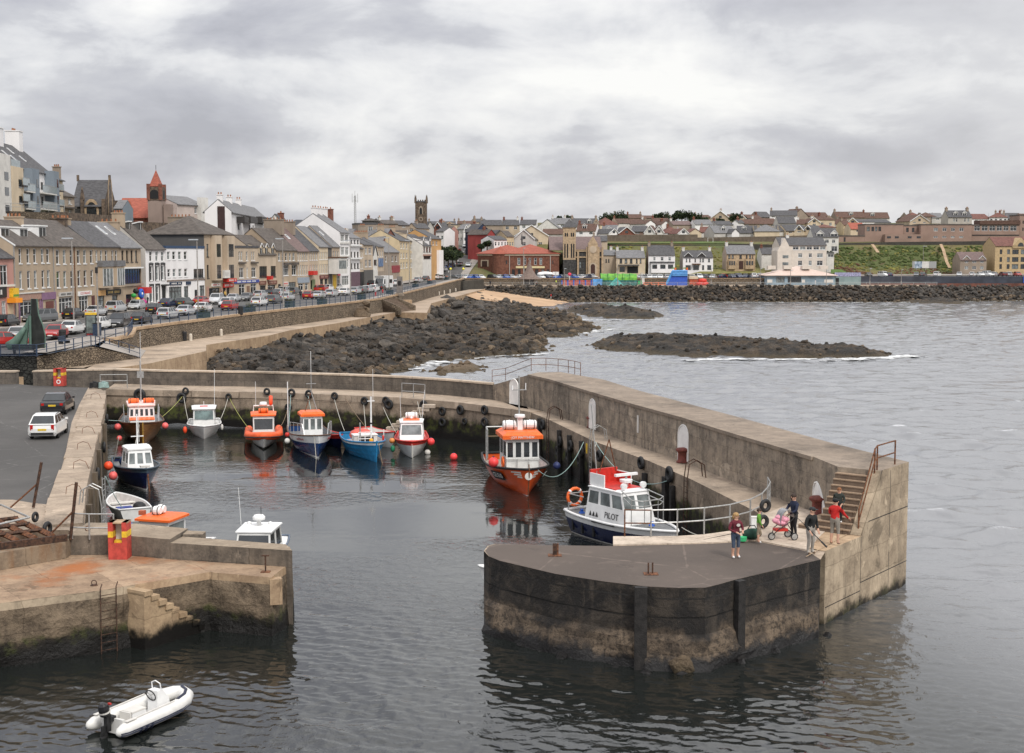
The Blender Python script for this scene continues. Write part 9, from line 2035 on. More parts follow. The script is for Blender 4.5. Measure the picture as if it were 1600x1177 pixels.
for px,yb,yt,Z,l in((116,520,373,5.2,'tall street lamp standing by the plaza litter bin'),(310,497,375,5.7,'tall street lamp in front of the white building'),(443,480,373.5,5.85,'tall street lamp in front of the hooded oriel windows'),(548,468,376,5.9,'tall street lamp in front of the tall white building'),(608,452,372,5.9,'tall street lamp beside the stone monument'),(640,447,376,5.9,'tall street lamp left of the yellow houses'),(672,437,380,5.9,'tall street lamp in front of the ornate guest house'),(699,430,382,5.9,'tall street lamp at the foot of the hill road garden'),(722,428,385,5.9,'tall street lamp by the hill road junction')):lamp(l,px,yb,yt,Z)
for px,yt,l in((818,388,'slim lamp post in front of the red hall'),(882,420,'short white lamp post left of the green tunnel'),(965,400,'tall white lamp post at the green tunnel end'),(1001,427,'short white lamp post right of the green tunnel'),(1111,420,'white lamp post right of the red inflatable'),(1188,420,'white lamp post left of the pavilion'),(1235,423,'white lamp post in front of the pavilion roof left half'),(1291,423,'white lamp post in front of the pavilion roof right half'),(1359,420,'white lamp post right of the teal wall'),(1408,422,'white lamp post on the promenade below the navy wall')):lamp(l,px,446.5,yt,4.16,.5,1,.1)
lamp('thin lamp post beside the billboard on the coast road',1442,430,385,6.5,.9,1,.08)
mb=MB();p=P(154,528,5.2);mb.T([(0,0,0),(0,0,7.5)],[.1,.07],pm('lamp post steel',(.27,.25,.23),.2,.6,4),8);mb.box((0,-.1,7.0),(.25,.2,.6),Qo);o=tag(mb.B('sign_post'),'grey pole with small black box beside the phone kiosk','pole');o.location=p
BRZ=pm('verdigris bronze',(.16,.26,.21),.35,.6,2.5,.01,c2=(.08,.14,.11));BRZD=pm('dark bronze',(.018,.020,.018),.5,.5,1.5)
c=P(52,547,4.9);t=QI('sculpture','green bronze sculpture of a tall sail like form on the plaza','sculpture',c)
mb=MB();out=[(.5,0),(2.35,0),(2.45,1.4),(2.2,2.4),(1.75,3.4),(1.6,4.9),(1.05,4.95),(.95,3.4),(.75,1.5)]
mb.E([(x-1.1,0,z)for x,z in out],(0,0,0),(0,.35,0),BRZD);mb.B('dark_sail',t)
mb=MB();mb.T([(x-1.1,.17,z)for x,z in out],.10,BRZ,6,closed=1);mb.T([(-.28,-.15,0),(-.22,-.15,3.3)],.16,BRZ,6);mb.B('frame_edge',t)
mb=MB();mb.E([(x-1.1,-.1,z)for x,z in((-1.7,.1),(.3,.1),(.75,3.4),(.35,2.6),(-.6,1.3))],(0,0,0),(0,.4,0),BRZ);mb.B('wing',t)
mb=MB();mb.T([(-2.7,-.35,.3),(-1.9,-.35,.8),(-1.2,-.35,1.6),(-.75,-.35,2.2)],[.55,.45,.3,.2],BRZ,10);mb.B('tail_limb',t,1)
t.scale=(.82,.82,.97)
WOODB=pm('bench wood',(.16,.12,.09),.3,.8,6)
def bench(label,p,rz,m=WOODB,w=1.7):
 t=QI('park_bench',label,'bench',p,rz,'benches');mb=MB();[mb.box((0,-.12+.14*i,.45),(w,.11,.04),m)for i in range(3)];mb.B('seat',t)
 mb=MB();[mb.box((0,.25+.03*i,.58+.15*i),(w,.035,.12),m)for i in range(3)];mb.B('backrest',t)
 for s in(-1,1):mb=MB();mb.box((s*w*.44,.03,.22),(.07,.5,.44),Qo);mb.box((s*w*.44,.28,.62),(.06,.06,.5),Qo);mb.B('leg',t)
for px,py,Z,l,rz in((219,538,3.4,'grey bench on the promenade against the wall by the curved railing',1.2),(401,514,3.4,'bench on the promenade below the third planter',1.3),(499,498,3.4,'bench on the promenade farther along by the marker posts',1.3)):bench(l,P(px,py,Z),rz)
bench('dark plaza bench with its back to the grey bars, under the sculpture',P(39,555,4.78),pi,Qo,2.1);bench('dark blue plaza bench beside the black litter bin',P(101,540,4.95),1.4,ZQ,1.5)
def bin_(label,p,s=1.0,m=Qo):mb=MB();mb.L([(.22*s,0),(.27*s,.05),(.28*s,.75*s),(.31*s,.78*s),(.29*s,.95*s),(.1,1.02*s),(1e-4,1.02*s)],m,12);o=tag(mb.B('litter_bin',smooth=0),label,'bin','litter bins');o.location=p
bin_('black litter bin on the plaza beside the tall lamp',P(98,534,5.0),1.25);bin_('black litter bin on the promenade at the start of the marker posts',P(288,532.5,3.42),1.1);bin_('black litter bin on the promenade below the wall stairs',P(526,495,3.42),1.2);bin_('dark bin on the pavement by the railing near the red hatchback',P(376,492,5.72),1.2)
k=P(143,527,5.1);t=QI('phone_kiosk','yellow topped glass phone kiosk with red base beside the railing','kiosk',k,.25);KM=pm('kiosk frame',(.03,.035,.035),.2,.5);mb=MB()
for x in(-.5,.5):
 for y in(-.5,.5):mb.box((x,y,1.2),(.09,.09,2.4),KM)
mb.box((0,0,.2),(1.05,1.05,.4),pm('deep red panel',(.22,.02,.02),.2,.5));mb.B('frame',t);mb=MB();mb.box((0,0,1.4),(.96,.96,1.9),pm('kiosk glass',(.18,.21,.20),.5,.08,1.5));mb.B('glass',t);mb=MB();mb.box((0,0,2.48),(1.15,1.15,.2),YEL);mb.B('yellow_top',t)
mb=MB();mb.box((0,0,.75),(.7,.7,1.5),ZQ);mb.box((0,0,1.52),(.76,.76,.08),Qo);o=tag(mb.B('utility_cabinet'),'dark blue utility cabinet right of the phone kiosk','cabinet');o.location=P(152,528,5.1)
PLM=pm('planter green blue',(.03,.055,.065),.2,.6);PLT=[pm('planter leaves',(.10,.10,.03),.4,.9,3),pm('planter leaves dark',(.045,.06,.02),.4,.9,3)]
for i,(px,py,l)in enumerate(((329,499,'planter with spiky plant beside the second tall lamp'),(400,490,'planter with low plants by the white estate car'),(462,481,'planter with spiky plant below the grey blue shopfront'),(512,477,'planter box near the stone wall stairs'),(573,469,'planter with bushy plant beside the motorhome'),(616,461,'planter with yellowish plant left of the stone monument'),(655,450,'planter with plants beyond the stone monument'),(677,445,'planter with plants and flowers farther along the railing'),(702,438.5,'planter with orange flowers at the end of the railing'))):
 p=P(px,py,5.62)+V(-.9,0,0);t=QI('planter',l,'planter',p,1.35,'planters along the sea wall');mb=MB();mb.box((0,0,.45),(2.2,.9,.9),PLM);mb.box((0,0,.92),(2.3,1.0,.08),PLM);mb.B('box',t);mb=MB();r7=random.Random(i)
 for q in range(130):a=r7.random()*6.28;b_=V(r7.uniform(-.9,.9),r7.uniform(-.3,.3),.95);e=b_+V(.3*cos(a),.3*sin(a),r7.uniform(.3,.8 if i%3 else 1.2));mb.F([b_+V(.06,0,0),e,b_-V(.06,.03,0)],PLT[q%2])
 if i in(7,8):[mb.ell((r7.uniform(-.9,.9),r7.uniform(-.35,.35),1.25),(.12,.12,.1),Qh,6,4)for _ in range(10)]
 mb.B('plants',t)
mk0=None;MKP=[(298,533),(345.6,525),(388,517),(427,511),(493,500),(522,495),(550,490.5),(652,470.5),(661,467.5),(670,465.5),(677,463.5),(686,461.2),(694,459.5),(703,457.5),(712,455.5)]
for i,(px,py)in enumerate(MKP):
 if mk0 is None:mb=MB();mb.L([(.2,0),(.19,.75),(.14,.86),(1e-4,.9)],pm('cream marker post',(.56,.50,.42),.15,.8),10);mk0=mb.B('marker_post',smooth=0);o=mk0
 else:o=mk0.copy();COL.objects.link(o)
 o.location=P(px,py,3.42);tag(o,f'{(ORD + ["thirteenth", "fourteenth", "fifteenth"])[i]} short cream marker post along the promenade wall, counted from the harbour end','post','cream marker posts on the promenade')
p=P(627,462,5.7);t=QI('monument','grey stone monument pillar by the sea wall railing','monument',p+V(-.3,0,0));mb=MB();mb.box((0,0,.25),(1.6,1.6,.5),Qg);mb.B('base',t);mb=MB();mb.box((0,0,2.1),(1.15,1.0,3.2),pm('monument stone',(.17,.155,.145),.2,.85,2),0,.9);mb.B('pillar',t);mb=MB();mb.box((0,-.49,2.4),(.6,.04,.9),ZM);mb.B('plaque',t)
st=QI('stairway','stone stairway down from the street to the promenade with flanking walls','stairs',P(603,484,3.4))
s0,s1=P(592,468.5,5.65),P(614,466,5.65);d=(s1-s0);d.z=0;n=V(d.y,-d.x,0).normalized()
for i in range(9):mb=MB();z=3.4+(i+1)*.245;a,b_=s0+n*(3.6-i*.36),s1+n*(3.6-i*.36);mb.R([a[:2],b_[:2],(s1+n*.52)[:2],(s0+n*.52)[:2]],3.0,z,STEPM if i%2 else CONCP if 0 else STEPM);mb.B('step',st,w_=1)
for(a,b_)in((s0,s0+n*4),(s1,s1+n*4.2)):mb=MB();mb.add([V(a.x,a.y,3),V(b_.x,b_.y,3),V(b_.x,b_.y,4.3),V(a.x,a.y,6.0)]+[V(p.x,p.y,z)+d.normalized()*.5 for p,z in((a,3),(b_,3),(b_,4.3),(a,6.0))],[[0,1,2,3],[7,6,5,4],[3,2,6,7],[1,5,6,2]],QY);mb.B('flank_wall',st,w_=1)
mb=MB();q=P(640,481,3.4);mb.bb(q.x-2.2,q.y-.3,3.2,q.x+.4,q.y+1.2,4.9,CT_);mb.B('tan_block',st,w_=1)
mb=MB();p=P(566,503,2.6);QB(mb,p+V(0,0,.9),1.5,Qk,random.Random(2));QB(mb,p+V(.45,.3,2.0),1.1,Qk,random.Random(6));QB(mb,p+V(.65,.4,3.0),.75,Qk,random.Random(5));QB(mb,p+V(-.5,-.5,.2),1.2,Qj,random.Random(8));tag(mb.B('rock_stack'),'tall brown rock stack leaning beside the promenade','rock')
QQ('dark sloping slipway wall where the promenade meets the beach',[(724,452.5,396),(756,450,404)],2.4,DKW,1.0,'slipway_wall')
GRN=pm('green plastic sheet',(.08,.34,.06),.35,.5,.8,c2=(.16,.42,.03));t=QI('play_tunnel','long green tunnel shaped amusement tent with dark end','tent',V(*(AT(966,446,417).xy),4.16));L0,L1=AT(938,446,417).x,AT(995,446,417).x;cx=t.location.x;mb=MB()
for k in range(5):
 a,b_=lerp(L0,L1,k/5)-cx,lerp(L0,L1,(k+.94)/5)-cx;mb.loft([[V(x,-1.9*cos(i*pi/8),1.6+(1.9+(.15 if x==a else 0))*sin(i*pi/8))for i in range(9)]for x in(a,(a+b_)/2,b_)],GRN,closed=0)
mb.B('canopy',t);mb=MB();mb.bb(L0-cx,-1.85,0,L1-cx,1.85,1.7,pm('teal netting',(.03,.14,.13),.6,.7,1.2));mb.B('side_net',t);mb=MB();mb.F([V(L0-cx-.03,-1.9*cos(i*pi/8),1.6+1.9*sin(i*pi/8))for i in range(9)]+[V(L0-cx-.03,1.9,0),V(L0-cx-.03,-1.9,0)],Qo);mb.B('end_panel',t);mb=MB();a=AT(926,446,414);mb.bb(a.x-cx,-3.0,0,AT(941,446,414).x-cx,-2.8,2.0,pm('sky blue panel',(.10,.30,.62),.3,.6,1.5));mb.B('blue_panel',t);mb=MB();a=AT(963,446,414).x-cx;mb.E([(a-2.3,-2.6,0),(a+2.3,-2.6,0),(a,-2.6,2.4)],(0,0,0),(0,.3,0),pm('aqua triangle',(.10,.42,.40),.3,.6,1.5));mb.B('aqua_slide',t)
t=QI('inflatable_slide','big blue inflatable slide with two orange and green posts','slide',V(*(AT(1060,446,417).xy),4.16));cx=t.location.x;X=lambda px:AT(px,446,417).x-cx;BLI=pm('royal blue inflatable',(.035,.10,.48),.15,.5,1.5);BLL=pm('light blue inflatable',(.08,.28,.60),.15,.5,1.5);mb=MB();mb.E([(X(1042),0,0),(X(1074),0,0),(X(1074),0,4.4),(X(1052),0,4.4)],(0,0,0),(0,3,0),BLI);mb.B('body',t);mb=MB();[mb.T([(X(1050),-.15,3.0+.45*k),(X(1074),-.15,3.0+.45*k)],.26,BLL,8)for k in range(4)];mb.T([(X(1041),-.1,.3),(X(1051),-.1,4.3)],.35,BLL,8);mb.B('inflated_edge',t)
for px in(1055,1073):mb=MB();mb.T([(X(px),.2,4.2),(X(px),.2,5.3)],.3,Qh,8);mb.box((X(px)-.5,.2,5.2),(1.2,.3,.35),pm('sign green',(.10,.25,.04),.1,.6));mb.B('post',t)
p=V(*(AT(1097,446,416).xy),4.16);mb=MB();[mb.L([(1e-4,.0),(1.2,.05),(1.35,.5),(1.2,1.0),(1e-4,1.2)],pm('bright red inflatable',(.62,.04,.025),.1,.45),14,(dx,0,dz))for dx,dz in((-.5,.0),(.6,.0),(.1,.9))];o=tag(mb.B('bouncy_castle',smooth=1),'round red inflatable on the seafront right of the blue slide','inflatable');o.location=p
t=QI('kiosk','small kiosk with red base and beige roof right of the blue slide','kiosk',V(*(AT(1083,446,417).xy),4.16));mb=MB();mb.box((0,0,.9),(2.4,1.6,1.8),pm('rust red kiosk',(.38,.07,.03),.3,.6,2));mb.B('counter',t);mb=MB();mb.box((0,0,2.3),(2.7,1.9,.7),Qp);mb.B('roof',t)
p=V(*(AT(827,446.5,418).xy),4.16);t=QI('shelter','round promenade shelter with tall pointed witch hat roof','shelter',p);mb=MB();mb.L([(3.6,1.85),(3.5,2.0),(2.2,2.9),(1.1,4.6),(.5,6.4),(.12,7.6),(1e-4,8.2)],pm('brown shingle roof',(.17,.125,.105),.2,.8,2),20);mb.B('roof',t,1);mb=MB();[mb.T([(2.4*cos(a*.785),2.4*sin(a*.785),0),(2.4*cos(a*.785),2.4*sin(a*.785),2.1)],.12,ZP,6)for a in range(8)];mb.B('columns',t);mb=MB();mb.L([(1.6,0),(1.6,1.95)],pm('shelter screen',(.16,.16,.17),.4,.5,2),12);mb.B('screen',t)
QG('railing','white promenade railing along the top of the far boulder slope',[V(-14,411.9,4.17),V(60,411.9,4.17),V(127,411.9,4.17)],1.0,Qn,(1.0,.5),sp_=3.5,r=.035,pr=.05)
t=QI('fence','red and pink boarded fence round the seafront rides','fence',V(*(AT(905,446,416).xy),4.16));cx=t.location.x;mb=MB()
for i in range(26):a=AT(878+i*2.3,446,416).x-cx;mb.box((a,.1*(i%2),.75),(.42,.06,1.5+.15*(i%3)),pm('ride red',(.42,.10,.08),.3,.6,2)if i%4 else TARPB)
mb.B('boards',t);mb=MB();mb.box((AT(905,446,416).x-cx,.2,.3),(10.5,.08,.2),ZK);mb.B('rail',t)
QG('railing','low orange rail on the far promenade right of the tunnel',[V(*(AT(1006,446,414).xy),4.17),V(*(AT(1040,446,414).xy),4.17)],.9,Qh,(1.0,.4),sp_=2.5,r=.1)
t=QI('trailer','small green and dark trailer at the end of the green tunnel','trailer',V(*(AT(1000,446,415).xy),4.16));mb=MB();mb.box((0,0,.9),(1.3,1.2,1.1),pm('bright green box',(.03,.38,.12),.2,.5));mb.B('body',t);mb=MB();mb.box((.9,0,1.3),(.8,1.3,1.8),ZL);mb.B('cab',t)
mb=MB();mb.bb(0,0,0,.12,.12,2.2,FRW);mb.bb(-.9,0,1.3,1.0,.1,2.3,Qm);o=tag(mb.B('notice_board'),'white notice board in front of the red hall right corner','sign');o.location=V(*(AT(868,433,427).xy),5.8)
mb=MB();mb.T([(0,0,0),(0,0,1.4)],.09,FRW,6);mb.ell((0,0,1.9),(.55,.3,.5),pm('hot pink sign',(.62,.05,.10),.1,.5),10,6);o=tag(mb.B('round_sign'),'round pink red sign by the rides fence','sign');o.location=V(*(AT(890,440,424).xy),5.5)
for px,py,l in((704,412,'yellow globe crossing beacon on the left of the hill road'),(724,417,'yellow globe crossing beacon on the right of the hill road')):p=AT(px,py,428);p.z=5.9;t=QI('crossing_beacon',l,'beacon',p);mb=MB();mb.T([(0,0,0),(0,0,2.8)],.08,ZP,6);mb.B('pole',t);mb=MB();mb.ell((0,0,3.1),(.4,.4,.4),pm('beacon yellow',(.78,.72,.08),.05,.4),10,8);mb.B('globe',t,1)
SKIN=pm('skin',(.52,.30,.21),.1,.55,8);HAIRB=pm('blond hair',(.36,.22,.09),.3,.7,20);HAIRD=pm('dark brown hair',(.035,.02,.013),.3,.7,20);HAIRR=pm('reddish hair',(.22,.09,.035),.3,.7,20);SHOEW=pm('white trainers',(.68,.67,.66),.1,.6);SHOEB=pm('brown boots',(.12,.075,.045),.3,.7);SHOEK=pm('black shoes',(.015,.015,.015),.2,.5)
def ZC(n,c):return pm(n,c,.22,.85,6,.006)
def Qx(label,loc,rz,h,top,legs,shoes,hair,arms,shorts=None,stance=.0,ht_=0,cap=None,lean=.0,knees=(0,0),female=0,group='people on the pier'):
 """arms: ((elbow, wrist) left, (elbow, wrist) right) in body axes, x forward, y left, for a 1.75 m figure"""
 s=h/1.75;vs=[];es=[];rad=[];reg=[]
 def v(p,r,g,par=None):
  vs.append((Vector(p)+V(lean*max(0,p[2]-.9),0,0))*s);rad.append(r*s);reg.append(g);k=len(vs)-1
  if par is not None:es.append((par,k))
  return k
 pel=v((0,0,.95),.135,'l');sp=v((.0,0,1.12),.125 if female else.135,'t',pel);ch=v((.01,0,1.30),.155,'t',sp);up=v((0,0,1.42),.115,'t',ch);nk=v((.01,0,1.50),.058,'s',up);hd=v((.025,0,1.585),.088,'s',nk);hm=v((.025,0,1.66),.098,'s',hd);ht=v((.01,0,1.72),.065,'s',hm)
 for sg,(el,wr)in zip((1,-1),arms):
  sh=v((0,.175*sg,1.40),.075,'t',up);e=v(el,.052,'t',sh);m=v(Vector(el).lerp(Vector(wr),.85),.040,'t',e);w=v(wr,.029,'s',m);d=(Vector(wr)-Vector(el)).normalized();pa=v(Vector(wr)+d*.06,.036,'s',w);sd=V(-d.y,d.x,0)
  sd=sd.normalized()if sd.length>.1 else V(0,1,0)
  for f,(o,l)in enumerate(((-.027,.062),(-.009,.075),(.009,.070),(.026,.055))):
   a=v(Vector(wr)+d*.105+sd*o,.0095,'s',pa);b=v(Vector(wr)+d*(.105+l*.55)+sd*o*1.1+V(.008,0,-.018),.009,'s',a);v(Vector(wr)+d*(.105+l*.8)+sd*o+V(.012,0,-.045),.008,'s',b)
  a=v(Vector(wr)+d*.05-sd*.045+V(.01,0,0),.011,'s',pa);v(Vector(wr)+d*.09-sd*.058+V(.02,0,-.01),.0095,'s',a)
 for sg,kn in zip((1,-1),knees):
  hp=v((0,.092*sg,.90),.105,'l',pel);th=v((.02,.095*sg,.70),.085,'l',hp);k=v((.03+kn*.12,(.095+stance)*sg,.50),.062,'k',th);cf=v((-.0+kn*.02,(.10+stance)*sg,.34),.058,'c',k);an=v((-.02-kn*.05,(.10+stance*1.4)*sg,.09),.040,'a',cf);v((-.045-kn*.05,(.10+stance*1.4)*sg,.045),.044,'f',an);to=v((.12-kn*.05,(.115+stance*1.4)*sg,.035),.040,'f',an)
 me=bpy.data.meshes.new('sk');me.from_pydata([tuple(p)for p in vs],es,[]);o=bpy.data.objects.new('sk',me);COL.objects.link(o)
 sk=o.modifiers.new('s','SKIN');o.modifiers.new('u','SUBSURF').levels=1
 for i,q in enumerate(me.skin_vertices[0].data):q.radius=(rad[i]*(.8 if reg[i]=='t' and i in(sp,ch)else 1),rad[i]*(1.12 if i in(sp,ch,pel)else 1));q.use_root=(i==0)
 dg=bpy.context.evaluated_depsgraph_get();dg.update();bm_=bpy.data.meshes.new_from_object(o.evaluated_get(dg));bpy.data.objects.remove(o);bm_.name='person'
 sk_l=shorts if shorts else None;M={'t':top,'s':SKIN,'l':legs,'k':legs if shorts!='short' else legs,'c':SKIN if shorts else legs,'a':SKIN if shorts else legs,'f':shoes};order=[top,SKIN,legs,shoes];bm_.materials.clear();[bm_.materials.append(m)for m in order]
 V_=[Vector(p)for p in vs]
 for f in bm_.polygons:
  c=f.center;best=min(range(len(V_)),key=lambda i:(V_[i]-c).length-rad[i]*.7);f.material_index=order.index(M[reg[best]]);f.use_smooth=1
 t=bpy.data.objects.new('person',bm_);COL.objects.link(t);t.location=loc;t.rotation_euler=(0,0,rz);t.scale=(1.12,1.14,1.03);tag(t,label,'person',group);ZR[t.name]=Matrix.Translation(Vector(loc))@MR(rz,4,'Z')
 R_=MR(ht_,4,'Z');hc=(V(.02,0,1.655)+V(lean*.755,0,0))*s
 mb=MB()
 if cap is None:
  mb.ell(hc+R_@V(-.018,0,.028)*s,(.112*s,.108*s,.105*s),hair,12,8)
  if female:mb.ell(hc+R_@V(-.05,0,-.05)*s,(.085*s,.112*s,.12*s),hair,12,8)
 else:mb.ell(hc+R_@V(-.005,0,.035)*s,(.115*s,.108*s,.085*s),cap,12,8);mb.box(tuple(hc+R_@V(.12,0,.035)*s),(.12*s,.15*s,.015),cap,ht_)
 mb.B('hair' if cap is None else 'cap',t,1)
 for sg in(1,-1):mb=MB();mb.ell(hc+R_@V(.098,.035*sg,.0)*s,(.012*s,.016*s,.011*s),SHOEK,8,6);mb.B('eye',t);mb=MB();mb.ell(hc+R_@V(0,.1*sg,-.01)*s,(.02*s,.014*s,.033*s),SKIN,8,6);mb.B('ear',t,1)
 mb=MB();mb.ell(hc+R_@V(.108,0,-.03)*s,(.018*s,.014*s,.026*s),SKIN,8,6);mb.B('nose',t,1)
 mb=MB();mb.ell(hc+R_@V(.094,0,-.068)*s,(.008*s,.026*s,.007*s),pm('lips',(.32,.10,.08),.1,.5),8,4);mb.B('mouth',t)
 return t
DOWN=(((-.02,.25,1.13),(.06,.26,.88)),((-.02,-.25,1.13),(.06,-.26,.88)))
Z0=2.81
MAR=ZC('maroon hoodie',(.13,.018,.03));w1=Qx('woman in maroon hoodie and rolled jeans holding a fishing rod',P(1149,872,Z0),radians(-68),1.62,MAR,ZC('blue denim',(.06,.085,.13)),SHOEW,HAIRB,(((.03,.26,1.14),(.27,.12,1.10)),((.0,-.27,1.14),(.24,-.10,1.05))),shorts=1,ht_=.5,female=1)
QH(w1,'chest_print',lambda m:m.E([(.158,.07*cos(a),1.22+.055*sin(a))for a in[i*.628 for i in range(10)]],(0,0,0),(.012,0,0),ZP))
Qx('boy in green hoodie and beige shorts walking to the right',P(1185,848,2.86),radians(-12),1.28,ZC('green hoodie',(.10,.26,.03)),ZC('beige shorts',(.30,.24,.17)),SHOEW,HAIRD,(((-.06,.23,1.12),(.10,.22,.92)),((.05,-.23,1.12),(.16,-.20,.92))),shorts=1,knees=(.7,-.5))
Qx('dark haired woman in navy jacket standing behind the pushchair',P(1240,840,2.86),radians(-155),1.66,ZC('navy jacket',(.015,.02,.045)),ZC('black trousers',(.014,.014,.017)),SHOEK,HAIRD,(((.10,.27,1.16),(.33,.16,1.02)),((.10,-.27,1.16),(.33,-.16,1.02))),ht_=1.5,female=1)
mn=Qx('man in black jacket and cap looking down at his fishing rod',P(1266,866,Z0),radians(-55),1.72,ZC('black jacket',(.015,.016,.016)),ZC('grey cargo trousers',(.33,.30,.265)),SHOEB,HAIRD,(((-.02,.28,1.14),(.10,.24,.93)),((.0,-.27,1.13),(.16,-.22,.92))),cap=ZC('dark cap',(.03,.032,.034)),lean=.06,ht_=.3)
Qx('man in red hooded sweatshirt and grey shorts seen from behind',P(1304,851,2.86),radians(52),1.72,ZC('red sweatshirt',(.50,.02,.018)),ZC('grey shorts',(.26,.235,.20)),SHOEB,HAIRD,(((.08,.24,1.17),(.26,.12,1.02)),((.16,-.27,1.15),(.40,-.30,.98))),shorts=1,cap=ZC('black cap',(.012,.012,.013)),stance=.02)
Qx('boy in dark top standing on the lower stone steps behind the rail',pe(3.45,1.0,2.8+2*STEPR),radians(-105),1.36,ZC('dark green jumper',(.03,.035,.03)),ZC('black joggers',(.015,.017,.02)),SHOEW,HAIRR,(((.04,.25,1.14),(.20,.14,.98)),((.06,-.25,1.14),(.24,-.16,1.0))))
def rod(label,a,b,r0=.016,m=Qo):
 mb=MB();mb.T([a,Vector(a).lerp(Vector(b),.35),b],[r0,r0*.8,r0*.25],m,6);mb.T([Vector(a).lerp(Vector(b),.0),Vector(a).lerp(Vector(b),.14)],r0*1.5,Qo,6);return tag(mb.B('fishing_rod'),label,'fishing rod')
h1=ZR[mn.name]@(V(.18,-.22,.86)*(1.72/1.75));rod('fishing rod held point down by the man in black',h1+V(.55,-.35,-.45),h1+V(-.75,.5,.85),.022)
h2=ZR[w1.name]@(V(.29,.05,1.08)*(1.62/1.75));rod('fishing rod held across by the woman in maroon',h2+V(.05,-.05,.04),h2+V(-1.25,.75,-.42),.018)
c=P(1222,843,2.85);t=QI('pushchair','three wheeled pushchair with grey rain hood and pink blanket','pushchair',c,radians(195));mb=MB()
for s in(-1,1):mb.T([(-.55,s*.24,1.05),(-.2,s*.24,.72),(.25,s*.22,.45),(.42,s*.05,.2)],.018,Qo,6);mb.T([(-.1,s*.24,.66),(-.38,s*.27,.18)],.016,Qo,6)
mb.T([(-.55,-.24,1.05),(-.6,0,1.08),(-.55,.24,1.05)],.022,Qo,6);mb.B('frame',t)
for x,y in((.45,0),(-.38,.29),(-.38,-.29)):mb=MB();M=MR(pi/2,4,'X');mb.L([(.11,-.025),(.15,-.02),(.15,.02),(.12,.025)],Qo,16,(x,y,.15),M);mb.L([(.115,-.028),(.03,-.03),(.03,.03),(.115,.028)],Qn,10,(x,y,.15),M);mb.B('wheel',t)
QH(t,'seat',lambda m:m.box((.08,0,.40),(.5,.34,.10),ZK));QH(t,'blanket',lambda m:[m.ell((.05+.12*(k%3)-.1,.1*(k%2)-.05,.62+.06*k),(.22,.19,.12),pm('pink blanket',(.68,.30,.38),.25,.9,14),10,6)for k in range(5)],1)
QH(t,'rain_hood',lambda m:m.loft([[V(.30*cos(a)-.12,y,.72+.48*sin(a))for a in[i*.35 for i in range(-1,9)]]for y in(-.25,-.2,.2,.25)],pm('grey clear rain hood',(.22,.22,.23),.3,.15,4),closed=0),1)
p=P(1175,843,2.86);t=QI('holdall','dark green holdall bag lying on the pier behind the boy','bag',p,.3);mb=MB();mb.ell((0,0,.22),(.42,.22,.22),pm('dark green canvas',(.012,.045,.03),.3,.8,8),14,8);mb.B('bag_body',t,1);mb=MB();mb.T([(-.2,0,.4),(-.1,0,.55),(.1,0,.55),(.2,0,.4)],.02,Qo,6);mb.B('handle',t)
mb=MB();mb.L([(.16,0),(.18,.16),(1e-4,.17)],pm('bright green tub',(.05,.45,.18),.1,.5),12);o=tag(mb.B('bait_tub'),'small bright green tub beside the dark green holdall','tub');o.location=P(1160,845,2.86)
mb=MB();mb.box((0,0,.35),(.28,.2,.7),Qm);mb.box((0,0,.72),(.3,.22,.05),ZL);o=tag(mb.B('cool_box'),'tall white box against the railing behind the boy in green','box');o.location=P(1179,836,2.86)
def QR(label,p,tc,lc,h=1.7,rz=0.0):
 mb=MB();k=h/1.7;mb.loft([[V(r*a*cos(j*.785),r*b*sin(j*.785),z*k)for j in range(8)]for z,r,a,b in((.8,.17,.8,1),(1.0,.16,.8,1),(1.3,.2,.75,1.1),(1.42,.14,.7,1.2),(1.46,.06,1,1))],tc,cap0=1,cap1=1);mb.ell((0,0,1.58*k),(.1,.09,.13),SKIN,8,6);mb.ell((-.02,0,1.62*k),(.11,.1,.11),HAIRD,8,6)
 for s in(-1,1):mb.T([(0,s*.09,.85*k),(.04,s*.1,.45*k),(0,s*.1,.05),(.12,s*.1,.03)],[.09,.065,.045,.04],lc,6);mb.T([(0,s*.2,1.38*k),(0,s*.26,1.1*k),(.1,s*.24,.88*k)],[.06,.045,.035],tc,6)
 o=tag(mb.B('person',smooth=1),label,'person','distant people');o.location=p;o.rotation_euler=(0,0,rz)
DKC,LTC,RDC=ZC('dark clothes',(.02,.022,.03)),ZC('pale clothes',(.5,.5,.5)),ZC('red clothes',(.45,.03,.03))
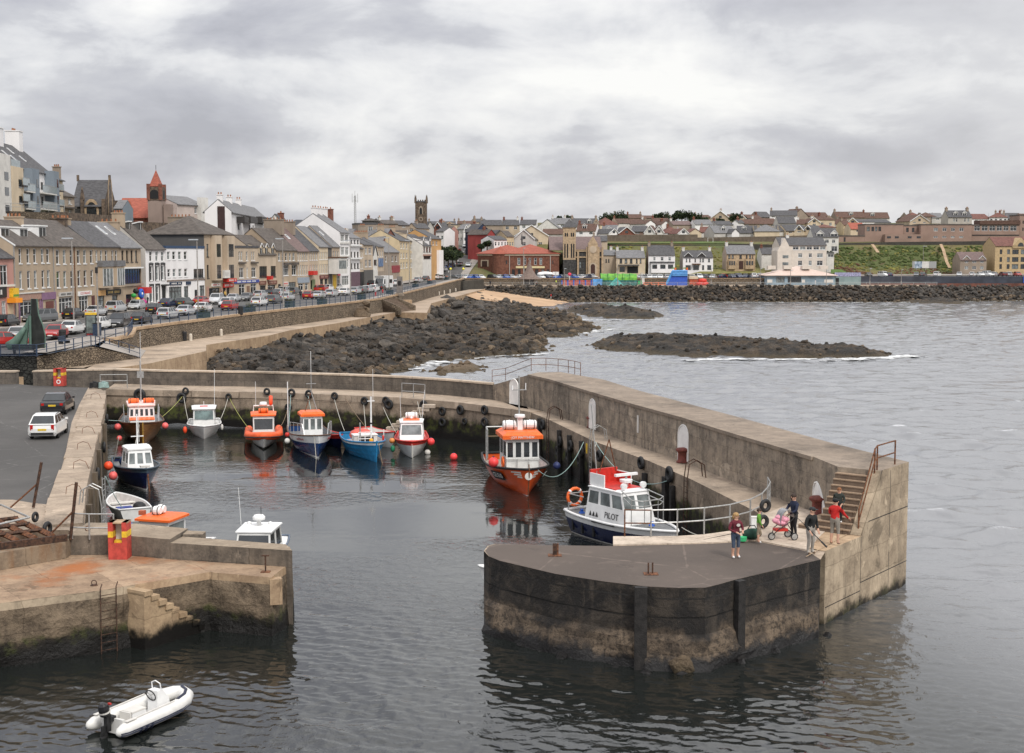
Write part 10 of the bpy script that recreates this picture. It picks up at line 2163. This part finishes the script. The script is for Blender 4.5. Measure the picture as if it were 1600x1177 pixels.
for px,py,Z,tc,lc,l in((854,463,1.2,LTC,DKC,'distant person in pale top on the far beach'),(858,463,1.2,DKC,DKC,'distant person in black on the far beach'),(862,462,1.2,RDC,DKC,'distant person in red on the far beach'),(861,468,.6,RDC,LTC,'distant person in red nearest the water on the far beach'),(478,466,5.8,pm('dusty pink clothes',(.40,.2,.16),.1,.8),DKC,'person in dusty pink walking past the parked cars'),(470,468,5.8,DKC,DKC,'person in dark clothes walking past the parked cars'),(598,465,5.75,RDC,LTC,'person in red standing at the top of the wall stairs'),(587,463,5.75,LTC,RDC,'person in pale top left of the wall stairs'),(657,441,5.8,RDC,DKC,'person in red on the pavement beyond the monument'),(667,438,5.8,DKC,DKC,'person in black on the pavement beyond the monument'),(727,420,5.9,DKC,DKC,'person in black crossing at the hill road foot'),(733,419,5.9,LTC,DKC,'person in white crossing at the hill road foot'),(735,417,5.9,RDC,DKC,'person in red crossing at the hill road foot'),(834,446,4.17,LTC,DKC,'person in white beside the pointed roof shelter'),(838,446,4.17,LTC,RDC,'person in pink trousers beside the pointed roof shelter'),(869,446,4.17,pm('lime clothes',(.5,.6,.08),.1,.8),DKC,'person in lime yellow on the far promenade'),(766,447,4.17,DKC,DKC,'person in black at the end of the slipway wall'),(1190,446,4.17,DKC,DKC,'person in black left of the pavilion'),(1274,446,4.17,LTC,LTC,'person in white in front of the pavilion'),(346,470,5.75,LTC,DKC,'person in white outside the red signed takeaway'),(352,468.5,5.75,pm('mustard clothes',(.5,.32,.08),.1,.8),DKC,'person in mustard outside the red signed takeaway'),(230,479,5.65,DKC,DKC,'person in black outside the narrow white house')):
 QR(l,P(px,py,Z),tc,lc,1.7,Qd.random()*6)
wd=bpy.data.worlds.new("World");sc.world=wd;wd.use_nodes=1
nt=wd.node_tree;bg=nt.nodes['Background']
SUN_EL,SUN_AZ=radians(48),radians(-28)
sky=nd(nt,'ShaderNodeTexSky',sky_type='NISHITA',sun_disc=0,sun_elevation=SUN_EL,sun_rotation=radians(152),air_density=1.2,dust_density=2.0)
d=nd(nt,'ShaderNodeTexCoord').outputs['Generated']
s=nd(nt,'ShaderNodeSeparateXYZ',{0:d})
cv=nd(nt,'ShaderNodeMapping',{0:d,3:(1.0,1.0,2.3)}).outputs[0]
n1=noi(nt,nd(nt,'ShaderNodeMapping',{0:cv,1:(3.13,1.7,.4)}).outputs[0],5.0,8,.55,.35)
n2=noi(nt,nd(nt,'ShaderNodeMapping',{0:cv,1:(7.3,4.2,2)}).outputs[0],13.0,7,.6,.5)
n3=noi(nt,nd(nt,'ShaderNodeMapping',{0:d,1:(1.3,9.2,5),3:(1,1,5)}).outputs[0],4.0,5,.5,.2)
t=QD(nt,'ADD',QD(nt,'MULTIPLY',n1,.62),QD(nt,'ADD',QD(nt,'MULTIPLY',n2,.18),QD(nt,'MULTIPLY',n3,.30)))
cr=nd(nt,'ShaderNodeValToRGB',{0:t})
e=cr.color_ramp.elements
e[0].position=.44;e[0].color=(3.9,3.9,4.3,1)
e[1].position=.69;e[1].color=(8.6,8.5,8.3,1)
for ps_,cl_ in((.50,(4.7,4.7,5.1)),(.545,(5.4,5.4,5.7)),(.575,(6.4,6.4,6.6)),(.62,(7.4,7.35,7.4))):
 x=e.new(ps_);x.color=(*cl_,1)
right=QE(nt,QD(nt,'ADD',s.outputs[0],QD(nt,'MULTIPLY',s.outputs[2],.6)),.16,.55)
cl=QC(nt,QD(nt,'MULTIPLY',right,.55),cr.outputs[0],(7.8,7.7,7.6))
up=QE(nt,s.outputs[2],.12,.65,.80,1.45)
blue=QC(nt,.93,sky.outputs[0],QC(nt,1.0,cl,nd(nt,'ShaderNodeCombineColor',{0:up,1:up,2:up}).outputs[0],'MULTIPLY'))
nt.links.new(blue,bg.inputs['Color']);bg.inputs['Strength'].default_value=.10
sl=bpy.data.lights.new('sun','SUN');sl.energy=1.5;sl.angle=radians(14);sl.color=(1.0,.96,.90)
so=bpy.data.objects.new('sun',sl);COL.objects.link(so)
so.rotation_euler=(radians(90)-SUN_EL,0,radians(28))
cam=bpy.data.cameras.new('camera');co=bpy.data.objects.new('camera',cam);COL.objects.link(co)
cam.sensor_width=36;cam.lens=F/1600*36;cam.clip_start=.5;cam.clip_end=6000
co.location=(0,0,HC);co.rotation_euler=(radians(90)-PIT,0,0)
sc.camera=co
sc.view_settings.view_transform='Standard';sc.view_settings.look='None';sc.view_settings.exposure=0.55;sc.view_settings.gamma=1.0
sc.render.engine='CYCLES'
sc.cycles.use_denoising=1
sc.cycles.max_bounces=5;sc.cycles.diffuse_bounces=2;sc.cycles.glossy_bounces=3;sc.cycles.transmission_bounces=2
sc.cycles.use_adaptive_sampling=1;sc.cycles.adaptive_threshold=.01
